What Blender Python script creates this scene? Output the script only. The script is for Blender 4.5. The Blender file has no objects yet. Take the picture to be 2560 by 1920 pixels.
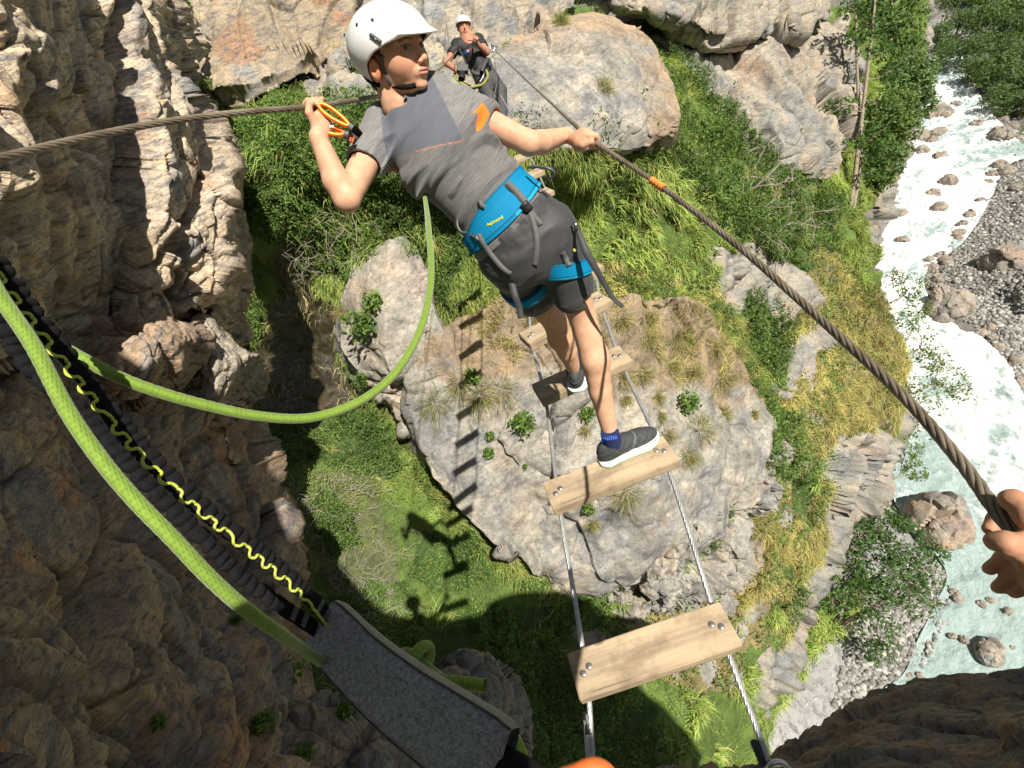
import bpy, bmesh, math, random
import numpy as np
import openvdb
from mathutils import Vector, Matrix
random.seed(7)
RNG = np.random.default_rng(11)
SC = bpy.context.scene
COL = SC.collection
# ---------------------------------------------------------------- camera
PITCH, ROLL, FPX = math.radians(40), math.radians(20), 1250.0
CP, SP, CR, SR = math.cos(PITCH), math.sin(PITCH), math.cos(ROLL), math.sin(ROLL)
_F = np.array([0, CP, -SP]); _U0 = np.array([0, SP, CP]); _R0 = np.array([1.0, 0, 0])
_R = CR * _R0 - SR * _U0
_U = SR * _R0 + CR * _U0
cd = bpy.data.cameras.new('camera'); cam = bpy.data.objects.new('camera', cd); COL.objects.link(cam)
cd.sensor_width = 36; cd.lens = 36 * FPX / 2560; cd.clip_start = 0.02; cd.clip_end = 800
M3 = Matrix(((_R[0], _U[0], -_F[0]), (_R[1], _U[1], -_F[1]), (_R[2], _U[2], -_F[2])))
cam.matrix_world = M3.to_4x4(); SC.camera = cam
CM = np.stack([_R, -_U, _F])          # camera frame (right, down, forward) -> world

def c2w(p): return np.asarray(p, float) @ CM
def cpt(x, y, d): return np.array([(x - 1280) / FPX * d, (y - 960) / FPX * d, d])
def W(x, y, d): return c2w(cpt(x, y, d))
def onz(x, y, z):
    r = W(x, y, 1.0); return r * (z / r[2])
# ---------------------------------------------------------------- light
ANTI = cpt(1040, 1490, 1.0)
SUN = -c2w(ANTI); SUN = SUN / np.linalg.norm(SUN)
sun_el = math.asin(SUN[2]); sun_az = math.atan2(SUN[0], SUN[1])
wd = bpy.data.worlds.new('World'); SC.world = wd; wd.use_nodes = True
nt = wd.node_tree; bg = nt.nodes['Background']
sky = nt.nodes.new('ShaderNodeTexSky'); sky.sky_type = 'NISHITA'; sky.sun_disc = False
sky.sun_elevation = sun_el; sky.sun_rotation = sun_az; sky.altitude = 1500
hs_ = nt.nodes.new('ShaderNodeHueSaturation'); hs_.inputs['Saturation'].default_value = 0.5
nt.links.new(sky.outputs[0], hs_.inputs['Color']); nt.links.new(hs_.outputs[0], bg.inputs[0]); bg.inputs[1].default_value = 0.056
ld = bpy.data.lights.new('sun', 'SUN'); ld.energy = 5.0; ld.angle = math.radians(0.53); ld.color = (1, 0.94, 0.84)
lo = bpy.data.objects.new('sun', ld); COL.objects.link(lo)
lo.rotation_euler = Vector(SUN).to_track_quat('Z', 'Y').to_euler()
SC.view_settings.view_transform = 'Standard'; SC.view_settings.look = 'None'
SC.view_settings.exposure = 0.62; SC.view_settings.gamma = 1
SC.cycles.use_denoising = True
ORD = ['topmost', 'second', 'third', 'fourth', 'fifth', 'sixth', 'seventh', 'eighth', 'ninth', 'tenth', 'eleventh', 'twelfth', 'thirteenth', 'fourteenth', 'fifteenth', 'sixteenth', 'seventeenth']
def ordl(i, n, tail, first='topmost', last='lowest'):
    if i == 0: return first + ' ' + tail
    if i == n - 1: return last + ' ' + tail
    if i <= n // 2: return ORD[i] + ' from the ' + {'topmost': 'top', 'leftmost': 'left', 'nearest': 'near end'}[first] + ', ' + tail
    j = n - 1 - i; return ORD[j] + ' from the ' + {'lowest': 'bottom', 'rightmost': 'right', 'farthest': 'far end'}[last] + ', ' + tail
SC.cycles.max_bounces = 8; SC.cycles.diffuse_bounces = 3; SC.cycles.transparent_max_bounces = 8

# ---------------------------------------------------------------- noise
def _h(x, y, z, s):
    x = x.astype(np.int64) & 0xffffffff; y = y.astype(np.int64) & 0xffffffff; z = z.astype(np.int64) & 0xffffffff
    h = (x * 374761393 + y * 668265263 + z * 2147483647 + s * 1274126177) & 0xffffffff
    h = ((h ^ (h >> 13)) * 1274126177) & 0xffffffff
    h = ((h ^ (h >> 16)) * 2246822519) & 0xffffffff
    h = h ^ (h >> 15)
    return (h & 0xffffff).astype(np.float32) / float(0xffffff)
def vnoise(p, s=0):
    i = np.floor(p); f = (p - i).astype(np.float32); f = f * f * f * (f * (f * 6 - 15) + 10)
    i = i.astype(np.int64); r = 0
    for dx in (0, 1):
        for dy in (0, 1):
            for dz in (0, 1):
                w = (f[:, 0] if dx else 1 - f[:, 0]) * (f[:, 1] if dy else 1 - f[:, 1]) * (f[:, 2] if dz else 1 - f[:, 2])
                r = r + w * _h(i[:, 0] + dx, i[:, 1] + dy, i[:, 2] + dz, s)
    return r * 2 - 1
def fbm(p, o=4, s=0, g=0.5):
    a = 1; r = 0; t = 0
    for k in range(o):
        r = r + a * vnoise(p * (2.03 ** k) + 17.3 * k, s + k); t += a; a *= g
    return r / t
def worley(p, s=0):
    i = np.floor(p).astype(np.int64); N = len(p)
    f1 = np.full(N, 9.0); f2 = np.full(N, 9.0); cc = np.zeros((N, 3)); rr = np.zeros((N, 4))
    for dx in (-1, 0, 1):
        for dy in (-1, 0, 1):
            for dz in (-1, 0, 1):
                a, b, c = i[:, 0] + dx, i[:, 1] + dy, i[:, 2] + dz
                q = np.stack([a + _h(a, b, c, s), b + _h(a, b, c, s + 1), c + _h(a, b, c, s + 2)], 1)
                d = np.linalg.norm(p - q, axis=1)
                m = d < f1
                f2 = np.where(m, f1, np.minimum(f2, d)); f1 = np.where(m, d, f1)
                cc[m] = q[m]
                rr[m] = np.stack([_h(a, b, c, s + 3), _h(a, b, c, s + 4), _h(a, b, c, s + 5), _h(a, b, c, s + 6)], 1)[m]
    return f1, f2, cc, rr
def sstep(a, b, x):
    t = np.clip((x - a) / (b - a), 0, 1); return t * t * (3 - 2 * t)
def facets(p, scale, st=(1, 1, 1), s=0, crack=0.5, rot=None):
    """blocky fractured height: tilted plane per cell with cracks between"""
    q = p if rot is None else p @ rot
    q = q / (scale * np.array(st)); q = q + 0.12 * np.stack([vnoise(q * 1.7, s + 9), vnoise(q * 1.7 + 5, s + 10), vnoise(q * 1.7 + 9, s + 11)], 1)
    f1, f2, c, r = worley(q, s)
    h = (r[:, 3] - 0.5) * 0.9 + np.sum((r[:, :3] - 0.5) * (q - c), 1) * 2.0
    return h - crack * (1 - sstep(0.0, 0.14, f2 - f1))
def rotm(ax, ay, az):
    from mathutils import Euler
    return np.array(Euler((math.radians(ax), math.radians(ay), math.radians(az))).to_matrix())
STR = rotm(25, -35, 20)       # tilt of the rock strata
def rockdisp(p, scale, amp, s=0, st=(1.6, 1.0, 0.5), crack=0.5, fine=1.0):
    h = amp * facets(p, scale, st, s, crack, STR)
    h += amp * 0.30 * fine * facets(p, scale * 0.38, (1.5, 1, 0.7), s + 20, crack, STR)
    h += amp * 0.075 * fine * facets(p, scale * 0.14, (1.5, 1, 0.7), s + 40, crack, STR)
    h += amp * 0.25 * fbm(p / scale * 1.3, 4, s + 60)
    h += amp * 0.03 * fine * fbm(p / scale * 14, 3, s + 70)
    return h

# ---------------------------------------------------------------- mesh helpers
def mesh_from(name, V, Fq, mat=None, parent=None, smooth=True, col=None, loc=None, matidx=None):
    """V (n,3) ; Fq (m,k) int array, k 3 or 4"""
    me = bpy.data.meshes.new(name)
    V = np.asarray(V, np.float32); Fq = np.asarray(Fq, np.int32)
    k = Fq.shape[1]
    me.vertices.add(len(V)); me.vertices.foreach_set('co', V.ravel())
    me.loops.add(Fq.size); me.loops.foreach_set('vertex_index', Fq.ravel())
    me.polygons.add(len(Fq)); me.polygons.foreach_set('loop_start', np.arange(0, Fq.size, k, dtype=np.int32))
    me.polygons.foreach_set('loop_total', np.full(len(Fq), k, np.int32))
    if smooth: me.polygons.foreach_set('use_smooth', np.ones(len(Fq), bool))
    me.update(calc_edges=True)
    if col is not None:
        a = me.color_attributes.new('Col', 'FLOAT_COLOR', 'POINT')
        c = np.ones((len(V), 4), np.float32); c[:, :col.shape[1]] = col
        a.data.foreach_set('color', c.ravel())
    if mat is not None:
        for m in (mat if isinstance(mat, (list, tuple)) else [mat]): me.materials.append(m)
    if matidx is not None: me.polygons.foreach_set('material_index', np.asarray(matidx, np.int32))
    o = bpy.data.objects.new(name, me); COL.objects.link(o)
    if parent is not None: o.parent = parent
    return o
def tag(o, label=None, cat=None, group=None, kind=None):
    if label: o['label'] = label
    if cat: o['category'] = cat
    if group: o['group'] = group
    if kind: o['kind'] = kind
    return o
def empty(name, loc=(0, 0, 0)):
    o = bpy.data.objects.new(name, None); COL.objects.link(o); o.location = loc; o.empty_display_size = 0.05
    return o
def reloc(o, loc):
    """move the origin of a world-space mesh object to loc"""
    loc = Vector(loc); o.data.transform(Matrix.Translation(-loc)); o.location = loc
def adopt(o, par):
    """parent world-space o under par keeping it in place"""
    o.parent = par; o.matrix_parent_inverse = Matrix.Translation(par.location).inverted() if par.parent is None else par.matrix_world.inverted()
def base(name, label, cat, parts, loc=None, group=None):
    if loc is None:
        loc = np.mean([np.array(v.co) for v in parts[0].data.vertices[:200]], axis=0)
    e = empty(name, tuple(loc)); tag(e, label, cat, group)
    for p in parts: adopt(p, e)
    return e
def catmull(P, n):
    """P (k,c) -> n samples, parameter by chord length"""
    P = np.asarray(P, float); k = len(P)
    if k == 2:
        t = np.linspace(0, 1, n)[:, None]; return P[0] * (1 - t) + P[1] * t
    d = np.r_[0, np.cumsum(np.maximum(1e-6, np.linalg.norm(np.diff(P, axis=0), axis=1)))]
    t = np.linspace(0, d[-1], n); i = np.clip(np.searchsorted(d, t, 'right') - 1, 0, k - 2)
    m = np.zeros_like(P)
    m[1:-1] = (P[2:] - P[:-2]) / (d[2:] - d[:-2])[:, None]
    m[0] = (P[1] - P[0]) / (d[1] - d[0]); m[-1] = (P[-1] - P[-2]) / (d[-1] - d[-2])
    h = (d[i + 1] - d[i])[:, None]; u = ((t - d[i])[:, None]) / h
    return ((2 * u**3 - 3 * u**2 + 1) * P[i] + (u**3 - 2 * u**2 + u) * h * m[i] + (-2 * u**3 + 3 * u**2) * P[i + 1] + (u**3 - u**2) * h * m[i + 1])
def catmull_rows(A, n):
    """A (r,nu,c) -> (n,nu,c), uniform"""
    r = len(A); t = np.linspace(0, r - 1, n); i = np.clip(t.astype(int), 0, r - 2); u = (t - i)[:, None, None]
    m = np.zeros_like(A); m[1:-1] = (A[2:] - A[:-2]) / 2; m[0] = A[1] - A[0]; m[-1] = A[-1] - A[-2]
    return ((2 * u**3 - 3 * u**2 + 1) * A[i] + (u**3 - 2 * u**2 + u) * m[i] + (-2 * u**3 + 3 * u**2) * A[i + 1] + (u**3 - u**2) * m[i + 1])
def gridfaces(nv, nu):
    a = np.arange(nv * nu).reshape(nv, nu)
    return np.stack([a[:-1, :-1], a[1:, :-1], a[1:, 1:], a[:-1, 1:]], -1).reshape(-1, 4)
def gnormals(P):
    du = np.gradient(P, axis=1); dv = np.gradient(P, axis=0)
    n = np.cross(dv, du); n /= np.linalg.norm(n, axis=2, keepdims=True) + 1e-9
    return n
class Patch: pass
def patch(rows, nu, nv, skirt=None):
    """rows: lists of (px,py,depth). skirt: dict side->(vec, length, k). normals face the camera"""
    A = np.stack([catmull(r, nu) for r in rows]); A = catmull_rows(A, nv)
    P = np.stack([(A[..., 0] - 1280) / FPX * A[..., 2], (A[..., 1] - 960) / FPX * A[..., 2], A[..., 2]], -1) @ CM
    px = A[..., :2].copy()
    for side, (vec, L, k) in (skirt or {}).items():
        vec0 = vec
        if vec is not None: vec = np.asarray(vec, float); vec = vec / np.linalg.norm(vec)
        js = np.arange(1, k + 1)
        if side in 'LR':
            e = P[:, :1] if side == 'L' else P[:, -1:]; ep = px[:, :1] if side == 'L' else px[:, -1:]
            if vec0 is None: vec = e / np.linalg.norm(e, axis=2, keepdims=True) + np.array([0, 0, -0.25])
            j = (js / k)[None, :, None]; X = e + vec * L * j ** 1.3; Y = np.repeat(ep, k, 1)
            if side == 'L': P = np.concatenate([X[:, ::-1], P], 1); px = np.concatenate([Y, px], 1)
            else: P = np.concatenate([P, X], 1); px = np.concatenate([px, Y], 1)
        else:
            e = P[:1] if side == 'T' else P[-1:]; ep = px[:1] if side == 'T' else px[-1:]
            if vec0 is None: vec = e / np.linalg.norm(e, axis=2, keepdims=True) + np.array([0, 0, -0.25])
            j = (js / k)[:, None, None]; X = e + vec * L * j ** 1.3; Y = np.repeat(ep, k, 0)
            if side == 'T': P = np.concatenate([X[::-1], P], 0); px = np.concatenate([Y, px], 0)
            else: P = np.concatenate([P, X], 0); px = np.concatenate([px, Y], 0)
    o = Patch(); o.P = P; o.px = px
    n = gnormals(P)
    # orient: most normals face camera (origin)
    if np.sum(n * -P) < 0: n = -n; o.flip = True
    else: o.flip = False
    for _ in range(3):   # smooth normals
        n[1:-1, 1:-1] = (n[:-2, 1:-1] + n[2:, 1:-1] + n[1:-1, :-2] + n[1:-1, 2:] + n[1:-1, 1:-1]) / 5
    n /= np.linalg.norm(n, axis=2, keepdims=True) + 1e-9
    o.N = n
    return o
def pmesh(name, o, mat, col, smooth=False):
    nv, nu = o.P.shape[:2]; f = gridfaces(nv, nu)
    if o.flip: f = f[:, ::-1]
    return mesh_from(name, o.P.reshape(-1, 3), f, mat, None, smooth, col)
def inpoly(px, poly):
    x, y = px[..., 0], px[..., 1]; r = np.zeros(x.shape, bool); n = len(poly); j = n - 1
    for i in range(n):
        xi, yi = poly[i][:2]; xj, yj = poly[j][:2]
        c = ((yi > y) != (yj > y)) & (x < (xj - xi) * (y - yi) / ((yj - yi) + 1e-12) + xi)
        r ^= c; j = i
    return r
def tube(path, r, n=10, closed=False, twist=None):
    """path (k,3), r scalar or (k,) -> V,F"""
    P = np.asarray(path, float); k = len(P); r = np.broadcast_to(np.asarray(r, float), (k,))
    T = np.gradient(P, axis=0); T /= np.linalg.norm(T, axis=1, keepdims=True) + 1e-9
    a = np.array([0, 0, 1.0]) if abs(T[0][2]) < 0.9 else np.array([1.0, 0, 0])
    N = np.zeros_like(P); N[0] = np.cross(T[0], a); N[0] /= np.linalg.norm(N[0])
    for i in range(1, k):
        v = N[i - 1] - T[i] * np.dot(N[i - 1], T[i]); N[i] = v / (np.linalg.norm(v) + 1e-9)
    B = np.cross(T, N); th = np.linspace(0, 2 * np.pi, n, endpoint=False)
    V = (P[:, None] + r[:, None, None] * (np.cos(th)[None, :, None] * N[:, None] + np.sin(th)[None, :, None] * B[:, None]))
    a = np.arange(k * n).reshape(k, n); b = np.roll(a, -1, 1)
    F = np.stack([a[:-1], b[:-1], b[1:], a[1:]], -1).reshape(-1, 4)
    V = V.reshape(-1, 3)
    V = np.r_[V, P[:1], P[-1:]]; c0, c1 = len(V) - 2, len(V) - 1
    F = np.r_[F, np.stack([np.full(n, c0), b[0], a[0], a[0]], 1)[:, [0, 1, 2, 0]], np.stack([np.full(n, c1), a[-1], b[-1], np.full(n, c1)], 1)]
    return V, F, (P, N, B, T)
def fixquads(F):
    return F
def join(parts):
    Vs, Fs, o = [], [], 0
    for V, F in parts:
        Vs.append(V); Fs.append(np.asarray(F) + o); o += len(V)
    return np.concatenate(Vs), np.concatenate(Fs)
def tubes_obj(name, paths, mat, parent=None, n=8):
    """paths: list of (path, r)"""
    parts = []
    for p, r in paths:
        V, F, _ = tube(p, r, n); k = len(p)
        parts.append((V, F))
    V, F = join(parts)
    o = mesh_from(name, V, F, mat, parent, True)
    o.data.validate()
    return o

# ---------------------------------------------------------------- materials
def newmat(name):
    m = bpy.data.materials.new(name); m.use_nodes = True
    return m, m.node_tree, m.node_tree.nodes['Principled BSDF']
def nd(nt, t, **kw):
    n = nt.nodes.new(t)
    for k, v in kw.items():
        if k.startswith('i_'):
            key = k[2:]; key = int(key) if key.isdigit() else key
            n.inputs[key].default_value = v
        else: setattr(n, k, v)
    return n
def ramp(nt, src, stops, interp='LINEAR'):
    r = nt.nodes.new('ShaderNodeValToRGB'); r.color_ramp.interpolation = interp
    e = r.color_ramp.elements
    while len(e) < len(stops): e.new(0.5)
    for k, (p, c) in enumerate(stops):
        e[k].position = p; e[k].color = (c, c, c, 1) if np.isscalar(c) else (*c, 1)
    nt.links.new(src, r.inputs[0]); return r.outputs[0]
def mixc(nt, a, b, fac, mode='MIX'):
    m = nt.nodes.new('ShaderNodeMix'); m.data_type = 'RGBA'; m.blend_type = mode
    for s, v in ((6, a), (7, b), (0, fac)):
        if isinstance(v, (int, float)): m.inputs[s].default_value = v if s == 0 else (v, v, v, 1)
        elif isinstance(v, tuple): m.inputs[s].default_value = (*v, 1)
        else: nt.links.new(v, m.inputs[s])
    return m.outputs[2]
def bump(nt, bs, h, strength, dist, prev=None):
    b = nd(nt, 'ShaderNodeBump'); b.inputs['Strength'].default_value = strength; b.inputs['Distance'].default_value = dist
    nt.links.new(h, b.inputs['Height'])
    if prev: nt.links.new(prev, b.inputs['Normal'])
    nt.links.new(b.outputs[0], bs.inputs['Normal']); return b.outputs[0]
def objco(nt, scale=(1, 1, 1), rot=(0, 0, 0), kind='Object'):
    tc = nd(nt, 'ShaderNodeTexCoord'); mp = nd(nt, 'ShaderNodeMapping')
    mp.inputs['Scale'].default_value = scale; mp.inputs['Rotation'].default_value = rot
    nt.links.new(tc.outputs[kind], mp.inputs[0]); return mp.outputs[0]
def noise(nt, co, sc, det=4, rough=0.55, out=0):
    n = nd(nt, 'ShaderNodeTexNoise'); n.inputs['Scale'].default_value = sc; n.inputs['Detail'].default_value = det; n.inputs['Roughness'].default_value = rough
    nt.links.new(co, n.inputs['Vector']); return n.outputs[out]
def plain(name, col, rough=0.6, metal=0.0, var=0.15, sc=30, bumpd=0.0, spec=0.5, coat=0.0):
    m, nt, bs = newmat(name); co = objco(nt)
    f = noise(nt, co, sc, 5)
    c = mixc(nt, tuple(x * (1 - var) for x in col), tuple(min(1, x * (1 + var)) for x in col), f)
    nt.links.new(c, bs.inputs['Base Color']); bs.inputs['Roughness'].default_value = rough; bs.inputs['Metallic'].default_value = metal
    bs.inputs['Specular IOR Level'].default_value = spec; bs.inputs['Coat Weight'].default_value = coat
    if bumpd: bump(nt, bs, noise(nt, co, sc * 2, 4), 0.6, bumpd)
    return m
def vcmat(name, rough=0.7, var=0.12, sc=60, bumpd=0.0, spec=0.4, sss=0.0, trans=0.0):
    """vertex-colour material with small variation"""
    m, nt, bs = newmat(name); co = objco(nt)
    at = nd(nt, 'ShaderNodeVertexColor'); at.layer_name = 'Col'
    f = noise(nt, co, sc, 4)
    g = ramp(nt, f, [(0.3, 1 - var), (0.7, 1 + var)])
    c = mixc(nt, at.outputs[0], g, 1.0, 'MULTIPLY')
    nt.links.new(c, bs.inputs['Base Color']); bs.inputs['Roughness'].default_value = rough
    bs.inputs['Specular IOR Level'].default_value = spec
    if sss:
        bs.inputs['Subsurface Weight'].default_value = sss; bs.inputs['Subsurface Scale'].default_value = 0.006
        bs.inputs['Subsurface Radius'].default_value = (1, 0.35, 0.2)
    if bumpd: bump(nt, bs, f, 0.7, bumpd)
    return m
def rockmat(name, sc=1.0, speck=0.3, streak=0.5, bumpd=0.02, stc=(0.16, 0.15, 0.15)):
    m, nt, bs = newmat(name)
    co = objco(nt); cs = objco(nt, (1.0, 1.0, 5.0), (math.radians(25), math.radians(-35), math.radians(20)))
    at = nd(nt, 'ShaderNodeVertexColor'); at.layer_name = 'Col'
    n1 = noise(nt, co, 1.7 * sc, 8, 0.62); n2 = noise(nt, cs, 3.2 * sc, 8, 0.65); n3 = noise(nt, co, 16 * sc, 8, 0.7)
    c = mixc(nt, at.outputs[0], ramp(nt, n1, [(0.3, (0.62, 0.64, 0.68)), (0.5, (1, 1, 1)), (0.72, (1.25, 1.14, 0.98))]), 1.0, 'MULTIPLY')
    c = mixc(nt, c, stc, mixc(nt, 0.0, streak, ramp(nt, n2, [(0.5, 0.0), (0.62, 1.0)])))
    c = mixc(nt, c, ramp(nt, n3, [(0.25, 0.62), (0.5, 1.0), (0.8, 1.35)]), 1.0, 'MULTIPLY')
    v = nd(nt, 'ShaderNodeTexVoronoi'); v.inputs['Scale'].default_value = 22 * sc; v.inputs['Detail'].default_value = 2; nt.links.new(co, v.inputs['Vector'])
    sp = ramp(nt, v.outputs['Distance'], [(0.10, 1.0), (0.24, 0.0)])
    sp = mixc(nt, 0.0, sp, ramp(nt, noise(nt, co, 2.6 * sc, 4), [(0.42, 0.0), (0.6, speck)]))
    c = mixc(nt, c, (0.46, 0.43, 0.37), sp)
    # thin cracks
    vc = nd(nt, 'ShaderNodeTexVoronoi', feature='DISTANCE_TO_EDGE'); vc.inputs['Scale'].default_value = 2.6 * sc
    wv = nd(nt, 'ShaderNodeVectorMath', operation='ADD'); nn = nd(nt, 'ShaderNodeTexNoise'); nn.inputs['Scale'].default_value = 4 * sc; nn.inputs['Detail'].default_value = 5
    nt.links.new(cs, nn.inputs['Vector']); nt.links.new(cs, wv.inputs[0]); nt.links.new(nn.outputs['Color'], wv.inputs[1]); nt.links.new(wv.outputs[0], vc.inputs['Vector'])
    cr = ramp(nt, vc.outputs['Distance'], [(0.0, 0.45), (0.025, 1.0)])
    c = mixc(nt, c, cr, 0.8, 'MULTIPLY')
    nt.links.new(c, bs.inputs['Base Color']); bs.inputs['Roughness'].default_value = 0.85; bs.inputs['Specular IOR Level'].default_value = 0.3
    h = mixc(nt, n3, n2, 0.5); h = mixc(nt, h, cr, 0.35)
    bump(nt, bs, h, 0.9, bumpd)
    return m
def leafmat(name, rough=0.5, trans=0.35):
    m, nt, bs = newmat(name)
    at = nd(nt, 'ShaderNodeVertexColor'); at.layer_name = 'Col'
    nt.links.new(at.outputs[0], bs.inputs['Base Color']); bs.inputs['Roughness'].default_value = rough
    bs.inputs['Specular IOR Level'].default_value = 0.25
    tr = nd(nt, 'ShaderNodeBsdfTranslucent'); mx = nd(nt, 'ShaderNodeMixShader'); mx.inputs[0].default_value = trans
    c2 = mixc(nt, at.outputs[0], (1.25, 1.3, 0.5), 1.0, 'MULTIPLY'); nt.links.new(c2, tr.inputs[0])
    out = nt.nodes['Material Output']
    nt.links.new(bs.outputs[0], mx.inputs[1]); nt.links.new(tr.outputs[0], mx.inputs[2]); nt.links.new(mx.outputs[0], out.inputs[0])
    return m
# ================================================================ terrain
AWAY = np.array([0.15, 0.75, -0.6])
M_ROCK = rockmat('grey_rock', 1.0, 0.55, 0.35, 0.02)
M_TAN = rockmat('tan_rock', 1.6, 0.1, 0.75, 0.02, (0.13, 0.135, 0.15))
M_SOIL = rockmat('soil_rock', 1.2, 0.3, 0.15, 0.02, (0.10, 0.08, 0.06))
M_LEAF = leafmat('leaf')
M_BLADE = leafmat('blade', 0.45, 0.3)
C_GREY = np.array([0.31, 0.29, 0.25]); C_TAN = np.array([0.34, 0.27, 0.19]); C_SOIL = np.array([0.17, 0.135, 0.09]); C_DARK = np.array([0.15, 0.15, 0.155])
C_BLUE = np.array([0.19, 0.20, 0.205]); C_RUST = np.array([0.36, 0.19, 0.10]); C_GREEN = np.array([0.07, 0.10, 0.03])
def rockcol(P, s=0, a=C_TAN, b=C_BLUE, k=0.35, rust=0.12, scale=1.0):
    q = P.reshape(-1, 3)
    n1 = fbm(q * 1.1 * scale, 4, s + 1); n2 = fbm((q @ STR) * np.array([1.2, 1.2, 4]) * scale, 4, s + 5); n3 = fbm(q * 1.6 * scale + 40, 4, s + 9)
    w = sstep(0.0, 0.25, n2 + 0.5 * n1 - 0.3 + k)[:, None]
    c = a * (1 - w * 0.75) + b * w * 0.75
    r = (sstep(0.18, 0.4, n3)[:, None]) * rust * 3
    c = c * (1 - r) + C_RUST * r
    return c * (1 + 0.25 * n1[:, None])
def rockpatch(name, label, rows, nu, nv, skirt, scale, amp, s=0, mat=None, colf=None, st=(1.6, 1, 0.5), crack=0.5, fine=1.0, cat='rock', group=None, struct=False, post=None, edge_n=1.0):
    o = patch(rows, nu, nv, skirt)
    sh = o.P.shape; q_ = o.P.reshape(-1, 3) / scale
    o.P = o.P + (np.stack([fbm(q_ * 1.1 + 3 * j, 4, s + 80 + j) for j in range(3)], 1) * amp * edge_n).reshape(o.P.shape)
    h = rockdisp(o.P.reshape(-1, 3), scale, amp, s, st, crack, fine).reshape(sh[:2])
    o.P = o.P + o.N * h[..., None]
    if post: post(o)
    o.N2 = gnormals(o.P) * (-1 if o.flip else 1)
    col = (colf or rockcol)(o.P) if colf is None else colf(o.P)
    ob = pmesh(name, o, mat or M_TAN, col)
    reloc(ob, o.P[sh[0] // 2, sh[1] // 2])
    if struct: tag(ob, kind='structure')
    else: tag(ob, label, cat, group)
    return o
def mkskirt(L=3.0, k=14, d=None, sides='LRTB'):
    return {s: (d, L, k) for s in sides}

# --- main slope of the gorge -------------------------------------------------
MR = [
 [(380,100,11),(700,60,11.5),(1000,30,11.5),(1300,0,12.5),(1600,60,16),(1800,100,20),(2000,40,24),(2200,0,31),(2330,-20,38)],
 [(380,262,8.6),(560,262,8.5),(800,190,8.5),(1000,200,8.6),(1240,200,8.6),(1500,230,10),(1720,280,13),(1900,320,16.5),(2100,250,20),(2290,230,25)],
 [(400,400,7.9),(650,390,7.8),(900,380,8),(1240,370,7.6),(1480,380,7.95),(1700,420,10.1),(1900,430,13.5),(2080,420,17),(2200,450,20)],
 [(420,560,8.3),(650,560,8.6),(900,540,8.7),(1200,530,9),(1500,540,9.2),(1700,560,10.5),(1900,580,13),(2050,580,15.5),(2165,590,17)],
 [(430,760,10),(600,760,10.2),(780,760,10.0),(1000,740,9.5),(1250,740,9.3),(1500,730,9.5),(1750,740,11),(1950,740,13.5),(2100,740,15.5),(2215,720,16.5)],
 [(450,950,10.6),(650,950,10.8),(820,950,10.6),(1000,930,10),(1300,930,9.9),(1550,930,9.6),(1800,930,11.0),(1980,930,13),(2150,930,15),(2262,900,16.5)],
 [(450,1150,9.8),(650,1130,9.8),(850,1130,9.9),(1100,1130,10.1),(1350,1130,9.9),(1600,1130,9.6),(1850,1130,11.0),(2000,1130,12.8),(2150,1130,14.5),(2250,1120,16)],
 [(500,1350,8.3),(700,1340,8.4),(950,1340,8.9),(1200,1340,9.4),(1450,1350,9.5),(1700,1340,10.2),(1850,1320,11.5),(1980,1300,12.8),(2080,1290,14),(2150,1270,15.5)],
 [(500,1520,7.3),(750,1520,7.8),(1000,1520,8.6),(1250,1500,9.4),(1500,1490,10.0),(1700,1480,10.8),(1850,1460,12),(1950,1440,13),(2010,1430,14),(2060,1430,15.5)],
 [(500,1700,6),(800,1700,6.6),(1050,1700,7.5),(1300,1700,8.5),(1500,1680,9.5),(1700,1650,10.8),(1850,1620,12.2),(1920,1600,13.2),(1965,1590,14.5),(2000,1580,16)],
 [(500,1900,5),(850,1900,5.6),(1100,1900,6.5),(1350,1900,7.6),(1600,1880,9),(1750,1840,10.5),(1830,1800,12),(1880,1780,13.5),(1920,1770,15),(1950,1760,17)],
 [(500,2250,4),(900,2250,4.5),(1200,2200,5.5),(1450,2200,7),(1600,2150,8.5),(1700,2100,10),(1780,2060,12),(1830,2030,13.5),(1870,2010,15),(1900,2000,17)],
]
GR, LF, DR, RK, WT, SO, BR = 1, 2, 3, 4, 5, 6, 7
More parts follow.
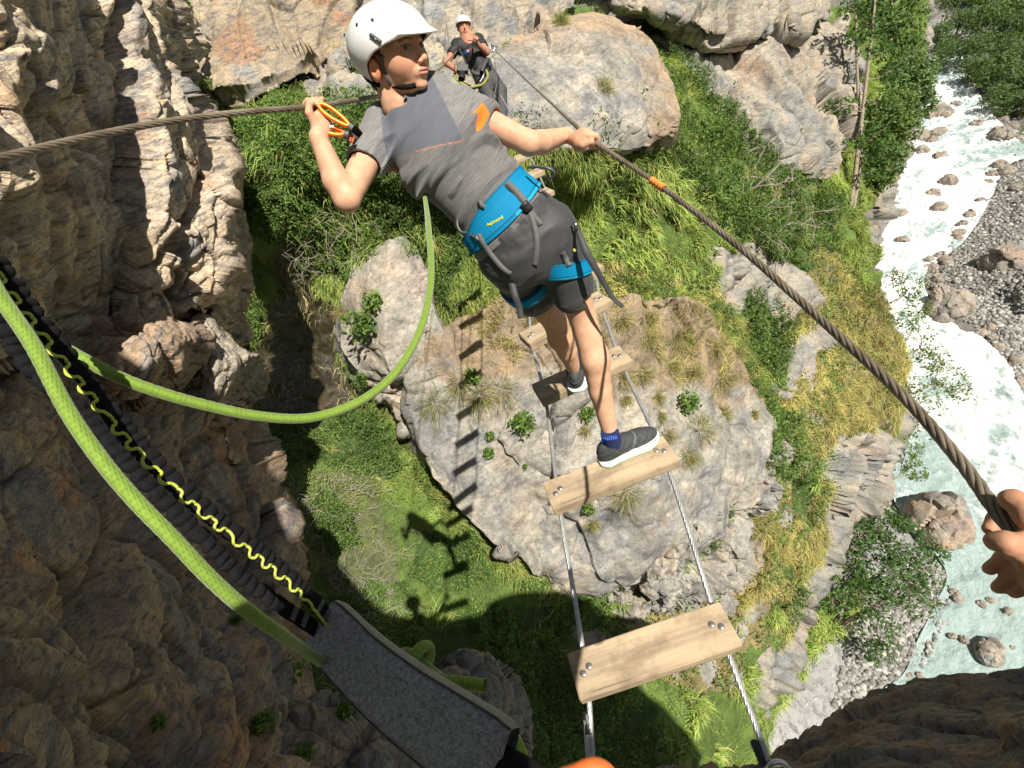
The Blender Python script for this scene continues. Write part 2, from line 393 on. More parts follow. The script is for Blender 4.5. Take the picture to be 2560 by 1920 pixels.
REG = [   # painted in order
 (GR, [(300,-100),(2700,-100),(2700,2400),(300,2400)]),
 (LF, [(380,230),(900,150),(1130,330),(1200,520),(1120,780),(1100,960),(840,700),(700,700),(640,560),(560,620),(400,560)]),
 (RK, [(690,160),(860,110),(900,200),(1000,200),(1240,150),(1260,330),(1120,330),(1000,260),(860,270),(780,230)]),
 (GR, [(1240,350),(1500,330),(1720,360),(1800,520),(1560,700),(1400,700),(1280,560)]),
 (LF, [(1560,340),(1700,200),(1900,260),(2000,400),(2080,560),(1900,640),(1700,480)]),
 (LF, [(1750,470),(1950,450),(2080,560),(2100,700),(1980,720),(1850,640)]),
 (DR, [(1300,720),(1560,640),(1800,700),(1900,780),(2060,640),(2230,740),(2270,960),(2200,1100),(2000,1150),(1900,1000),(1800,820),(1600,800),(1350,860)]),
 (RK, [(1780,640),(1900,600),(2010,700),(2060,760),(1950,840),(1870,860),(1800,760)]),
 (RK, [(1900,900),(2080,800),(2110,830),(2020,940),(1900,1010)]),
 (LF, [(1850,720),(1940,800),(1960,900),(1900,1000),(1860,860)]),
 (LF, [(1900,1020),(2030,1100),(2060,1330),(1980,1480),(1880,1560),(1840,1500),(1880,1300),(1860,1150)]),
 (DR, [(2060,940),(2200,960),(2180,1060),(2080,1110),(2000,1180),(1960,1100)]),
 (RK, [(2100,1070),(2290,1120),(2200,1290),(2100,1460),(2020,1640),(1960,1760),(1860,1770),(1900,1640),(1990,1500),(2040,1330),(2060,1180)]),
 (DR, [(1960,1500),(2040,1280),(2090,1160),(2060,1300),(1990,1530),(1920,1620)]),
 (DR, [(1560,1560),(1800,1460),(1880,1520),(1850,1680),(1700,1700),(1600,1650)]),
 (BR, [(720,1200),(950,1190),(1010,1330),(980,1440),(1080,1560),(960,1600),(840,1480),(740,1400)]),
 (GR, [(960,1200),(1150,1230),(1420,1290),(1420,1480),(1300,1530),(1060,1530),(980,1420)]),
 (LF, [(640,1030),(800,1060),(960,1010),(1030,1180),(900,1190),(760,1160),(650,1200)]),
 (LF, [(1250,1230),(1400,1230),(1400,1340),(1260,1340)]),
 (WT, [(640,760),(700,640),(760,690),(840,800),(860,900),(930,1000),(850,1050),(700,1060),(600,980),(560,1000),(560,900)]),
 (LF, [(1180,1510),(1560,1530),(1640,1800),(1700,2100),(400,2200),(400,1400),(700,1440),(950,1540)]),  # leafy cover, its dark colour also deepens the bottom-centre shade
 (LF, [(400,560),(560,600),(650,720),(620,900),(560,1060),(640,1200),(700,1420),(400,1500)]),  # leafy cover kept dark to deepen the shade in the left cleft
 (RK, [(1430,1560),(1530,1600),(1560,1700),(1490,1640)]),
 (LF, [(1030,1320),(1190,1350),(1230,1440),(1100,1490),(1010,1420)]), (LF, [(760,1290),(860,1260),(900,1360),(820,1400)]), (LF, [(900,1470),(1000,1440),(1060,1540),(960,1560)]),
 (DR, [(1790,1290),(1960,1190),(2010,1330),(1930,1520),(1830,1700),(1700,1740),(1640,1600),(1760,1450)]),
 (RK, [(1840,1350),(1900,1310),(1890,1420),(1800,1570),(1740,1610),(1790,1470)]),
]
def regions(px, P, amp=22):
    q = P.reshape(-1, 3)
    w = np.stack([fbm(q * 1.1, 3, 91), fbm(q * 1.1 + 9, 3, 92)], 1).reshape(px.shape) * amp * 2.2
    pw = px + w; T = np.zeros(px.shape[:2], int)
    for t, poly in REG: T[inpoly(pw, poly)] = t
    return T
main = patch(MR, 380, 400, {'R': ((0.06, 0.12, -1), 14, 50)})
OUTL = [[(1130,800),(1300,760),(1500,730),(1650,730),(1780,790),(1850,900),(1915,1020),(1905,1130),(1840,1250),(1740,1350),(1640,1430),(1500,1490),(1410,1490),(1300,1420),(1110,1230),(1030,1130),(1000,1020),(1030,900)],
 [(935,610),(1040,600),(1070,690),(1090,790),(1115,870),(1105,925),(1050,975),(915,975),(870,935)],
 [(1210,200),(1220,270),(1230,345),(1350,360),(1480,360),(1640,370),(1690,320),(1690,250),(1645,125)]]
def build_main():
    o = main; P0 = o.P.reshape(-1, 3); sh = o.P.shape[:2]
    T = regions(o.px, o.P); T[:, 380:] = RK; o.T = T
    ring = np.full(T.shape, 1e9)
    for OL in OUTL:
        L = np.array(OL + OL[:1], float)
        for a_, b_ in zip(L[:-1], L[1:]):
            ab = b_ - a_; tt = np.clip(((o.px - a_) @ ab) / (ab @ ab), 0, 1); ring = np.minimum(ring, np.linalg.norm(o.px - a_ - tt[..., None] * ab, axis=2))
    o.ring = ring + 26 * fbm(P0 * 0.9, 3, 97).reshape(T.shape); t = T.ravel()
    rk = (t == RK).astype(float)
    skc = np.zeros(sh); skc[:, 380:] = 1; rk = np.maximum(rk, skc.ravel())
    soft = lambda a: a
    A = rk.reshape(sh)
    for _ in range(6):
        A[1:-1, 1:-1] = (A[:-2, 1:-1] + A[2:, 1:-1] + A[1:-1, :-2] + A[1:-1, 2:]) / 4
    a = A.ravel()
    h = a * rockdisp(P0, 1.5, 0.4, 3) + (1 - a) * (0.20 * fbm(P0 * 0.9, 4, 77) + 0.10 * fbm(P0 * 3, 3, 78))
    far = np.linalg.norm(P0, axis=1)
    h *= np.clip(far / 11, 0.7, 2.0)
    o.P = (P0 + o.N.reshape(-1, 3) * h[:, None]).reshape(*sh, 3)
    o.N = gnormals(o.P) * (-1 if o.flip else 1)
    col = np.tile(C_SOIL, (len(P0), 1))
    rc = rockcol(P0, 4, C_GREY, C_BLUE, 0.25, 0.08)
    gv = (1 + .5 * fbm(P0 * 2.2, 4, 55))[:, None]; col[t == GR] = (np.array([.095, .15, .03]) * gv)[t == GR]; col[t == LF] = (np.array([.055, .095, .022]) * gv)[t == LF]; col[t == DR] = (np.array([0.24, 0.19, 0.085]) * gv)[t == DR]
    col[(t == RK) | (skc.ravel() > 0)] = rc[(t == RK) | (skc.ravel() > 0)]
    col[t == WT] = np.array([0.055, 0.05, 0.04]); col[t == BR] = np.array([0.10, 0.12, 0.045])
    # rock fragments showing through dry slope
    fr = (fbm(P0 * 1.6, 4, 31) > 0.12) & (t == DR)
    col[fr] = rc[fr]; o.T.ravel()[fr & (fbm(P0 * 1.6, 4, 31) > 0.2)] = SO
    mi = np.zeros(sh, int); mi[T == WT] = 1
    nv, nu = sh; f = gridfaces(nv, nu); mf = mi.ravel()[f[:, 0]]
    if o.flip: f = f[:, ::-1]
    mw, nt, bs = newmat('wet_stream_bed'); co = objco(nt)
    n = noise(nt, co, 9, 8, 0.7)
    nt.links.new(ramp(nt, n, [(0.3, (0.012, 0.011, 0.009)), (0.55, (0.06, 0.045, 0.02)), (0.7, (0.12, 0.1, 0.07))]), bs.inputs['Base Color'])
    bs.inputs['Roughness'].default_value = 0.08; bs.inputs['Specular IOR Level'].default_value = 0.8
    bump(nt, bs, noise(nt, co, 28, 6, 0.7), 1.0, 0.03)
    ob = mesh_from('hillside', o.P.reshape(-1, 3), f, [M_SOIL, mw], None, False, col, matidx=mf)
    tag(ob, kind='structure')
build_main()

# --- rock masses --------------------------------------------------------------
def col_slab(P):
    c = rockcol(P, 11, np.array([0.30, 0.28, 0.24]), np.array([0.20, 0.20, 0.20]), 0.3, 0.03, 0.9); q = P.reshape(-1, 3); l = sstep(.05, .3, fbm(q * 3.2, 5, 15))[:, None]; c = c * (1 - .45 * l) + np.array([.42, .39, .33]) * .45 * l; return c * (1 + .35 * fbm(q * 9, 4, 16))[:, None]
def col_slab_warm(P):
    return rockcol(P, 12, np.array([0.36, 0.33, 0.28]), np.array([0.26, 0.255, 0.24]), 0.2, 0.05, 0.9) * (1 + .3 * fbm(P.reshape(-1, 3) * 8, 4, 17))[:, None]
def slab3col(P):
    c = col_slab(P); pp = P @ CM.T; y = pp[..., 1] / pp[..., 2] * FPX + 960; x = pp[..., 0] / pp[..., 2] * FPX + 1280
    q = P.reshape(-1, 3); up = sstep(1120, 820, y - .10 * (x - 1400)).ravel(); m = sstep(.52, .70, up * .75 + .35 * fbm(q * 1.8, 4, 19) + .12)[:, None]
    return c * (1 - m) + np.array([.27, .205, .135]) * (1 + .3 * fbm(q * 6, 3, 20)[:, None]) * m
def slab1col(P):
    c = col_slab(P); pp = P @ CM.T; y = (pp[..., 1] / pp[..., 2] * FPX + 960).ravel(); x = (pp[..., 0] / pp[..., 2] * FPX + 1280).ravel(); q = P.reshape(-1, 3)
    rim = np.maximum(sstep(1610, 1660, x + 40 * fbm(q * 1.4, 3, 22)), sstep(110, 60, y - .12 * np.abs(x - 1430) + 30 * fbm(q * 1.4, 3, 23)))[:, None]
    return c * (1 - rim) + np.array([.33, .25, .17]) * (1 + .35 * fbm(q * 3, 4, 25)[:, None]) * rim
slab3 = rockpatch('rock_slab', 'broad grey rock slab under the ladder, crossed by the ladder shadow', [
 [(1130,800,9.2),(1300,760,9.0),(1500,730,9.0),(1650,730,9.5),(1780,790,10.2)],
 [(1030,900,9.2),(1250,880,9.0),(1450,870,9.0),(1650,860,9.4),(1850,900,10.6)],
 [(1000,1020,9.3),(1200,1010,9.0),(1450,1000,8.9),(1700,1000,9.5),(1915,1020,10.8)],
 [(1030,1130,9.3),(1220,1140,9.0),(1450,1130,8.9),(1700,1130,9.4),(1905,1130,10.6)],
 [(1110,1230,9.2),(1280,1260,9.1),(1460,1270,8.9),(1650,1260,9.3),(1840,1250,10.3)],
 [(1300,1420,9.1),(1400,1440,9.1),(1500,1430,9.2),(1620,1400,9.4),(1740,1350,9.9)],
 [(1410,1490,9.6),(1450,1495,9.5),(1500,1490,9.5),(1560,1470,9.6),(1640,1420,9.9)]],
 340, 300, mkskirt(2.2, 24), 2.0, 0.17, 5, M_ROCK, lambda P: slab3col(P), (1.8, 1.2, 0.8), 0.35, 1.3, edge_n=3.2)
rockpatch('rock_ledge', 'stepped broken rock between the pale boulder and the big slab', [
 [(950,965,9.8),(1040,935,9.5),(1120,890,9.5)], [(975,1015,9.6),(1050,990,9.3),(1130,950,9.3)], [(1000,1080,9.7),(1060,1050,9.5),(1140,1020,9.4)]],
 110, 100, mkskirt(1.2, 12), 0.6, 0.13, 76, M_ROCK, col_slab_warm, (1.8, 1.2, .7), 0.5, 1.2, cat='ledge', edge_n=2.0)
rockpatch('rock_ledge', 'broken pale rock ledge dropping toward the river from the lower right of the big slab', [
 [(1610,1290,10.0),(1720,1240,10.0),(1850,1170,10.6),(1950,1110,11.3)], [(1560,1400,9.8),(1690,1350,9.8),(1830,1290,10.5),(1930,1220,11.3)], [(1530,1500,9.9),(1640,1460,10),(1770,1410,10.6),(1860,1340,11.3)], [(1560,1540,10.2),(1640,1520,10.3),(1750,1480,10.8),(1830,1430,11.4)]],
 200, 170, mkskirt(1.4, 12), 0.9, 0.24, 78, M_ROCK, col_slab, (2.0, 1.2, .6), 0.6, 1.2, cat='ledge', edge_n=3.0)
boul2 = rockpatch('boulder', 'large pale boulder beside the dark wet stream, a small bush on its top', [
 [(935,610,9.0),(980,592,8.8),(1040,600,9.0)],
 [(850,700,9.1),(950,700,8.7),(1070,690,8.9)],
 [(822,780,9.1),(950,790,8.6),(1090,790,8.9)],
 [(828,860,9.1),(960,870,8.6),(1115,870,9)],
 [(870,935,9.2),(980,940,8.8),(1105,925,9.2)],
 [(915,975,9.5),(990,985,9.3),(1050,975,9.5)]],
 190, 200, mkskirt(2.0, 22), 1.3, 0.13, 8, M_ROCK, col_slab_warm, (1.8, 1.2, .8), 0.3, 1.0, cat='boulder', edge_n=1.6)
slab1 = rockpatch('rock_slab', 'sunlit grey rock hump with rust-edged rim behind the man in the black shirt', [
 [(1290,90,8.9),(1390,38,9.6),(1480,22,10),(1570,60,10)],
 [(1225,140,8),(1350,110,8.4),(1500,90,9),(1645,125,9.6)],
 [(1210,200,7.6),(1350,200,7.8),(1500,200,8.2),(1690,250,9)],
 [(1220,270,7.3),(1350,280,7.4),(1500,290,7.7),(1690,320,8.5)],
 [(1230,345,7.4),(1350,360,7.5),(1480,360,7.7),(1640,370,8.4)]],
 260, 210, mkskirt(2.5, 22), 1.8, 0.13, 14, M_ROCK, slab1col, (1.8, 1.2, .8), 0.3, 1.0, edge_n=1.6)
def colw1(P): return rockcol(P, 21, np.array([0.38, 0.31, 0.215]), np.array([0.27, 0.27, 0.26]), 0.22, 0.22, 0.8)
wall1 = rockpatch('cliff', 'sunlit tan cliff with rust streaks left of the big white helmet', [
 [(360,-300,8.8),(600,-300,8.6),(900,-300,9.2)],
 [(380,-50,8.9),(600,-50,8.5),(880,-60,9.0)],
 [(400,100,8.7),(600,100,8.3),(875,50,8.9)],
 [(430,262,8.3),(620,240,8.0),(850,135,8.6)]],
 220, 230, {'B': ((0, 1, 0.12), 1.6, 16), 'R': ((0.3, 1, 0), 1, 8)}, 1.7, 0.22, 17, M_TAN, colw1, (2.2, 1.2, 0.5), 0.5, cat='cliff')
rockpatch('rock_ledge', 'stepped pale rock ledges at the top edge, behind the man in the small white helmet', [
 [(780,-150,10.4),(1000,-150,10.6),(1200,-150,11),(1480,-150,12.5)],
 [(790,0,9.8),(1000,0,9.8),(1180,0,10.2),(1440,-10,11.5)],
 [(800,90,9.3),(1000,80,9.2),(1170,90,9.2),(1340,60,10)],
 [(820,160,8.8),(1000,160,8.6),(1150,160,8.5),(1300,130,9)],
 [(830,240,8.5),(1000,250,8.2),(1140,260,7.9),(1240,230,8.2)]],
 220, 170, {'B': ((0, 0.6, -1), 1.0, 8)}, 0.9, 0.30, 23, M_TAN, lambda P: rockcol(P, 24, np.array([0.36, 0.32, 0.25]), C_BLUE * 1.2, 0.2, 0.08), (2.4, 1.4, 0.5), 0.5, cat='ledge')
def colw3(P): return rockcol(P, 27, np.array([0.36, 0.315, 0.245]), np.array([.24,.24,.225]), 0.25, 0.10, 0.6)
rockpatch('cliff', 'upper cliff jutting over its shaded overhang, at the top edge right of the rounded slab', [
 [(1380,-250,15),(1700,-250,16),(2000,-250,17),(2130,-250,19)],
 [(1420,-50,14.6),(1700,-60,15),(1950,-80,16),(2120,-60,18)],
 [(1470,-10,15.0),(1700,30,14.6),(1900,70,15.2),(2090,40,17.5)],
 [(1500,20,15.6),(1700,70,15.0),(1900,105,15.5),(2080,70,17.5)]],
 240, 130, {'B': ((-0.1, 1, 0.1), 3.0, 14)}, 2.6, 0.5, 29, M_TAN, colw3, (2.2, 1.2, 0.45), 0.5, cat='cliff')
rockpatch('cliff', 'lower cliff of broken grey rock left of the thin tall tree', [
 [(1400,20,19),(1700,30,18),(1950,40,18),(2120,40,19)],
 [(1500,110,16.6),(1720,120,16.2),(1950,130,16.4),(2130,140,18)],
 [(1620,190,15.2),(1780,220,15),(1950,260,15.3),(2125,270,17.2)],
 [(1680,280,14.8),(1850,320,14.5),(1990,370,14.7),(2110,380,16.6)],
 [(1700,360,15.0),(1850,400,14.6),(2000,440,15),(2100,460,16.6)]],
 260, 200, {'R': ((0.3, 1, -0.3), 4, 14)}, 2.6, 0.5, 33, M_TAN, colw3, (2.2, 1.2, 0.5), 0.5, cat='cliff')
# left rock mass
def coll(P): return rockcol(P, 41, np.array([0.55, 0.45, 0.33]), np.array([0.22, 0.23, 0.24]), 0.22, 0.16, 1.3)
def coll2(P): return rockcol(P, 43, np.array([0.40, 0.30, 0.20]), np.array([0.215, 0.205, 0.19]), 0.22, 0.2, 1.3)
rockpatch('cliff', 'near cliff of folded tan and blue-grey rock behind the left hand cable', [
 [(-420,-250,2.6),(-50,-220,3.2),(150,-200,4),(300,-150,4.9),(380,-120,5.7)],
 [(-420,0,2.4),(-50,0,3),(150,0,3.9),(300,0,4.7),(410,0,5.5)],
 [(-420,200,2.2),(-50,200,2.9),(150,200,3.6),(330,200,4.5),(480,190,5.5)],
 [(-420,380,2.2),(-50,400,2.9),(120,400,3.7),(330,380,4.5),(540,360,5.4)],
 [(-420,560,2.3),(-50,570,3),(150,560,4.0),(350,560,4.7),(548,540,5.4)],
 [(-420,740,2.5),(-50,730,3.3),(150,720,4.3),(350,720,4.9),(548,700,5.4)],
 [(-420,900,2.6),(-50,880,3.4),(150,870,4.4),(350,850,4.9),(500,800,5.4)]],
 300, 420, {'R': (None, 3.0, 24), 'B': (None, 1.5, 12)}, 1.15, 0.30, 45, M_TAN, coll, (2.2, 1.2, 0.6), 0.6, cat='cliff')
rockpatch('rock_block', 'sunlit pinkish block wedged under the left cliff, above the green rope loop', [
 [(120,830,4.9),(250,800,4.7),(380,770,4.7),(480,800,5.0)],
 [(140,880,4.6),(260,870,4.3),(380,850,4.3),(490,850,4.8)],
 [(170,940,4.5),(270,940,4.2),(370,930,4.2),(440,930,4.7)],
 [(210,990,4.7),(280,1000,4.4),(340,1000,4.5),(390,980,4.9)]],
 150, 120, mkskirt(1.2, 14), 0.6, 0.09, 51, M_TAN, lambda P: rockcol(P, 52, np.array([0.44, 0.32, 0.22]), C_BLUE * 1.3, 0.02, 0.1), cat='rock')
rockpatch('rock_block', 'pale rock wedge whose sunlit tip juts over the dark stream gap', [
 [(430,860,5.9),(500,800,5.8),(550,850,5.9),(590,880,6.1)],
 [(420,920,5.6),(500,890,5.3),(580,890,5.4),(645,880,5.8)],
 [(420,980,5.6),(500,960,5.3),(570,950,5.4),(625,930,5.8)],
 [(450,1040,5.8),(500,1030,5.6),(550,1020,5.7),(590,980,6.0)]],
 130, 130, mkskirt(1.6, 16), 0.6, 0.09, 55, M_TAN, lambda P: rockcol(P, 56, np.array([0.40, 0.345, 0.27]), C_BLUE * 1.1, 0.2, 0.03), cat='rock')
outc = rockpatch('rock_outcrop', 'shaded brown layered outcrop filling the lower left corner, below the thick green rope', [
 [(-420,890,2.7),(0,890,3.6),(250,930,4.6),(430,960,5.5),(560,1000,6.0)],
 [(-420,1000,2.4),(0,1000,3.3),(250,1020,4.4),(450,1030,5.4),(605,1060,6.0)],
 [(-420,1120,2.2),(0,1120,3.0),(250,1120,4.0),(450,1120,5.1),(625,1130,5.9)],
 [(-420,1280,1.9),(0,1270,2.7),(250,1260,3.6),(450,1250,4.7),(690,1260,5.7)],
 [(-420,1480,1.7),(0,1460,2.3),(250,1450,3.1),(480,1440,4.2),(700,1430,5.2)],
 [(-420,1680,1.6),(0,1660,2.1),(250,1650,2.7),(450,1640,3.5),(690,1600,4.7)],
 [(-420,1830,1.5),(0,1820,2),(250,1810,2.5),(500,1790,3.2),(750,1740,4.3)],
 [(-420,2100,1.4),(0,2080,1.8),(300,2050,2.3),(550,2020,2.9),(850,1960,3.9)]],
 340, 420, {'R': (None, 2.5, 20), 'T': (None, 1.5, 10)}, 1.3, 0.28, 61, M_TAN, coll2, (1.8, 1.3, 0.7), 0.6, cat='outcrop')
ledge2 = rockpatch('rock_ledge', 'shaded grey ledge overgrown with small plants along the bottom edge, left of the grey pouch', [
 [(600,1770,4.8),(760,1740,4.9),(900,1740,5.0),(1010,1770,5.3)],
 [(580,1820,4.4),(760,1800,4.4),(900,1810,4.6),(1090,1830,5.2)],
 [(560,1900,4.1),(760,1890,4.1),(950,1890,4.4),(1160,1900,5.1)],
 [(560,2100,3.8),(760,2100,3.8),(950,2100,4.2),(1200,2100,5)]],
 200, 150, mkskirt(1.5, 12, sides='LRT'), 0.8, 0.12, 65, M_TAN, lambda P: rockcol(P, 66, np.array([0.32, 0.28, 0.22]), C_BLUE, 0.3, 0.08), cat='ledge')
rockpatch('boulder', 'dark shaded boulder with cracked face behind the tail of the green knot', [
 [(1080,1660,6.3),(1150,1632,6.1),(1230,1650,6.2),(1270,1690,6.5)],
 [(1050,1740,6.0),(1150,1740,5.6),(1240,1740,5.7),(1310,1770,6.2)],
 [(1040,1830,6.1),(1150,1840,5.6),(1250,1840,5.7),(1320,1840,6.2)],
 [(1060,1960,6.4),(1150,1960,6.0),(1240,1950,6.0),(1300,1930,6.5)]],
 130, 130, mkskirt(1.5, 14), 0.7, 0.10, 67, M_TAN, lambda P: rockcol(P, 68, np.array([0.30, 0.27, 0.22]), C_BLUE * 0.9, 0.3, 0.03), cat='boulder')
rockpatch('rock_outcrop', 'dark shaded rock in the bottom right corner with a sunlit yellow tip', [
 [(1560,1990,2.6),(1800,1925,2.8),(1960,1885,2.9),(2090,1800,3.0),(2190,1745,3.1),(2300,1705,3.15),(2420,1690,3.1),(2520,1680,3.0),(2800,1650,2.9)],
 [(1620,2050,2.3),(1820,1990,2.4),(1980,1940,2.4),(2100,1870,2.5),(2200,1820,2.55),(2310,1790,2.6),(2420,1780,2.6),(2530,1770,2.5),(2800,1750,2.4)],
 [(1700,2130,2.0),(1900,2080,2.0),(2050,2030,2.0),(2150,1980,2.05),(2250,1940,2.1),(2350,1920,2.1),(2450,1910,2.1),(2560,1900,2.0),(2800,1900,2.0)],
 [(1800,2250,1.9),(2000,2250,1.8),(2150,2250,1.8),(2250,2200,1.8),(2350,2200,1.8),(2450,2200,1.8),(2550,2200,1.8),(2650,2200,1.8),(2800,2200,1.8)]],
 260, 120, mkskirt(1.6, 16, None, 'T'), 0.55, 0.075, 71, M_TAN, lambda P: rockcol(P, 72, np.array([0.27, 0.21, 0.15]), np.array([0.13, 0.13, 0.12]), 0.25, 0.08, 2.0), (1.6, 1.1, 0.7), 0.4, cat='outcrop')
# unseen anchor-side cliff behind the camera, its rim shaped to throw the shade
def sunq(X, Y, s): return c2w(np.array([X, Y, 0]) + np.array([ANTI[0], ANTI[1], 1.0]) * s)
edge = [(-9, -9), (-4.5, -5.2), (-2.95, -3.9), (-2.72, -3.4), (-2.66, -2.9), (-2.62, -2.25), (-2.08, -1.78), (-1.75, -1.35), (-1.5, -0.9), (-0.9, -0.1), (-0.3, 0.32), (0.4, 0.38), (1.1, 0.34), (1.5, 0.05), (2.9, -0.1), (3.6, 0.3), (4.1, 1.5), (5.5, 2.8), (6.6, 4.5)]
def build_shade_cliff():
    e = np.array(edge, float); E = catmull(e, 260)
    E = E + 0.05 * np.stack([fbm(np.c_[E * 1.5, E[:, :1] * 0], 4, 5), fbm(np.c_[E * 1.5, E[:, :1] * 0], 4, 6)], 1)
    rows = []
    for j, (dn, s) in enumerate(((0.0, -4.0), (0.05, -5.0), (0.25, -6.0))):
        pass
    n = 40; P = np.zeros((n, 260, 3))
    for j in range(n):
        t = j / (n - 1)
        # surface starts at the rim and falls back down and behind towards the bottom of the anchor cliff
        XY = E + np.array([-0.35, 1.0]) * (t * 9.0)
        c = np.c_[XY, np.zeros(260)] + np.array([ANTI[0], ANTI[1], 1.0]) * (-3.5 - 2.5 * math.sin(t * 1.6))
        P[j] = c2w(c)
    o = Patch(); o.P = P; o.flip = False
    nrm = gnormals(P)
    h = rockdisp(P.reshape(-1, 3), 1.2, 0.12, 88).reshape(n, 260)
    h[0] = 0
    o.P = P + nrm * h[..., None]
    col = rockcol(o.P, 90)
    ob = pmesh('cliff', o, M_TAN, col); tag(ob, 'unseen anchor-side cliff behind the camera, rim shaped to cast the gorge shade', 'cliff')
build_shade_cliff()
# ================================================================ valley floor, river, far wood
ZR = -22.0
LE = [(2352,100),(2345,130),(2330,170),(2300,240),(2270,300),(2225,360),(2165,420),(2120,520),(2120,640),(2150,760),(2180,860),(2200,980),(2215,1100),(2235,1180),(2262,1250),(2300,1320),(2390,1420),(2370,1500),(2325,1600),(2295,1680),(2240,1730),(2150,1850),(2050,2050)]
RE = [(2385,110),(2400,140),(2420,190),(2440,240),(2500,330),(2550,385),(2490,420),(2450,500),(2400,590),(2340,650),(2300,690),(2322,770),(2380,820),(2440,850),(2500,920),(2545,1020),(2600,1120),(2700,1250),(2780,1400),(2820,1600),(2850,1800),(2900,2000),(2950,2200)]
def river_pts(E, n): return catmull(np.array([onz(x, y, ZR) for x, y in E]), n)
Lp = river_pts(LE, 240); Rp = river_pts(RE, 240)
# pair by nearest progress
def build_river():
    nv, nu = 240, 60
    t = np.linspace(-.07, 1.07, nu)[None, :, None]
    P = Lp[:, None] * (1 - t) + Rp[:, None] * t
    mid = P.mean(1)
    # flow coordinates
    dl = np.r_[0, np.cumsum(np.linalg.norm(np.diff(mid, axis=0), axis=1))]
    q = P.reshape(-1, 3)
    wid = np.linalg.norm(Lp - Rp, axis=1)
    P2 = catmull_rows(P, 900)[:, :, :]; 
    A = np.concatenate([P, np.repeat(dl[:, None, None], nu, 1)], 2)
    A = catmull_rows(A, 700)
    A2 = np.stack([catmull(r[:, :], 130) for r in A])
    P = A2[..., :3]; s = A2[..., 3]; q = P.reshape(-1, 3)
    u = np.repeat(np.linspace(0, 1, 130)[None], 700, 0)
    f = np.c_[s.ravel() * 0.28, u.ravel() * 3.2, q[:, 0] * 0]
    n1 = fbm(f * 1.3, 5, 201); n2 = fbm(q * 1.5, 5, 205); n3 = fbm(q * 5, 4, 209)
    n4 = fbm(np.c_[s.ravel() * 0.55, u.ravel() * 9, q[:, 0] * 0], 4, 213); foam = 0.78 + 0.5 * n1 + 0.5 * n2 + 0.4 * n3 + 0.6 * n4
    # calm pools: behind the big rock, at the lower bar, at the very top and along some banks
    def pool(x, y, r, k):
        c = onz(x, y, ZR); d = np.linalg.norm((q - c)[:, :2], axis=1); return k * np.exp(-(d / r) ** 2)
    foam -= pool(2290, 1180, 2.0, 0.7) + pool(2400, 1500, 2.6, 0.8) + pool(2400, 1650, 3.0, 0.6) + pool(2330, 170, 6, 0.4) + pool(2510, 380, 2.2, 0.6) + pool(2360, 700, 1.6, 0.4) + pool(2300, 320, 4, 0.3) + pool(2470, 1330, 1.5, 0.3) + pool(2540, 1750, 3, 0.5)
    foam = np.clip(foam, 0, 1)
    h = 0.14 * n2 + 0.30 * np.abs(n1) * foam + 0.13 * n3 * foam
    P = P + np.array([0, 0, 1.0]) * h.reshape(700, 130, 1)
    col = np.c_[foam, n1 * 0.5 + 0.5, n2 * 0.5 + 0.5]
    m, nt, bs = newmat('river_water')
    at = nd(nt, 'ShaderNodeVertexColor'); at.layer_name = 'Col'; sp = nd(nt, 'ShaderNodeSeparateColor'); nt.links.new(at.outputs[0], sp.inputs[0])
    co = objco(nt); fine = noise(nt, co, 3.2, 9, 0.72)
    fo = mixc(nt, sp.outputs[0], ramp(nt, fine, [(0.3, 0.0), (0.7, 1.0)]), 0.45)
    fo = ramp(nt, fo, [(0.38, 0.0), (0.5, 0.45), (0.66, 1.0)])
    wc = mixc(nt, (0.20, 0.31, 0.30), (0.46, 0.55, 0.52), fine)
    nt.links.new(mixc(nt, wc, (0.80, 0.82, 0.80), fo), bs.inputs['Base Color'])
    nt.links.new(ramp(nt, fo, [(0, 0.18), (1, 0.75)]), bs.inputs['Roughness'])
    bump(nt, bs, noise(nt, co, 6, 8, 0.7), 0.8, 0.12)
    f = gridfaces(700, 130)
    o = mesh_from('water', P.reshape(-1, 3), f, m, None, True, col); tag(o, kind='structure')
    # make sure it faces up
    if o.data.polygons[100].normal.z < 0: o.data.flip_normals()
build_river()
def polydist(q, line):
    d = np.full(len(q), 1e9)
    for a, b in zip(line[:-1], line[1:]):
        ab = (b - a)[:2]; t = np.clip(((q[:, :2] - a[:2]) @ ab) / (ab @ ab + 1e-9), 0, 1)
        dd = np.linalg.norm(q[:, :2] - a[:2] - t[:, None] * ab, axis=1); d = np.minimum(d, dd)
    return d
RPOLY = [tuple(p[:2]) for p in Lp[::3]] + [tuple(p[:2]) for p in Rp[::-3]]
def ground_h(q):
    """height of the valley floor; q (n,2)"""
    q3 = np.c_[q, np.zeros(len(q))]
    ins = inpoly(q[:, None, :], RPOLY)[:, 0]
    dL = polydist(q3, Lp[::4]); dR = polydist(q3, Rp[::4])
    right = dR < dL
    d = np.minimum(dL, dR)
    up = np.where(right, 0.10 * d + 0.42 * np.maximum(0, d - 4.0), 0.16 * d + 0.35 * np.maximum(0, d - 5))
    up = np.minimum(up, 70)
    h = np.where(ins, ZR - 0.6, ZR - 0.12 + up)
    far = np.maximum(0, q[:, 1] - 70)
    h = h + np.where(ins, 0, far * 0.25)
    n = fbm(np.c_[q * 0.25, q[:, :1] * 0], 4, 300) * np.minimum(d * 0.25, 2.5) + fbm(np.c_[q * 1.4, q[:, :1] * 0], 3, 301) * 0.12
    return h + np.where(ins, 0, n), ins, d, right
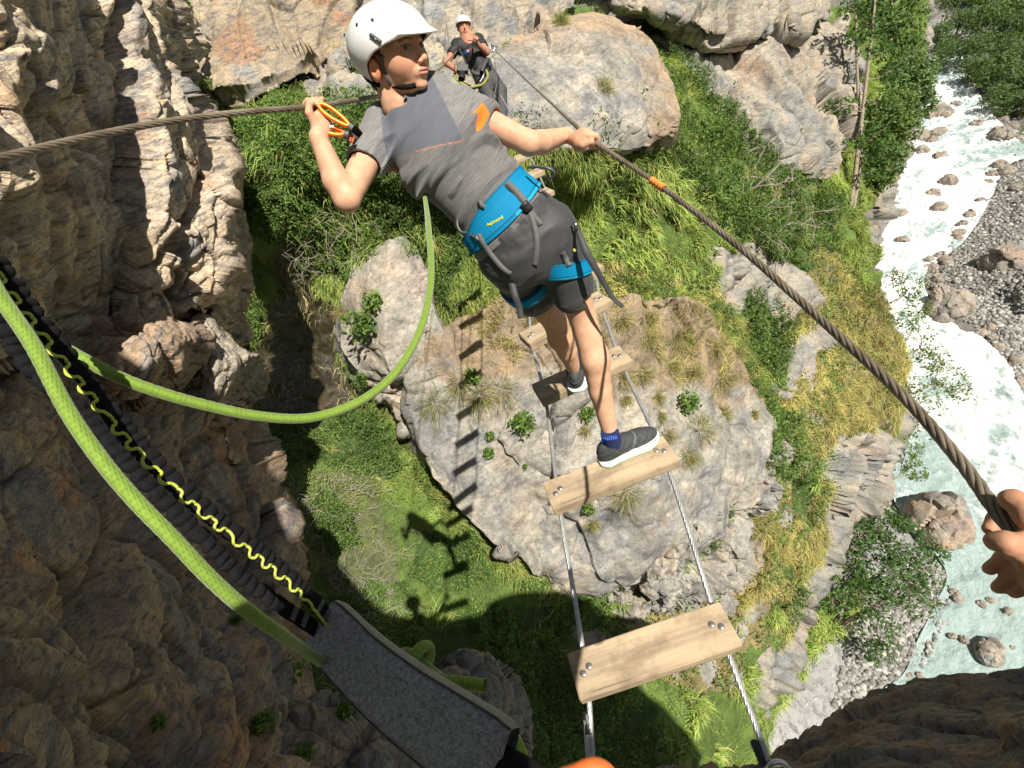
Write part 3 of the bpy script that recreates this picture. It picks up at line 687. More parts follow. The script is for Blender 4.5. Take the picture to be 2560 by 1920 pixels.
def build_ground():
    xs = np.r_[np.arange(-60, 2, 4.0), np.arange(2, 60, 0.22), np.arange(60, 220, 4.0)]
    ys = np.r_[np.arange(-40, -4, 4.0), np.arange(-4, 60, 0.28), np.arange(60, 120, 1.0), np.arange(120, 420, 8.0)]
    X, Y = np.meshgrid(xs, ys); q = np.c_[X.ravel(), Y.ravel()]
    h, ins, d, right = ground_h(q)
    P = np.c_[q, h]
    n = fbm(P * 0.35, 4, 310); n2 = fbm(P * 1.2, 4, 311)
    col = np.tile(np.array([0.22, 0.21, 0.185]), (len(q), 1)) * (1 + 0.2 * n2[:, None])
    g = sstep(0.0, 0.25, n + 0.25 * n2 + 0.02 * (d - 14) + np.where(right, 0, -0.05))[:, None]
    g = np.where(((q[:, 1] > 34) & right)[:, None], np.maximum(g, sstep(0, 8, d - 5)[:, None]), g)
    col = col * (1 - g) + np.array([0.10, 0.14, 0.05]) * g
    bar = ((d < 5) & ~right)[:, None]
    col = np.where(bar, np.array([0.42, 0.41, 0.40]) * (1 + 0.2 * n2[:, None]), col)
    m, nt, bs = newmat('gravel')
    at = nd(nt, 'ShaderNodeVertexColor'); at.layer_name = 'Col'; co = objco(nt)
    v = nd(nt, 'ShaderNodeTexVoronoi'); v.inputs['Scale'].default_value = 4.5; v.inputs['Detail'].default_value = 1.5; v.inputs['Lacunarity'].default_value = 2.6; nt.links.new(co, v.inputs['Vector'])
    tone = ramp(nt, nd(nt, 'ShaderNodeRGBToBW').outputs[0], [(0, 0.7), (1, 1.2)])
    bw = nt.nodes.new('ShaderNodeRGBToBW'); nt.links.new(v.outputs['Color'], bw.inputs[0])
    tone = ramp(nt, bw.outputs[0], [(0.1, 0.55), (0.5, 0.95), (0.9, 1.5)])
    gap = ramp(nt, v.outputs['Distance'], [(0.25, 1.0), (0.6, 0.35)])
    c = mixc(nt, at.outputs[0], tone, 1.0, 'MULTIPLY'); c = mixc(nt, c, gap, 0.8, 'MULTIPLY')
    nt.links.new(c, bs.inputs['Base Color']); bs.inputs['Roughness'].default_value = 0.9
    bump(nt, bs, gap, 1.0, 0.08)
    o = mesh_from('ground', P, gridfaces(len(ys), len(xs)), m, None, False, col); tag(o, kind='structure')
    if o.data.polygons[0].normal.z < 0: o.data.flip_normals()
build_ground()
# --- boulders: one mesh kind each, copied -----------------------------------------
def boulder_mesh(seed, flat=0.65):
    bm = bmesh.new(); bmesh.ops.create_icosphere(bm, subdivisions=5, radius=1.0)
    V = np.array([v.co for v in bm.verts]); 
    V = V * np.array([1.0, 0.8, flat])
    n = V / np.linalg.norm(V, axis=1, keepdims=True)
    h = 0.38 * facets(V + seed * 7.7, 0.9, (1, 1, 1), seed, 0.12) + 0.10 * facets(V + seed, 0.35, (1, 1, 1), seed + 3, 0.1) + 0.06 * fbm(V * 5, 3, seed)
    V = V + n * h[:, None] * 0.6
    for v, c in zip(bm.verts, V): v.co = c
    me = bpy.data.meshes.new('boulder'); bm.to_mesh(me); bm.free()
    a = me.color_attributes.new('Col', 'FLOAT_COLOR', 'POINT')
    c = np.ones((len(V), 4), np.float32); c[:, :3] = rockcol(V + seed * 3, seed, np.array([0.33, 0.29, 0.24]), C_BLUE, 0.15, 0.1)
    a.data.foreach_set('color', c.ravel())
    me.materials.append(M_ROCK)
    return me
BM = [boulder_mesh(k, f) for k, f in ((1, .7), (2, .6), (3, .8), (4, .55), (5, .65))]
def ground_at(x, y):
    h, ins, _, _ = ground_h(np.array([[x, y]])); return ZR if ins[0] else float(h[0])
def put_boulder(px, py, wpx, label, group, k=0, squash=1.0):
    p = onz(px, py, ZR)
    for _ in range(4):
        z = ground_at(p[0], p[1]); p = onz(px, py, z)
    dep = p @ _F; r = wpx * dep / FPX / 2
    o = bpy.data.objects.new('boulder', BM[k % 5]); COL.objects.link(o)
    o.location = (p[0], p[1], p[2] + r * 0.12); o.scale = (r, r, r * squash); o.rotation_euler = (random.uniform(-.3, .3), random.uniform(-.3, .3), random.uniform(0, 6))
    tag(o, label, 'boulder', group); return o
put_boulder(2345, 1310, 170, 'big rounded boulder in the river below the gripping hand', None, 2, 1.1)
put_boulder(2345, 285, 62, 'brown pointed boulder at the river edge, beneath the green trees', None, 3)
put_boulder(2520, 655, 130, 'wide flat-topped boulder on the gravel bank by the right edge', None, 1)
put_boulder(2380, 770, 110, 'low broad slab boulder where the rapids narrow', None, 3)
put_boulder(2470, 1630, 72, 'wet boulder breaking the shallow water below the gripping hand', None, 0)
MIDR = [(2440,312,28,'small boulder in the white water near the far bend'),(2350,392,36,'grey boulder at the middle of the upper rapids'),(2368,456,42,'twin-topped boulder in the middle of the white rapids'),(2335,485,34,'brown boulder left of the twin-topped one'),(2350,520,40,'long brown boulder below the twin-topped one'),(2253,537,32,'brown boulder by the left side of the rapids'),(2256,603,34,'yellowish boulder near the left bank in the foam'),(2245,417,22,'small brown boulder beside the left bank shallows'),(2390,260,22,'small boulder in the turquoise water upstream'),(2500,343,60,'flat boulder at the right bank pool')]
for k, (x, y, w, l) in enumerate(MIDR): put_boulder(x, y, w, l, 'boulders standing in the rapids', k)
LBL = 'grey boulder heaped against the left river bank below the green trees'
LB = [(2262,345,50),(2300,345,44),(2340,335,40),(2250,368,46),(2305,378,36),(2285,320,30),(2330,352,26),(2268,330,24)]
LB.sort()
for k, (x, y, w) in enumerate(LB): put_boulder(x, y, w, ordl(k, 8, 'boulder of the heap against the left river bank', 'leftmost', 'rightmost'), 'boulders heaped at the left bank', k + 1)
RBK = [(2500,415,34),(2480,435,30),(2465,460,26),(2515,432,38),(2455,505,26),(2425,540,30),(2410,562,26),(2395,585,34),(2398,603,28),(2430,560,24),(2350,640,26),(2368,655,34),(2320,650,26),(2345,700,34),(2352,722,30),(2370,735,22),(2330,672,34),(2470,820,30),(2450,835,36),(2500,870,30),(2535,900,34),(2545,960,36),(2530,860,24),(2480,845,26),(2420,215,18),(2440,235,20),(2465,262,22),(2485,290,22),(2505,300,24),(2530,320,26),(2412,180,14),(2550,350,26),(2440,230,16),(2540,470,26)]
RBK.sort(key=lambda b: b[1])
for k, (x, y, w) in enumerate(RBK): put_boulder(x + random.uniform(-4, 4), y, w, ordl(k % 17, 17, 'boulder lining the right bank ' + ('upstream of' if k < 17 else 'at and below') + ' the narrows'), 'boulders lining the right bank', k)
LW = [(2385,1480,22),(2395,1500,26),(2375,1470,18),(2455,1510,22),(2475,1500,20),(2520,1530,26),(2380,1590,20),(2410,1600,22),(2530,1620,16),(2190,1745,40),(2270,1690,24),(2300,1690,22),(2330,1720,16),(2150,1760,20),(2240,1700,16)]
LW.sort()
for k, (x, y, w) in enumerate(LW): put_boulder(x, y, w, ordl(k, 15, 'pale stone in the shallows by the gravel bar', 'leftmost', 'rightmost'), 'stones at the gravel bar', k + 2)
def build_stones():
    """loose stones: banks and bar (nobody could count them)"""
    ico = bmesh.new(); bmesh.ops.create_icosphere(ico, subdivisions=1, radius=1.0)
    V0 = np.array([v.co for v in ico.verts]); F0 = np.array([[v.index for v in f.verts] for f in ico.faces]); ico.free()
    pts = []
    rng = np.random.default_rng(5)
    def region(poly, n, r0, r1):
        x0, y0 = np.min(poly, 0); x1, y1 = np.max(poly, 0); c = 0
        px = np.c_[rng.uniform(x0, x1, n * 3), rng.uniform(y0, y1, n * 3)]; px = px[inpoly(px[:, None, :], poly)[:, 0]][:n]
        for x, y in px:
            p = onz(x, y, ZR); pts.append((p, rng.uniform(r0, r1) * rng.uniform(0.6, 1.6), rng.uniform(0, 1)))
    region([(2400,140),(2560,330),(2560,700),(2560,1000),(2480,850),(2330,760),(2300,690),(2420,540),(2540,400),(2440,240)], 3800, 0.06, 0.15)
    region([(2130,1560),(2200,1430),(2260,1380),(2380,1430),(2370,1540),(2320,1640),(2260,1720),(2140,1800),(2080,1760)], 2600, 0.04, 0.12)
    region([(2560,650),(2700,900),(2700,1100),(2600,1080),(2500,900)], 500, 0.06, 0.16)
    q = np.array([p[0] for p in pts]); 
    for _ in range(3):
        h, ins, d, rt = ground_h(q[:, :2]); h = np.where(ins, ZR - 0.02, h); ray = q / np.abs(q[:, 2:3]); q = ray * np.abs(h)[:, None]
    n = len(q); r = np.array([p[1] for p in pts]); tone = np.array([p[2] for p in pts])
    ang = rng.uniform(0, 6.28, n); sc = rng.uniform(0.55, 1.0, (n, 3)) * r[:, None]; sc[:, 2] *= 0.7
    V = V0[None] * sc[:, None] * (1 + 0.3 * rng.uniform(-1, 1, (n, len(V0), 1)))
    c, s = np.cos(ang)[:, None], np.sin(ang)[:, None]
    V = np.stack([V[..., 0] * c - V[..., 1] * s, V[..., 0] * s + V[..., 1] * c, V[..., 2]], -1) + q[:, None]
    F = F0[None] + (np.arange(n) * len(V0))[:, None, None]
    col = np.repeat((np.array([0.31, 0.30, 0.275]) * (0.45 + 0.9 * tone[:, None] ** 1.3))[:, None], len(V0), 1).reshape(-1, 3)
    o = mesh_from('loose_stones', V.reshape(-1, 3), F.reshape(-1, 3), vcmat('stone', 0.85, 0.2, 8), None, False, col)
    tag(o, 'loose grey stones strewn along the river banks', 'stones', kind='stuff')
build_stones()
# ================================================================ vegetation
lower = patch([[(1960,1480,18.2),(2060,1440,18.7),(2130,1440,19.3),(2185,1480,20.2)], [(1900,1620,17.3),(2040,1600,18.3),(2130,1600,19.1),(2160,1640,20.2)], [(1850,1780,16.3),(1980,1780,17.8),(2080,1760,18.8),(2140,1790,20)], [(1760,1980,15.2),(1900,1980,16.8),(2020,1960,18.2),(2110,1960,20)]], 90, 130, {'R': (None, 2, 8)})
lower.P = lower.P + lower.N * (0.3 * fbm(lower.P.reshape(-1, 3) * 0.7, 4, 401)).reshape(lower.P.shape[0], -1)[..., None]
tag(pmesh('hillside', lower, M_SOIL, np.tile(C_SOIL * .6 + C_GREEN * .6, (lower.P.shape[0] * lower.P.shape[1], 1))), kind='structure')
lower.T = np.full(lower.P.shape[:2], GR)

def sample(o, n, typ, seed, lim=(-60, 2640, -60, 1990)):
    """n random surface points (area weighted) of the given types -> pos, normal, px"""
    rng = np.random.default_rng(seed); P = o.P
    e1 = P[1:, :-1] - P[:-1, :-1]; e2 = P[:-1, 1:] - P[:-1, :-1]
    a = np.linalg.norm(np.cross(e1, e2), axis=2)
    T = o.T[:-1, :-1]; ok = np.isin(T, typ) & (a < 0.5)
    x, y = o.px[:-1, :-1, 0], o.px[:-1, :-1, 1]; ok &= (x > lim[0]) & (x < lim[1]) & (y > lim[2]) & (y < lim[3])
    w = (a * ok).ravel(); area = w.sum(); 
    if area <= 0: return None
    idx = rng.choice(len(w), n, p=w / area); nu = P.shape[1]
    r, c = idx // (nu - 1), idx % (nu - 1); s, t = rng.uniform(0, 1, (2, n, 1))
    q = P[r, c] + e1[r, c] * s + e2[r, c] * t
    return q, o.N[r, c], o.px[r, c], area
UPV = np.array([0, 0, 1.0])
def unit(v): return v / (np.linalg.norm(v, axis=-1, keepdims=True) + 1e-9)
def blades(q, up, L, w, col, rng, bend=0.5, lean=None):
    """tapered bent blade: 2 segments, 5 verts -> 1 quad + 1 tri (as degenerate quads)"""
    n = len(q); side = unit(np.cross(up, rng.normal(size=(n, 3)) if lean is None else lean + rng.normal(size=(n, 3)) * .55)); fw = np.cross(side, up)
    L = L[:, None]; w = w[:, None]
    m = q + up * L * 0.55 + fw * L * 0.12 * bend
    t = q + up * L * (0.95 - 0.25 * bend) + fw * L * 0.55 * bend - UPV * L * 0.18 * bend
    V = np.stack([q - side * w, q + side * w, m + side * w * 0.8, m - side * w * 0.8, t], 1)
    b = (np.arange(n) * 5)[:, None]
    F = np.concatenate([b + np.array([[0, 1, 2]]), b + np.array([[0, 2, 3]]), b + np.array([[3, 2, 4]])])
    shade = np.array([0.75, 0.75, 1.0, 1.0, 1.15])[None, :, None]   # blade colour runs paler from root to tip
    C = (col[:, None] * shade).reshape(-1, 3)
    return V.reshape(-1, 3), F, C
def leaves(q, nrm, s, col, rng, asp=0.5):
    n = len(q); a = unit(np.cross(nrm, rng.normal(size=(n, 3)))); b = np.cross(nrm, a)
    s = s[:, None]
    V = np.stack([q - a * s, q + b * s * asp + nrm * s * 0.12, q + a * s, q - b * s * asp + nrm * s * 0.12], 1)
    F = (np.arange(n) * 4)[:, None] + np.array([[0, 1, 2, 3]])
    C = np.repeat(col[:, None], 4, 1).reshape(-1, 3)
    return V.reshape(-1, 3), F, C
def cols(n, rng, a, b, var=0.25, dead=0.0, deadc=(0.3, 0.22, 0.1)):
    t = rng.uniform(0, 1, (n, 1)); c = np.array(a) * (1 - t) + np.array(b) * t
    c = c * (1 + var * rng.uniform(-1, 1, (n, 1)))
    d = rng.uniform(0, 1, n) < dead; c[d] = np.array(deadc) * (1 + 0.3 * rng.uniform(-1, 1, (d.sum(), 1)))
    return c
G_BR, G_MD, G_DK = (0.30, 0.36, 0.085), (0.165, 0.245, 0.055), (0.06, 0.125, 0.03)
GOLD, STRAW = (0.42, 0.34, 0.13), (0.55, 0.46, 0.25)
def grass_field(name, o, typ, dens, L, w, a, b, seed, label, lim=(-60, 2640, -60, 1990), dead=0.06, dirv=(0.1, -0.1, 0), clump=0.3, cap=230000):
    r = sample(o, 1000, typ, seed, lim)
    if r is None: return
    n = int(min(cap, r[3] * dens)); q, N, px, _ = sample(o, n, typ, seed, lim); rng = np.random.default_rng(seed)
    cl = fbm(q * 1.6, 3, seed); keep = rng.uniform(0, 1, n) < np.clip(0.75 + clump * cl * 1.5, 0.12, 1); q, N, cl = q[keep], N[keep], cl[keep]; n = len(q)
    flow = np.stack([fbm(q * 0.8, 2, seed + 1), fbm(q * 0.8, 2, seed + 2), fbm(q * 0.8, 2, seed + 3)], 1) * 1.6
    up = unit(N * 0.6 + UPV * 0.5 + flow * 0.5 + np.array(dirv) + rng.normal(size=(n, 3)) * 0.28)
    dn = np.sum(up * N, 1, keepdims=True); up = unit(up + N * np.maximum(0, 0.5 - dn))
    big = fbm(q * 0.5, 3, seed + 7)[:, None]
    c = cols(n, rng, a, b, 0.25, dead, GOLD) * (1 + 0.5 * big)
    hf = fbm(q * 4.2, 3, seed + 9); c = c * (1 + 0.75 * hf[:, None] + 0.35 * rng.uniform(-1, 1, (n, 1)))
    ll = L * rng.uniform(0.45, 1.25, n) * np.clip(1 + 0.7 * cl + 1.1 * hf, 0.25, 2.2)
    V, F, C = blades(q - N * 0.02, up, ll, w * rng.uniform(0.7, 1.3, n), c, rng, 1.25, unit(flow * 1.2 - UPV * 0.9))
    ob = mesh_from(name, V, F, M_BLADE, None, False, C); tag(ob, label, 'grass', kind='stuff'); return ob
def leaf_field(name, o, typ, dens, H, s, a, b, seed, label, lim=(-60, 2640, -60, 1990), dead=0.02, cap=200000, lump=1.2):
    r = sample(o, 1000, typ, seed, lim)
    if r is None: return
    n = int(min(cap, r[3] * dens)); q, N, px, _ = sample(o, n, typ, seed, lim); rng = np.random.default_rng(seed)
    lu = np.clip(0.5 + fbm(q * lump, 4, seed) * 1.9, 0.0, 1.3)
    keep = rng.uniform(0, 1, n) < 0.45 + lu; q, N, lu = q[keep], N[keep], lu[keep]; n = len(q)
    up = unit(N * 0.5 + UPV * 0.5)
    h = H * lu * rng.uniform(0, 1, n) ** 0.45
    p = q + up * h[:, None] + rng.normal(size=(n, 3)) * 0.02
    nr = unit(up * 0.9 + rng.normal(size=(n, 3)) * 0.55)
    kind = fbm(q * 0.9 + 30, 3, seed + 4)[:, None]
    c = cols(n, rng, a, b, 0.3, dead) * (1 + 0.7 * kind)
    V, F, C = leaves(p, nr, s * rng.uniform(0.6, 1.3, n), c, rng)
    ob = mesh_from(name, V, F, M_LEAF, None, False, C); tag(ob, label, 'undergrowth', kind='stuff'); return ob
grass_field('grass', main, [GR], 3000, 0.17, 0.0062, G_MD, G_BR, 501, 'bright green grass covering the gorge slopes', (530, 1500, 150, 1960), dirv=(0.25, -0.25, -0.1))
grass_field('grass', main, [GR], 1300, 0.25, 0.011, G_MD, G_BR, 502, 'bright green grass on the right-hand slope', (1500, 2300, 150, 1960))
grass_field('dry_grass', main, [DR, SO], 1000, 0.24, 0.008, (0.24, 0.28, 0.07), GOLD, 503, 'golden dry grass mixed with green on the sunny spur', dead=0.3)
grass_field('grass', lower, [GR], 600, 0.38, 0.014, G_MD, G_BR, 504, 'bright green grass on the lowest slope above the gravel bar')
grass_field('grass', main, [LF, BR], 160, 0.24, 0.006, G_MD, G_BR, 505, 'long grass poking through the leafy undergrowth', dead=0.15)
grass_field('grass', main, [WT], 120, 0.22, 0.005, G_MD, STRAW, 506, 'thin grass tufts in the wet stream bed', clump=2.2, dead=0.3)
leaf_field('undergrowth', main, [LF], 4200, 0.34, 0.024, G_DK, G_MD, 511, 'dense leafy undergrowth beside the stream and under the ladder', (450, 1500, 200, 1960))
leaf_field('undergrowth', main, [LF], 1300, 0.6, 0.036, G_DK, G_MD, 512, 'leafy bushes cloaking the right-hand slope', (1500, 2400, -60, 1990))
leaf_field('undergrowth', main, [GR, BR], 1500, 0.2, 0.019, G_MD, G_BR, 513, 'low leafy plants among the grass', (-60, 2400, -60, 1990))
leaf_field('undergrowth', main, [DR], 260, 0.35, 0.04, G_DK, (0.2, 0.27, 0.07), 517, 'green plants scattered through the golden grass', (1300, 2400, 500, 1800), lump=0.9, dead=.1)
leaf_field('undergrowth', lower, [GR], 330, 0.3, 0.045, G_DK, G_MD, 514, 'leafy plants on the lowest slope')

slab3.T = np.zeros(slab3.P.shape[:2], int); slab3.N = slab3.N2
_pp = slab3.P @ CM.T; _y = _pp[..., 1] / _pp[..., 2] * FPX + 960; _x = _pp[..., 0] / _pp[..., 2] * FPX + 1280
_m = (sstep(1120, 820, _y - .10 * (_x - 1400)).ravel() * .75 + .5 * fbm(slab3.P.reshape(-1, 3) * 1.6, 4, 441) > .52).reshape(_y.shape); slab3.T[_m] = DR
grass_field('dry_grass', slab3, [DR], 1300, 0.17, 0.0045, (0.16, 0.20, 0.05), GOLD, 507, 'dry grass growing on the upper part of the big slab', dead=0.35, cap=30000, clump=2.0)
leaf_field('undergrowth', slab3, [DR], 300, 0.10, 0.014, G_MD, G_BR, 515, 'small green plants scattered over the upper slab', cap=12000, lump=2.5)
class _E: pass
edge_ = _E(); edge_.P, edge_.N, edge_.px = main.P, main.N, main.px
edge_.T = np.where((main.ring < 42) & (main.T != RK) & (main.T != WT), 9, 0); edge_.T[(main.ring < 34) & (main.px[..., 0] > 1500) & (main.px[..., 1] < 1500)] = 9
grass_field('grass', edge_, [9], 1800, 0.28, 0.007, G_MD, G_BR, 508, 'long grass fringing the rock slabs', (530, 2000, 150, 1960), dead=0.15, clump=1.2, cap=60000)
leaf_field('undergrowth', edge_, [9], 2600, 0.45, 0.026, G_DK, G_MD, 516, 'leafy plants fringing the rock slabs', (530, 2000, 150, 1960), cap=70000, lump=2.0)
def project(P):
    c = P @ CM.T; return np.stack([c[..., 0] / c[..., 2] * FPX + 1280, c[..., 1] / c[..., 2] * FPX + 960], -1), c[..., 2]
def surf(o, x, y):
    if not hasattr(o, 'pp'): o.pp, o.dd = project(o.P)
    d = (o.pp[..., 0] - x) ** 2 + (o.pp[..., 1] - y) ** 2
    d = np.where(d < d.min() + 60, d + o.dd * 10, 1e9 + d)
    i = np.unravel_index(np.argmin(d), d.shape); return o.P[i], unit(o.N2[i] if hasattr(o, 'N2') else o.N[i]), o.dd[i]
def tuft(o, x, y, rpx, label, kind='gold', k=0, group=None, name='grass_tuft', cat='grass tuft'):
    p, N, d = surf(o, x, y); r = rpx * d / FPX; rng = np.random.default_rng(int(x * 7 + y))
    n = 260 if kind != 'leafy' else 150
    if kind == 'leafy':
        th = rng.normal(size=(n, 3)); th = unit(th); th += N * 0.5; q = p + th * r * rng.uniform(0.3, 0.9, (n, 1)) * 0.8 + N * r * 0.3
        V, F, C = leaves(q, unit(N * 0.6 + rng.normal(size=(n, 3)) * 0.6), np.full(n, r * 0.17 + 0.006), cols(n, rng, G_DK, G_MD, 0.3) * 1.2, rng, 0.45)
        ob = mesh_from('small_plant' if name == 'grass_tuft' else name, V - p, F, M_LEAF, None, False, C)
    else:
        q = p + rng.normal(size=(n, 3)) * r * 0.22; up = unit(N * 0.55 + unit(q - p) * 0.9 + np.array([0, 0, -0.35]) * (kind == 'gold') + rng.normal(size=(n, 3)) * 0.25)
        c = cols(n, rng, (0.17, 0.24, 0.06), GOLD, 0.2, 0.25, STRAW) if kind == 'gold' else cols(n, rng, G_MD, G_BR, 0.2, 0.1, GOLD)
        V, F, C = blades(q, up, r * rng.uniform(0.8, 1.5, n), np.full(n, 0.0035 * d / 9), c, rng, 0.8)
        ob = mesh_from(name, V - p, F, M_BLADE, None, False, C)
    ob.location = p; tag(ob, label, cat if kind != 'leafy' else 'plant', group); return ob
TG = 'golden grass tufts on the big slab'
_T = sorted([(1090,1012,48),(1252,978,46),(1552,805,32),(1620,797,25),(1696,843,36),(1620,848,24),(1607,936,30),(1670,920,36),(1556,945,28),(1561,1000,20),(1641,995,24),(1805,953,36),(1810,1033,22),(1751,1075,38),(1650,1042,16),(1666,1088,22),(1721,1143,28),(1565,1235,42),(1480,1308,18),(1460,1078,16),(1885,1037,14),(1784,869,34),(1843,886,28),(1200,990,40),(1150,960,38),(1500,850,26),(1430,800,30),(1340,800,28),(1740,930,22),(1600,1130,14)], key=lambda t: t[1])
for _r, _n in enumerate(('uppermost', 'second', 'third', 'fourth', 'lowest')):
    _row = sorted(_T[_r * 6:_r * 6 + 6])
    for k, (x, y, r) in enumerate(_row): tuft(slab3, x, y, r * 1.1, 'golden tuft on the slab, ' + ordl(k, 6, 'in the ' + _n + ' row', 'leftmost', 'rightmost'), 'gold', k, TG)
for x, y, r, l in [(1303,1054,38,'leafy plant on the slab just left of the lower ladder cable'),(1472,1037,24,'small bright green plant on the slab directly beside the calf of the standing leg'),(1717,1012,34,'leafy green plant in the middle of the golden tufts, right of the ladder'),(1468,1265,20,'bright rosette plant on the slab just below the plank under the shoe'),(1717,856,12,'tiny green plant near the upper edge of the slab'),(1225,1135,18,'green rosette on the slab next to a plank shadow'),(1225,1088,15,'small rounded cushion plant on the slab, above the rosette by the plank shadows'),(1312,1165,9,'tiny sprig on the slab close to the left end of the plank under the shoe'),(1180,940,26,'dark green plant at the upper left of the slab, by the top plank shadow')]:
    tuft(slab3, x, y, r * 1.2, l, 'leafy', name='small_plant')
tuft(boul2, 925, 800, 60, 'small leafy bush growing on top of the pale boulder, casting a shadow', 'leafy', name='bush')
tuft(boul2, 945, 760, 40, 'upper tuft of leaves on the pale boulder', 'leafy', name='bush')
tuft(boul2, 905, 935, 30, 'bright broad-leaved rosette at the lower edge of the pale boulder', 'leafy', name='small_plant')
tuft(boul2, 860, 780, 26, 'straw-coloured grass tuft at the left edge of the pale boulder', 'gold')
tuft(slab1, 1508, 222, 28, 'lone straw-coloured grass tuft in the middle of the grey hump', 'gold')
tuft(slab1, 1405, 55, 24, 'green tuft near the top edge of the grey hump', 'green')

# --- shrubs and trees -----------------------------------------------------------
M_BARK = vcmat('bark', 0.9, 0.35, 25)
def barkcol(n, c=(0.26, 0.21, 0.16)): return np.tile(np.array(c), (n, 1))
def limb(a, b, r0, r1, rng, k=8, wob=0.06):
    t = np.linspace(0, 1, k)[:, None]; L = np.linalg.norm(np.array(b) - a)
    p = np.array(a) * (1 - t) + np.array(b) * t + np.sin(t * np.pi) * rng.normal(size=3) * L * wob + rng.normal(size=(k, 3)) * L * wob * 0.15 * (t > 0)
    return p, np.linspace(r0, r1, k)
def tree(name, label, cat, trunks, blobs, leafn, leaf, a, b, seed, group=None, parts=True, bark=(0.26, 0.21, 0.16), holes=0.3, twigs=3):
    """trunks: list of (list of world pts, r0, r1); blobs: list of (centre, radius)"""
    rng = np.random.default_rng(seed); paths = []
    tips = []
    for pts, r0, r1 in trunks:
        p = catmull(np.array(pts), 26); paths.append((p, np.linspace(r0, r1, 26))); tips.append(p)
    allp = np.concatenate(tips)
    for c, r in blobs:
        j = np.argmin(np.linalg.norm(allp - c, axis=1) + 0.6 * np.maximum(0, allp[:, 2] - c[2]))
        p, rr = limb(allp[j], c, max(r0 * 0.3, 0.012), 0.01, rng); paths.append((p, rr))
        for _ in range(twigs):
            e = c + unit(rng.normal(size=3)) * r * 0.85; p2, rr2 = limb(p[rng.integers(4, 8)], e, 0.012, 0.004, rng, 6); paths.append((p2, rr2))
    V, F = join([tube(p, r, 6)[:2] for p, r in paths])
    tr = mesh_from('trunk', V, F, M_BARK, None, True, barkcol(len(V), bark)); tr.data.validate()
    Q, NN, CC = [], [], []
    w = np.array([r ** 2 for _, r in blobs]); w = w / w.sum()
    for (c, r), ww in zip(blobs, w):
        n = int(leafn * ww); d = unit(rng.normal(size=(n, 3))); rad = rng.uniform(0.35, 1, (n, 1)) ** 0.6
        q = c + d * rad * r * np.array([1, 1, 0.8]) * (1 + 0.35 * fbm(d * 2 + c, 3, seed)[:, None])
        # clump into sprays
        g = fbm(q / r * 2.6, 3, seed + 3); keep = g > -0.35 + holes; q, d = q[keep], d[keep]
        Q.append(q); NN.append(unit(d * 0.5 + UPV * 0.6 + rng.normal(size=q.shape) * 0.6)); CC.append(cols(len(q), rng, a, b, 0.3) * (1 + 0.3 * fbm(q / r * 1.5, 2, seed + 8)[:, None]))
    Q, NN, CC = map(np.concatenate, (Q, NN, CC))
    V, F, C = leaves(Q, NN, leaf * rng.uniform(0.6, 1.3, len(Q)), CC, rng, 0.42)
    cr = mesh_from('crown', V, F, M_LEAF, None, False, C)
    return base(name, label, cat, [tr, cr], loc=trunks[0][0][0], group=group)
def B(x, y, d, rpx): return (W(x, y, d), rpx * d / FPX)
tree('tree', 'tall slender tree with two bare stems and drooping leaf clusters', 'tree',
     [([W(2110,592,17), W(2132,480,16.8), W(2148,350,16.6), W(2166,200,16.4), W(2182,60,16.2), W(2196,-80,16)], .085, .03), ([W(2118,590,17), W(2150,420,16.8), W(2148,300,16.7), W(2142,150,16.6), W(2138,0,16.5), (W(2134,-80,16.4))], .07, .025)],
     [B(x, y, 16.4, r) for x, y, r in [(2165,60,38),(2178,112,42),(2138,92,32),(2208,132,28),(2108,268,34),(2078,262,18),(2182,350,44),(2206,372,46),(2136,352,24),(2232,420,28),(2172,432,24),(2205,250,40),(2228,175,36),(2180,0,44),(2120,20,30),(2066,378,14)]], 5200, 0.075, G_DK, (0.09, 0.16, 0.04), 601, bark=(0.28, 0.23, 0.17), holes=0.35)
tree('tree', 'green riverside tree with dense crown, nearest the thin tall tree', 'tree', [([W(2190,520,19), W(2210,420,19), W(2225,300,19)], .15, .05)], [B(x, y, 19, r) for x, y, r in [(2190,440,50),(2215,380,55),(2240,320,55),(2200,300,60),(2170,380,45),(2240,260,45)]], 9000, 0.085, (0.09, 0.15, 0.03), (0.15, 0.22, 0.06), 602, 'trees beside the river', holes=0.2)
tree('tree', 'green riverside tree hanging over the turquoise shallows, right of the thin tall tree', 'tree', [([W(2250,400,23), W(2270,300,23), W(2280,200,23)], .18, .05)], [B(x, y, 23, r) for x, y, r in [(2285,230,50),(2305,260,38),(2270,180,60),(2230,220,50),(2300,190,40),(2262,290,42)]], 9000, 0.10, (0.10, 0.17, 0.05), (0.18, 0.26, 0.10), 603, 'trees beside the river', holes=0.2)
tree('tree', 'tall pale green tree behind the upper stems of the thin tree, at the top edge', 'tree', [([W(2210,260,27), W(2225,120,27), W(2230,0,27)], .2, .06)], [B(x, y, 27, r) for x, y, r in [(2225,120,60),(2250,60,60),(2200,60,50),(2240,0,60),(2190,140,45),(2265,120,45),(2200,-30,50)]], 9000, 0.11, (0.06, 0.12, 0.03), (0.15, 0.23, 0.06), 604, 'trees beside the river', holes=0.22)
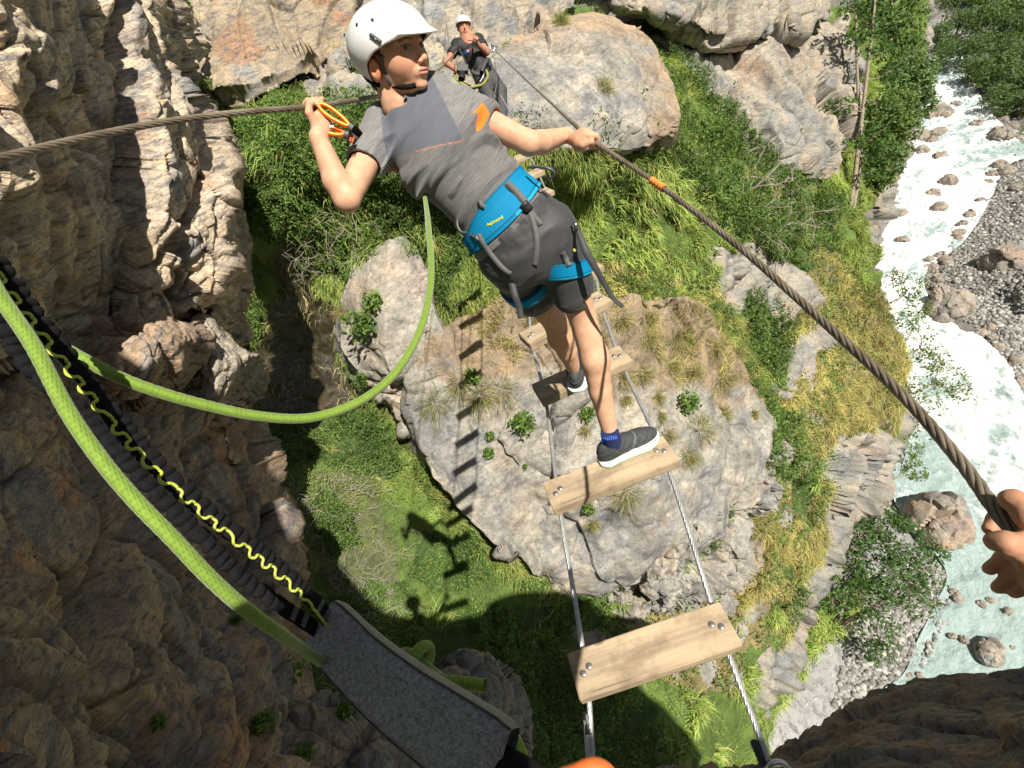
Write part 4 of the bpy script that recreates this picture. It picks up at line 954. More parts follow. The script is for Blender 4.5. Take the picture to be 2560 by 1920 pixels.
tree('tree', 'dark green tree spreading over the gravel bar in the lower right', 'tree', [([W(2095,1570,18.5), W(2130,1548,18), W(2180,1520,17.5), W(2240,1480,17)], .12, .04), ([W(2095,1570,18.5), W(2110,1500,18), W(2140,1400,17.5), W(2180,1320,17)], .10, .03)],
     [B(x, y, 17.2, r) for x, y, r in [(2140,1330,60),(2200,1300,60),(2250,1350,70),(2180,1400,75),(2110,1420,55),(2290,1420,60),(2240,1450,70),(2160,1480,60),(2190,1570,55),(2290,1500,50),(2330,1380,40),(2080,1500,40),(2200,1630,40)]], 11000, 0.075, G_DK, (0.08, 0.15, 0.04), 605, holes=0.34)
SH = [(2300,870,16.5,[(2300,860,50),(2330,900,40),(2270,800,40)],'sparse leafy shrub leaning over the white rapids from the spur edge'),
      (2290,1010,17,[(2300,1010,55),(2280,960,40),(2300,1080,45)],'dark green shrub at the spur edge, beside the lower rapids'),
      (2330,960,17,[(2370,940,50),(2400,980,38),(2350,900,30)],'airy shrub reaching farthest over the foaming water'),
      (2260,740,16.5,[(2270,720,45),(2290,770,35),(2250,690,30)],'airy shrub above the midstream boulders at the spur edge'),
      (2250,1190,16,[(2265,1130,40),(2290,1180,30)],'small shrub low on the spur edge, above the turquoise pool')]
for k, (x, y, d, bl, l) in enumerate(SH):
    tree('shrub', l, 'shrub', [([W(x - 60, y + 30, d), W(x - 20, y + 10, d), W(x, y, d)], .05, .02)], [B(a, b, d, r) for a, b, r in bl], 1700, 0.055, G_MD, (0.12, 0.18, 0.05), 620 + k, 'shrubs along the spur edge', holes=0.42)
# right bank wood
FR = [(2335,95,42),(2385,70,46),(2432,62,50),(2488,66,52),(2545,72,52),(2600,80,50),(2352,132,34),(2392,140,44),(2440,130,50),(2500,140,52),(2556,150,52),(2425,180,36),(2470,196,44),(2524,200,50),(2580,210,50),(2500,250,34),(2548,262,36),(2460,176,30),(2300,30,34),(2350,20,36),(2400,8,40),(2455,4,42),(2510,6,44),(2560,10,44),(2320,-30,40),(2380,-50,44),(2440,-50,46),(2500,-56,46),(2570,-50,46)]
FL = {0: 'front row by the water', 6: 'second row', 11: 'lowest row', 18: 'dark back row', 24: 'farthest row'}
def bush_tree(x, y, rpx, k):
    p = onz(x, y + rpx * 0.8, ZR)
    for _ in range(4): p = onz(x, y + rpx * 0.8, ground_at(p[0], p[1]) if ground_at(p[0], p[1]) < -1 else -1.0)
    d = p @ _F; r = rpx * d / FPX; rng = np.random.default_rng(700 + k)
    top = p + UPV * r * 1.3
    bl = [(p + UPV * r * 0.9 + rng.normal(size=3) * r * 0.35 * np.array([1, 1, .6]), r * rng.uniform(0.5, 0.75)) for _ in range(6)]
    dark = k >= 18
    st = max(j for j in FL if j <= k); en = min([j for j in FL if j > k] + [29]); lb = 'far-bank tree, ' + ordl(k - st, en - st, 'in the ' + FL[st], 'leftmost', 'rightmost')
    return tree('tree', lb, 'tree', [([p, p + UPV * r * .6, top], .14, .05)], bl, 1900, 0.032 * r + 0.08, G_DK if dark else (0.07, 0.13, 0.04), G_MD if dark else (0.14, 0.21, 0.07), 700 + k, 'wood on the far bank', holes=0.12, twigs=0)
for k, (x, y, r) in enumerate(FR): bush_tree(x, y, r, k)
# bare twigs
M_TWIG = plain('dry_twig', (0.36, 0.31, 0.26), 0.9, var=0.4, sc=9)
def brambles(name, label, o, poly, n, L, r, seed, kind='stuff', cat='twigs'):
    rng = np.random.default_rng(seed); x0, y0 = np.min(poly, 0); x1, y1 = np.max(poly, 0)
    px = np.c_[rng.uniform(x0, x1, n * 3), rng.uniform(y0, y1, n * 3)]; px = px[inpoly(px[:, None, :], poly)[:, 0]][:n]; paths = []
    for x, y in px:
        p, N, d = surf(o, x, y); dirv = unit(rng.normal(size=3) + N * 0.9); p = p + N * 0.05
        pts = [p]; 
        for _ in range(6): dirv = unit(dirv + rng.normal(size=3) * 0.35 - UPV * 0.10); pts.append(pts[-1] + dirv * L / 6)
        pts = np.array(pts); paths.append((pts, np.linspace(r, r * 0.4, 7)))
        for _ in range(3):
            j = rng.integers(1, 6); e = pts[j] + unit(dirv + rng.normal(size=3)) * L * 0.35; paths.append((np.array([pts[j], (pts[j] + e) / 2 + rng.normal(size=3) * 0.02, e]), np.linspace(r * 0.6, r * 0.3, 3)))
    ob = tubes_obj(name, paths, M_TWIG, None, 4); tag(ob, label, cat, kind=kind); return ob
brambles('dry_brambles', 'tangle of pale dead bramble stems on the shaded grassy slope', main, [(720,1190),(950,1190),(1010,1330),(1000,1440),(1080,1560),(960,1600),(840,1480),(740,1400)], 150, 0.5, 0.005, 801)
brambles('dry_brambles', 'bare grey branches tangled in the bushes right of the orange cable tape', main, [(1850,360),(2000,400),(2050,560),(1950,640),(1850,560)], 70, 1.2, 0.012, 802)
brambles('dry_brambles', 'thin dead stems among the bushes above the slab', main, [(640,560),(900,520),(1000,640),(760,700)], 60, 0.5, 0.005, 803)
# plants on the shaded rocks at the left and bottom
for o_, x, y, r, l in ((outc, 395, 1330, 30, 'dark fern in a crack of the shaded outcrop, left of the thick green rope'), (outc, 590, 1560, 24, 'dark leafy tuft on the shaded outcrop just below the thick rope'), (outc, 640, 1800, 44, 'bushy plant at the right foot of the shaded outcrop'), (outc, 395, 1800, 26, 'small bright plant low on the shaded outcrop'), (outc, 700, 1690, 50, 'dark leafy plant in the hollow left of the grey pouch'), (ledge2, 850, 1790, 34, 'broad-leaved plant on the overgrown ledge by the lower edge'), (ledge2, 640, 1860, 40, 'bright green plant at the left end of the overgrown ledge'), (ledge2, 760, 1890, 36, 'low plant at the bottom edge on the overgrown ledge'), (wall1, 495, 225, 34, 'green sprig sprouting from the cleft behind the left cliff edge'), (wall1, 472, 110, 20, 'small sprig high in the cleft behind the left cliff edge'), (wall1, 470, 20, 24, 'sprig at the top edge in the cleft behind the left cliff')):
    tuft(o_, x, y, r, l, 'leafy', name='small_plant')
# ================================================================ ladder bridge, cables, ropes
def metalcable(name, a, b, rough=0.4, metal=0.85):
    m, nt, bs = newmat(name); co = objco(nt); f = noise(nt, co, 14, 5, 0.6)
    nt.links.new(mixc(nt, a, b, ramp(nt, f, [(0.35, 0.0), (0.65, 1.0)])), bs.inputs['Base Color'])
    bs.inputs['Metallic'].default_value = metal; bs.inputs['Roughness'].default_value = rough
    return m
M_OLDCAB = metalcable('weathered_steel', (0.16, 0.125, 0.085), (0.30, 0.25, 0.19), 0.5, 0.35)
M_NEWCAB = metalcable('galvanised_steel', (0.42, 0.42, 0.41), (0.58, 0.58, 0.57), 0.38, 0.6)
M_STEEL = plain('polished_steel', (0.62, 0.62, 0.63), 0.22, 1.0, 0.05)
M_BLACKR = plain('black_rubber', (0.02, 0.02, 0.022), 0.45, 0, 0.2)
def cable(name, pts, rad, mat, strands=6, pitch=9.0, step=0.006, parent=None):
    P = np.array([W(*p) if len(p) == 3 and not isinstance(p, np.ndarray) else p for p in pts])
    L = np.sum(np.linalg.norm(np.diff(P, axis=0), axis=1)); n = int(min(1500, L / step)); path = catmull(P, n)
    _, _, (C, N, B, T) = tube(path, rad, 4)
    s = np.r_[0, np.cumsum(np.linalg.norm(np.diff(path, axis=0), axis=1))]; parts = []
    V, F, _ = tube(path, rad * 0.6, 6); parts.append((V, F))
    for k in range(strands):
        a = s / (rad * 2 * pitch) * 2 * np.pi + k * 2 * np.pi / strands
        q = C + (N * np.cos(a)[:, None] + B * np.sin(a)[:, None]) * rad * 0.60
        V, F, _ = tube(q, rad * 0.40, 6); parts.append((V, F))
    V, F = join(parts); o = mesh_from(name, V, F, mat, parent, True); o.data.validate(); o['_p'] = 0; del o['_p']
    return o, path
LC = [(-140,425,.66),(0,395,.73),(200,347,.87),(400,307,1.0),(600,281,1.12),(785,266,1.26),(930,243,1.5),(1000,228,1.9),(1080,190,3.4),(1150,120,7.6)]
RC = [(2600,1425,.43),(2545,1345,.44),(2490,1277,.46),(2400,1152,.52),(2250,982,.62),(2110,852,.73),(2000,752,.84),(1850,619,1.0),(1700,501,1.2),(1600,430,1.35),(1475,347,1.5),(1446,320,1.62),(1415,292,1.95),(1380,259,2.6),(1320,204,4.2),(1240,128,7.3)]
lc, lpath = cable('hand_cable', LC, 0.0068, M_OLDCAB); tag(lc, 'weathered steel hand cable running in from the left edge, gripped by the left hand', 'cable', 'hand cables')
rc, rpath = cable('hand_cable', RC, 0.0068, M_OLDCAB); reloc(lc, lpath[300]); reloc(rc, rpath[300])
tag(rc, 'weathered steel hand cable with orange tape, slanting down to the hand at the right edge', 'cable', 'hand cables')
def near_idx(path, x, y):
    pp, _ = project(path); return int(np.argmin(np.hypot(pp[:, 0] - x, pp[:, 1] - y)))
i0, i1 = sorted((near_idx(rpath, 1629, 449), near_idx(rpath, 1660, 472)))
seg = rpath[i0:i1 + 1]; segf = catmull(seg, 40)
V, F, (C, N, B_, T) = tube(segf, 0.0084 + 0.0012 * np.sin(np.linspace(0, 28, 40)) + 0.0008 * np.sin(np.linspace(0, 71, 40)), 12)
tp = mesh_from('tape', V, F, plain('orange_tape', (0.75, 0.24, 0.05), 0.5, 0, 0.35, 60, 0.001), None, True); tp.data.validate(); adopt(tp, rc)
# wood
def woodmat():
    m, nt, bs = newmat('sawn_larch'); co = objco(nt, (1.2, 22, 22)); co2 = objco(nt, (0.6, 5, 5))
    n1 = noise(nt, co, 3.0, 7, 0.65); n2 = noise(nt, co2, 3.0, 4, 0.6)
    c = ramp(nt, n1, [(0.22, (0.20, 0.14, 0.085)), (0.36, (0.40, 0.31, 0.20)), (0.7, (0.52, 0.41, 0.275))])
    c = mixc(nt, c, ramp(nt, n2, [(0.3, (0.62, 0.62, 0.62)), (0.6, (1.05, 1.02, 1.0))]), 1.0, 'MULTIPLY')
    kn = nd(nt, 'ShaderNodeTexVoronoi'); kn.inputs['Scale'].default_value = 1.0; nt.links.new(objco(nt, (5, 9, 9)), kn.inputs['Vector'])
    c = mixc(nt, c, (0.13, 0.075, 0.04), ramp(nt, kn.outputs['Distance'], [(0.06, 0.9), (0.13, 0.0)]))
    ck = noise(nt, objco(nt, (2.2, 60, 60)), 1.6, 3, 0.5); c = mixc(nt, c, ramp(nt, ck, [(0.30, 0.35), (0.345, 1.0)]), 0.85, 'MULTIPLY')
    dt = noise(nt, objco(nt, (9, 9, 9)), 1.5, 6, 0.7); c = mixc(nt, c, ramp(nt, dt, [(0.35, (0.62, 0.58, 0.54)), (0.55, (1, 1, 1))]), 0.8, 'MULTIPLY')
    nt.links.new(c, bs.inputs['Base Color']); bs.inputs['Roughness'].default_value = 0.75
    bump(nt, bs, n1, 0.6, 0.0015); return m
M_WOOD = woodmat()
M_BOLT = plain('bolt_steel', (0.38, 0.36, 0.34), 0.35, 0.8, 0.2)
def plank_mesh(L, Wd, T, seed):
    bm = bmesh.new(); bmesh.ops.create_cube(bm, size=1)
    for v in bm.verts: v.co = Vector((v.co.x * L, v.co.y * Wd, v.co.z * T))
    bmesh.ops.bevel(bm, geom=bm.edges[:], offset=0.003, segments=2, affect='EDGES')
    es = [e for e in bm.edges if abs((e.verts[0].co - e.verts[1].co).x) > L * .8]
    bmesh.ops.subdivide_edges(bm, edges=es, cuts=24)
    V = np.array([v.co for v in bm.verts]); h = 0.0016 * fbm(np.c_[V[:, 0] * 3, V[:, 1:] * 25] + seed * 9, 3, seed)
    for v, d in zip(bm.verts, h): v.co.y += d; v.co.z += d * 0.6
    me = bpy.data.meshes.new('plank'); bm.to_mesh(me); bm.free(); me.materials.append(M_WOOD); return me
def bolt_mesh():
    bm = bmesh.new()
    prof = [(0.0, .0035), (.006, .0033), (.0095, .0018), (.0105, 0.0)]
    n = 20; rings = []
    top = bm.verts.new((0, 0, prof[0][1]))
    for r, z in prof[1:]:
        rings.append([bm.verts.new((r * math.cos(2 * math.pi * k / n), r * math.sin(2 * math.pi * k / n), z)) for k in range(n)])
    for k in range(n): bm.faces.new((top, rings[0][k], rings[0][(k + 1) % n]))
    for a, b in zip(rings[:-1], rings[1:]):
        for k in range(n): bm.faces.new((a[k], b[k], b[(k + 1) % n], a[(k + 1) % n]))
    me = bpy.data.meshes.new('bolt'); bm.to_mesh(me); bm.free(); me.materials.append(M_BOLT)
    for p in me.polygons: p.use_smooth = True
    return me
BOLT = bolt_mesh()
def plank(A, Bp, label, k, wd=0.135, th=0.042, tilt=0.0):
    A, Bp = np.array(A), np.array(Bp); X = unit(Bp - A); Y = unit(np.cross(UPV, X)); Z = np.cross(X, Y)
    cz, sz = math.cos(tilt), math.sin(tilt); Y, Z = Y * cz + Z * sz, Z * cz - Y * sz
    L = np.linalg.norm(Bp - A); me = plank_mesh(L, wd, th, k)
    o = bpy.data.objects.new('plank', me); COL.objects.link(o)
    c = (A + Bp) / 2 - Z * th / 2
    o.matrix_world = Matrix([[X[i], Y[i], Z[i], c[i]] for i in range(3)] + [[0, 0, 0, 1]])
    for sx in (-1, 1):
        for dx in (0.032, 0.055):
            b = bpy.data.objects.new('bolt', BOLT); COL.objects.link(b); b.parent = o
            b.location = (sx * (L / 2 - dx), 0.012 * (1 if dx > .04 else -0.2), th / 2 + 0.0002)
    tag(o, label, 'plank', 'planks of the ladder bridge'); return o
PL = [((1432,1690),(1827,1556),-1.65,'nearest wooden plank with two shiny bolts at each end, crossed by thin shadows'),
      ((1368,1240),(1678,1118),-1.53,'wooden plank under the grey running shoe with white sole'),
      ((1341,981),(1564,881),-1.52,'wooden plank that the far foot stands on, half in the shadow of the leg'),
      ((1310,848),(1512,738),-1.50,'wooden plank seen behind both calves, just above the far foot'),
      ((1303,766),(1492,655),-1.52,'wooden plank peeping out under the hem of the black shorts')]
pc = []
for k, (a, b, z, l) in enumerate(PL):
    A, Bp = onz(*a, z), onz(*b, z); plank(A, Bp, l, k); pc.append((A, Bp))
endc = W(1243, 290, 6.1); ec = (pc[4][0] + pc[4][1]) / 2; dirx = unit(pc[3][1] - pc[3][0]); dirx[2] = 0
FL_ = ['wooden plank hidden by the shorts, next after the one under their hem', 'wooden plank peeping out below the blue waist belt at the hip', 'wooden plank seen through the grey gear loop beside the belt', 'wooden plank just under the elbow of the straight arm', 'wooden plank half hidden by the rim of the grey sleeve', 'wooden plank second from the far end, behind the sleeve hem', 'farthest wooden plank, at the feet of the man in black']
FL_0 = ['wooden plank showing beside the hip, right under the elbow of the straight arm', 'distant wooden plank behind the grey shirt, sixth from the near end', 'distant wooden plank hidden largely by the shirt, seventh from the near end','wooden plank hidden behind the shoulder, third from the far end','wooden plank close below the far anchor, second from the far end', 'small wooden plank at the feet of the man in black, end of the ladder']
NP = 8
for k in range(1, NP):
    t = k / (NP - 0.4); c = ec * (1 - t) + endc * t + UPV * (-0.12 * math.sin(math.pi * t))
    plank(c - dirx * .235, c + dirx * .235, FL_[k - 1], 10 + k); pc.append((c - dirx * .235, c + dirx * .235))
def footc(side, first, label):
    pts = [onz(*p) for p in first]
    for A, Bp in pc:
        q = A * 0.93 + Bp * 0.07 if side == 'l' else A * 0.06 + Bp * 0.94
        pts.append(q - UPV * 0.052)
    c = endc + dirx * (-.2 if side == 'l' else .2) + np.array([0, .6, .1]); pts.append(c)
    o, path = cable('foot_cable', pts, 0.0088, M_NEWCAB, 7, 8.0, 0.006); reloc(o, path[200]); tag(o, label, 'cable', 'foot cables of the ladder'); return o, path
fl, flp = footc('l', [(1500, 2060, -1.80), (1483, 1915, -1.76)], 'left foot cable of the ladder with a long black sleeve near the bottom edge')
fr, frp = footc('r', [(1960, 2010, -1.80), (1930, 1925, -1.76)], 'right galvanised foot cable carrying the planks, ending at a steel shackle')
# doubled-back tails with sleeves
a = onz(1478, 2000, -1.78); b = onz(1465, 1800, -1.73)
o, p = cable('cable_tail', [a, (a + b) / 2, b], 0.0088, M_NEWCAB, 7, 8.0, 0.006); adopt(o, fl)
V, F, _ = tube(catmull(np.array([onz(1472, 1838, -1.738), onz(1468, 1810, -1.735), onz(1465, 1779, -1.725)]), 16), np.r_[np.full(14, .0112), .0105, .006], 14); s = mesh_from('end_sleeve', V, F, M_BLACKR, None, True); s.data.validate(); adopt(s, fl)
V, F, _ = tube(catmull(np.array([onz(1915, 1925, -1.765), onz(1898, 1885, -1.755), onz(1883, 1849, -1.745)]), 16), np.r_[np.full(14, .0112), .0105, .006], 14); s = mesh_from('end_sleeve', V, F, M_BLACKR, None, True); s.data.validate(); adopt(s, fr)
def shackle():
    c = onz(1944, 1925, -1.75); th = np.linspace(0, 2 * np.pi, 24); X = _R; Y = -_U
    ring = c + 0.026 * (np.cos(th)[:, None] * X + np.sin(th)[:, None] * Y * 0.8); parts = [tube(ring, .0075, 10)[:2]]
    parts.append(tube(np.array([c - X * .034, c, c + X * .034]), .009, 12)[:2])
    V, F = join(parts); o = mesh_from('shackle', V, F, M_STEEL, None, True); o.data.validate(); reloc(o, c); tag(o, 'shiny steel shackle at the bottom edge where the right foot cable ends', 'shackle')
shackle()

# ---------------------------------------------------------------- green rope
def ropemat(name, c1, c2, sc=1.0):
    m, nt, bs = newmat(name); at = nd(nt, 'ShaderNodeVertexColor'); at.layer_name = 'Col'
    nt.links.new(at.outputs[0], bs.inputs['Base Color']); bs.inputs['Roughness'].default_value = 0.75; bs.inputs['Specular IOR Level'].default_value = 0.2
    bs.inputs['Sheen Weight'].default_value = 0.3
    return m
M_ROPE = ropemat('braided_rope', None, None)
def rope(name, pts, rad, parent=None, c=(0.19, 0.30, 0.04), n=28, step=0.0011):
    """braided sheath: geometry relief and thread colour follow a helical weave"""
    P = np.array([W(*p) for p in pts]) if not isinstance(pts, np.ndarray) else pts
    L = np.sum(np.linalg.norm(np.diff(P, axis=0), axis=1)); k = int(min(900, L / step)); path = catmull(P, k)
    V, F, (C, N, B, T) = tube(path, rad, n)
    s = np.r_[0, np.cumsum(np.linalg.norm(np.diff(path, axis=0), axis=1))]
    th = np.linspace(0, 2 * np.pi, n, endpoint=False)
    a = s[:, None] / (rad * 0.55); m = 12
    w1 = np.sin(m * th[None] / 1 + a * 1.0 * 2.0); w2 = np.sin(m * th[None] - a * 2.0)
    w = np.maximum(w1, w2)
    rr = rad * (1 + 0.05 * w)
    V[:k * n] = (C[:, None] + rr[..., None] * (np.cos(th)[None, :, None] * N[:, None] + np.sin(th)[None, :, None] * B[:, None])).reshape(-1, 3)
    col = np.tile(np.array(c), (len(V), 1)); tone = np.r_[(0.72 + 0.30 * w).ravel(), 0.8, 0.8]
    col = col * tone[:, None] * (1 + 0.12 * vnoise(V * 300, 7)[:, None])
    o = mesh_from(name, V, F, M_ROPE, parent, True, col); o.data.validate(); return o
r1 = rope('rope', [(-80,560,.36),(-30,680,.345),(0,739,.34),(84,865,.325),(169,1026,.315),(253,1149,.31),(338,1250,.308),(434,1348,.31),(521,1440,.318),(608,1518,.335),(694,1580,.37),(764,1628,.44),(850,1690,.52)], 0.0045)
tag(r1, 'thick lime green rope running from the left edge to the grey pouch', 'rope'); reloc(r1, W(140, 1005, .318))
r2 = rope('rope', [(-60,640,.5),(60,800,.47),(150,864,.46),(260,925,.465),(360,968,.48),(500,1010,.51),(650,1041,.55),(780,1044,.59),(900,1003,.63),(990,930,.68),(1052,820,.74),(1077,700,.82),(1072,580,.95),(1064,505,1.34),(1058,470,1.62),(1056,440,1.85)], 0.0055)
tag(r2, 'lime green rope hanging in a wide loop from the boy to the left edge', 'rope'); reloc(r2, W(650, 1041, .55))
# knot and tail behind the pouch
kc = cpt(1052, 1668, .49)
def knot():
    t = np.linspace(0, 2 * np.pi, 60); R = 0.0115
    x = R * (np.sin(t) + 1.6 * np.sin(2 * t)) * .62; y = R * (np.cos(t) - 1.6 * np.cos(2 * t)) * .62; z = -R * np.sin(3 * t) * 0.9
    K = c2w(kc + np.stack([x, y, z], 1)); tail = np.array([W(*p) for p in [(1075,1690,.475),(1110,1703,.465),(1160,1708,.46),(1213,1714,.455)]])
    lead = np.array([W(*p) for p in [(930,1700,.53),(985,1650,.52),(1020,1635,.505)]])
    ob = rope('rope_knot', np.concatenate([lead, K[5:56], tail]), 0.0056); tag(ob, 'lime green overhand knot with a short tail behind the grey pouch', 'rope knot'); reloc(ob, c2w(kc))
knot()
r3 = rope('rope', [(1220,1790,.44),(1275,1835,.43),(1302,1885,.42),(1306,1960,.41)], 0.0052, c=(0.27, 0.42, 0.05)); tag(r3, 'short piece of green rope showing below the lower end of the grey pouch', 'rope'); reloc(r3, W(1275, 1835, .43))

# ---------------------------------------------------------------- lanyard
def fabric(name, a, b, sc=900, rough=0.85, bumpd=0.0006, stretch=(1, 1, 1)):
    m, nt, bs = newmat(name); co = objco(nt, stretch)
    n = noise(nt, co, sc, 3, 0.7); n2 = noise(nt, co, sc * 0.35, 4, 0.6)
    f = mixc(nt, n, n2, 0.4)
    nt.links.new(mixc(nt, a, b, ramp(nt, f, [(0.38, 0.0), (0.6, 1.0)])), bs.inputs['Base Color']); bs.inputs['Roughness'].default_value = rough
    bs.inputs['Sheen Weight'].default_value = 0.2
    bump(nt, bs, f, 0.6, bumpd); return m
M_PAD = fabric('grey_cordura', (0.10, 0.10, 0.102), (0.36, 0.36, 0.365), 620)
M_PADSIDE = fabric('pad_edge', (0.17, 0.165, 0.14), (0.27, 0.26, 0.22), 500)
M_WEB = plain('black_webbing', (0.010, 0.010, 0.011), 0.9, 0, 0.5, 400, 0.0004, 0.12)
M_CORD = plain('yellow_cord', (0.46, 0.52, 0.08), 0.7, 0, 0.3, 500, 0.0003)
M_WHITE_ST = plain('white_stitching', (0.45, 0.45, 0.45), 0.8)
lan = empty('lanyard', tuple(W(880, 1620, .47))); tag(lan, 'via ferrata lanyard: grey fabric pouch with two crimped black elastic arms', 'lanyard')
def frame(path):
    T = unit(np.gradient(path, axis=0)); Vv = unit(path); S = unit(np.cross(T, Vv)); N = np.cross(S, T); return T, S, N
def pouch():
    P = np.array([W(*p) for p in [(806,1552,.500),(838,1585,.492),(900,1650,.47),(1010,1742,.435),(1120,1822,.40),(1200,1880,.375),(1262,1925,.36)]])
    k = 90; path = catmull(P, k); T, S, N = frame(path)
    n = 40; th = np.linspace(0, 2 * np.pi, n, endpoint=False)
    u = np.linspace(0, 1, k); hw = np.interp(u, [0, .04, .5, .95, 1], [.0235, .0262, .0285, .0300, .0275]); ht = np.interp(u, [0, .03, .5, .97, 1], [.007, .0105, .0125, .0115, .008])
    cx = np.sign(np.cos(th)) * np.abs(np.cos(th)) ** 0.32; sy = np.sign(np.sin(th)) * np.abs(np.sin(th)) ** 0.42
    tilt = math.radians(-24); S2 = S * math.cos(tilt) + N * math.sin(tilt); N2 = N * math.cos(tilt) - S * math.sin(tilt)
    V = path[:, None] + cx[None, :, None] * hw[:, None, None] * S2[:, None] + sy[None, :, None] * ht[:, None, None] * N2[:, None]
    V = V + N2[:, None] * 0.0009 * fbm((V * 40).reshape(-1, 3), 3, 3).reshape(k, n, 1)
    a = np.arange(k * n).reshape(k, n); b = np.roll(a, -1, 1); F = np.stack([a[:-1], b[:-1], b[1:], a[1:]], -1).reshape(-1, 4)
    mi = np.tile((np.abs(cx) > 0.93) & (np.abs(sy) < 0.93), k - 1).astype(int)
    V = V.reshape(-1, 3); V = np.r_[V, path[:1] - T[:1] * .003, path[-1:] + T[-1:] * .003]
    cap = np.concatenate([np.stack([np.full(n, len(V) - 2), b[0], a[0], np.full(n, len(V) - 2)], 1), np.stack([np.full(n, len(V) - 1), a[-1], b[-1], np.full(n, len(V) - 1)], 1)])
    o = mesh_from('pouch', V, np.r_[F, cap], [M_PAD, M_PADSIDE], None, True, matidx=np.r_[mi, np.zeros(len(cap), int)]); o.data.validate(); adopt(o, lan)
    ed = []
    for sgn in (1, -1):
        e = path + S2 * hw[:, None] * sgn * 0.99 + N2 * ht[:, None] * -0.85; ed.append((e, .0009))
    o = tubes_obj('seam', ed, plain('seam_piping', (0.05, 0.05, 0.05), 0.8), None, 6); adopt(o, lan)
    return path, T, S2, N2
pouch()
def arm(pts, seed, wid, lam, cord=()):
    """bunched elastic webbing: soft lobes between tight gathers, narrow side towards the viewer"""
    P = np.array([W(*p) for p in pts]); L = np.sum(np.linalg.norm(np.diff(P, axis=0), axis=1)); k = int(L / 0.0006); path = catmull(P, k); T, S, N = frame(path)
    s = np.r_[0, np.cumsum(np.linalg.norm(np.diff(path, axis=0), axis=1))]; u = s / s[-1]; fade = 1 - sstep(0.82, 0.93, u)
    jit = 0.9 * vnoise(np.c_[s * 70, s * 0, s * 0], seed); ph = np.pi * s / lam + jit
    lobe = np.abs(np.sin(ph)) ** 0.55; zz = np.cos(ph) * np.abs(np.cos(ph)) ** .2
    rot = math.radians(28); Wd = S * math.cos(rot) + N * math.sin(rot); Dp = N * math.cos(rot) - S * math.sin(rot)
    c = path + Wd * (0.0012 * fade * zz)[:, None]
    hw = wid * (1 - fade * 0.30 * (1 - lobe) + .06 * vnoise(np.c_[s * 90, s * 0 + 5, s * 0], seed + 1)); ht = .0016 + fade * (.0008 + .0032 * lobe)
    n = 26; th = np.linspace(0, 2 * np.pi, n, endpoint=False); cx = np.sign(np.cos(th)) * np.abs(np.cos(th)) ** .7; sy = np.sin(th)
    V = c[:, None] + cx[None, :, None] * hw[:, None, None] * Wd[:, None] + sy[None, :, None] * ht[:, None, None] * Dp[:, None]
    V = V + (0.0004 * np.sin(cx * 16))[None, :, None] * Dp[:, None] * (1 + 0 * u[:, None, None])
    a = np.arange(k * n).reshape(k, n); b = np.roll(a, -1, 1); F = np.stack([a[:-1], b[:-1], b[1:], a[1:]], -1).reshape(-1, 4)
    o = mesh_from('elastic_arm', V.reshape(-1, 3), F, M_WEB, None, True); adopt(o, lan)
    for sd in cord:
        e = c + Wd * (sd * wid * (.78 + .50 * fade * zz))[:, None] - Dp * (ht * .75 + .0010)[:, None] + T * (.0012 * fade * np.sin(ph * 2))[:, None]
        cd_ = tubes_obj('cord', [(e, .00125 if sd < 0 else .0007)], M_CORD, None, 8); cd_.parent = o
    st = []
    for uu in (0.955, 0.92):
        i = int(uu * k)
        for j in range(7):
            f = (j / 6 - .5) * 1.5; q = path[i] + Wd[i] * wid * f; st.append((np.array([q - T[i] * .003 - Dp[i] * .0022, q + T[i] * .003 - Dp[i] * .0022]), .00035))
    so = tubes_obj('stitching', st, M_WHITE_ST, None, 5); so.parent = o
arm([(-80,560,.36),(0,672,.365),(70,770,.37),(140,860,.375),(230,975,.38),(320,1085,.385),(410,1180,.39),(500,1262,.40),(600,1345,.42),(700,1425,.445),(780,1498,.47),(830,1560,.50)], 3, .0078, .0088, (-1,))
arm([(-80,690,.40),(21,832,.405),(63,904,.405),(150,985,.405),(246,1073,.405),(325,1160,.405),(383,1225,.41),(448,1290,.415),(524,1363,.42),(600,1440,.435),(700,1512,.46),(790,1572,.49)], 8, .0074, .0094)
# strap from the pouch to the harness, carabiner and orange tip at the bottom edge
V, F, _ = tube(catmull(np.array([W(*p) for p in [(1238,1900,.37),(1300,1935,.355),(1380,1990,.345)]]), 20), .012, 12); V0 = V.copy()
strap = mesh_from('strap', V, F, M_WEB, None, True); strap.data.validate(); adopt(strap, lan)
def gloveknob():
    c = cpt(1462, 1962, .46); V = []
    t = np.linspace(0, 1, 30); path = np.stack([c[0] + (t - .5) * .052, c[1] - .012 * np.sin(t * np.pi) + .004 * np.sin(t * 7), c[2] + 0 * t], 1)
    r = .0105 + .0018 * np.sin(t * 9); P = c2w(path); V, F, _ = tube(P, r, 16); o = mesh_from('orange_grip', V, F, plain('orange_rubber', (0.72, 0.16, 0.03), 0.6, 0, 0.1), None, True); o.data.validate(); reloc(o, c2w(c))
    t = np.linspace(-.2, 3.4, 24); ring = c2w(c + np.stack([-.062 + .03 * np.cos(t), -.001 - .012 * np.sin(t), 0 * t], 1)); q = tubes_obj('metal_bow', [(ring, .0035)], M_STEEL, None, 10); adopt(q, o)
    tag(o, 'orange rubber grip of a carabiner poking in at the bottom edge', 'carabiner')
gloveknob()
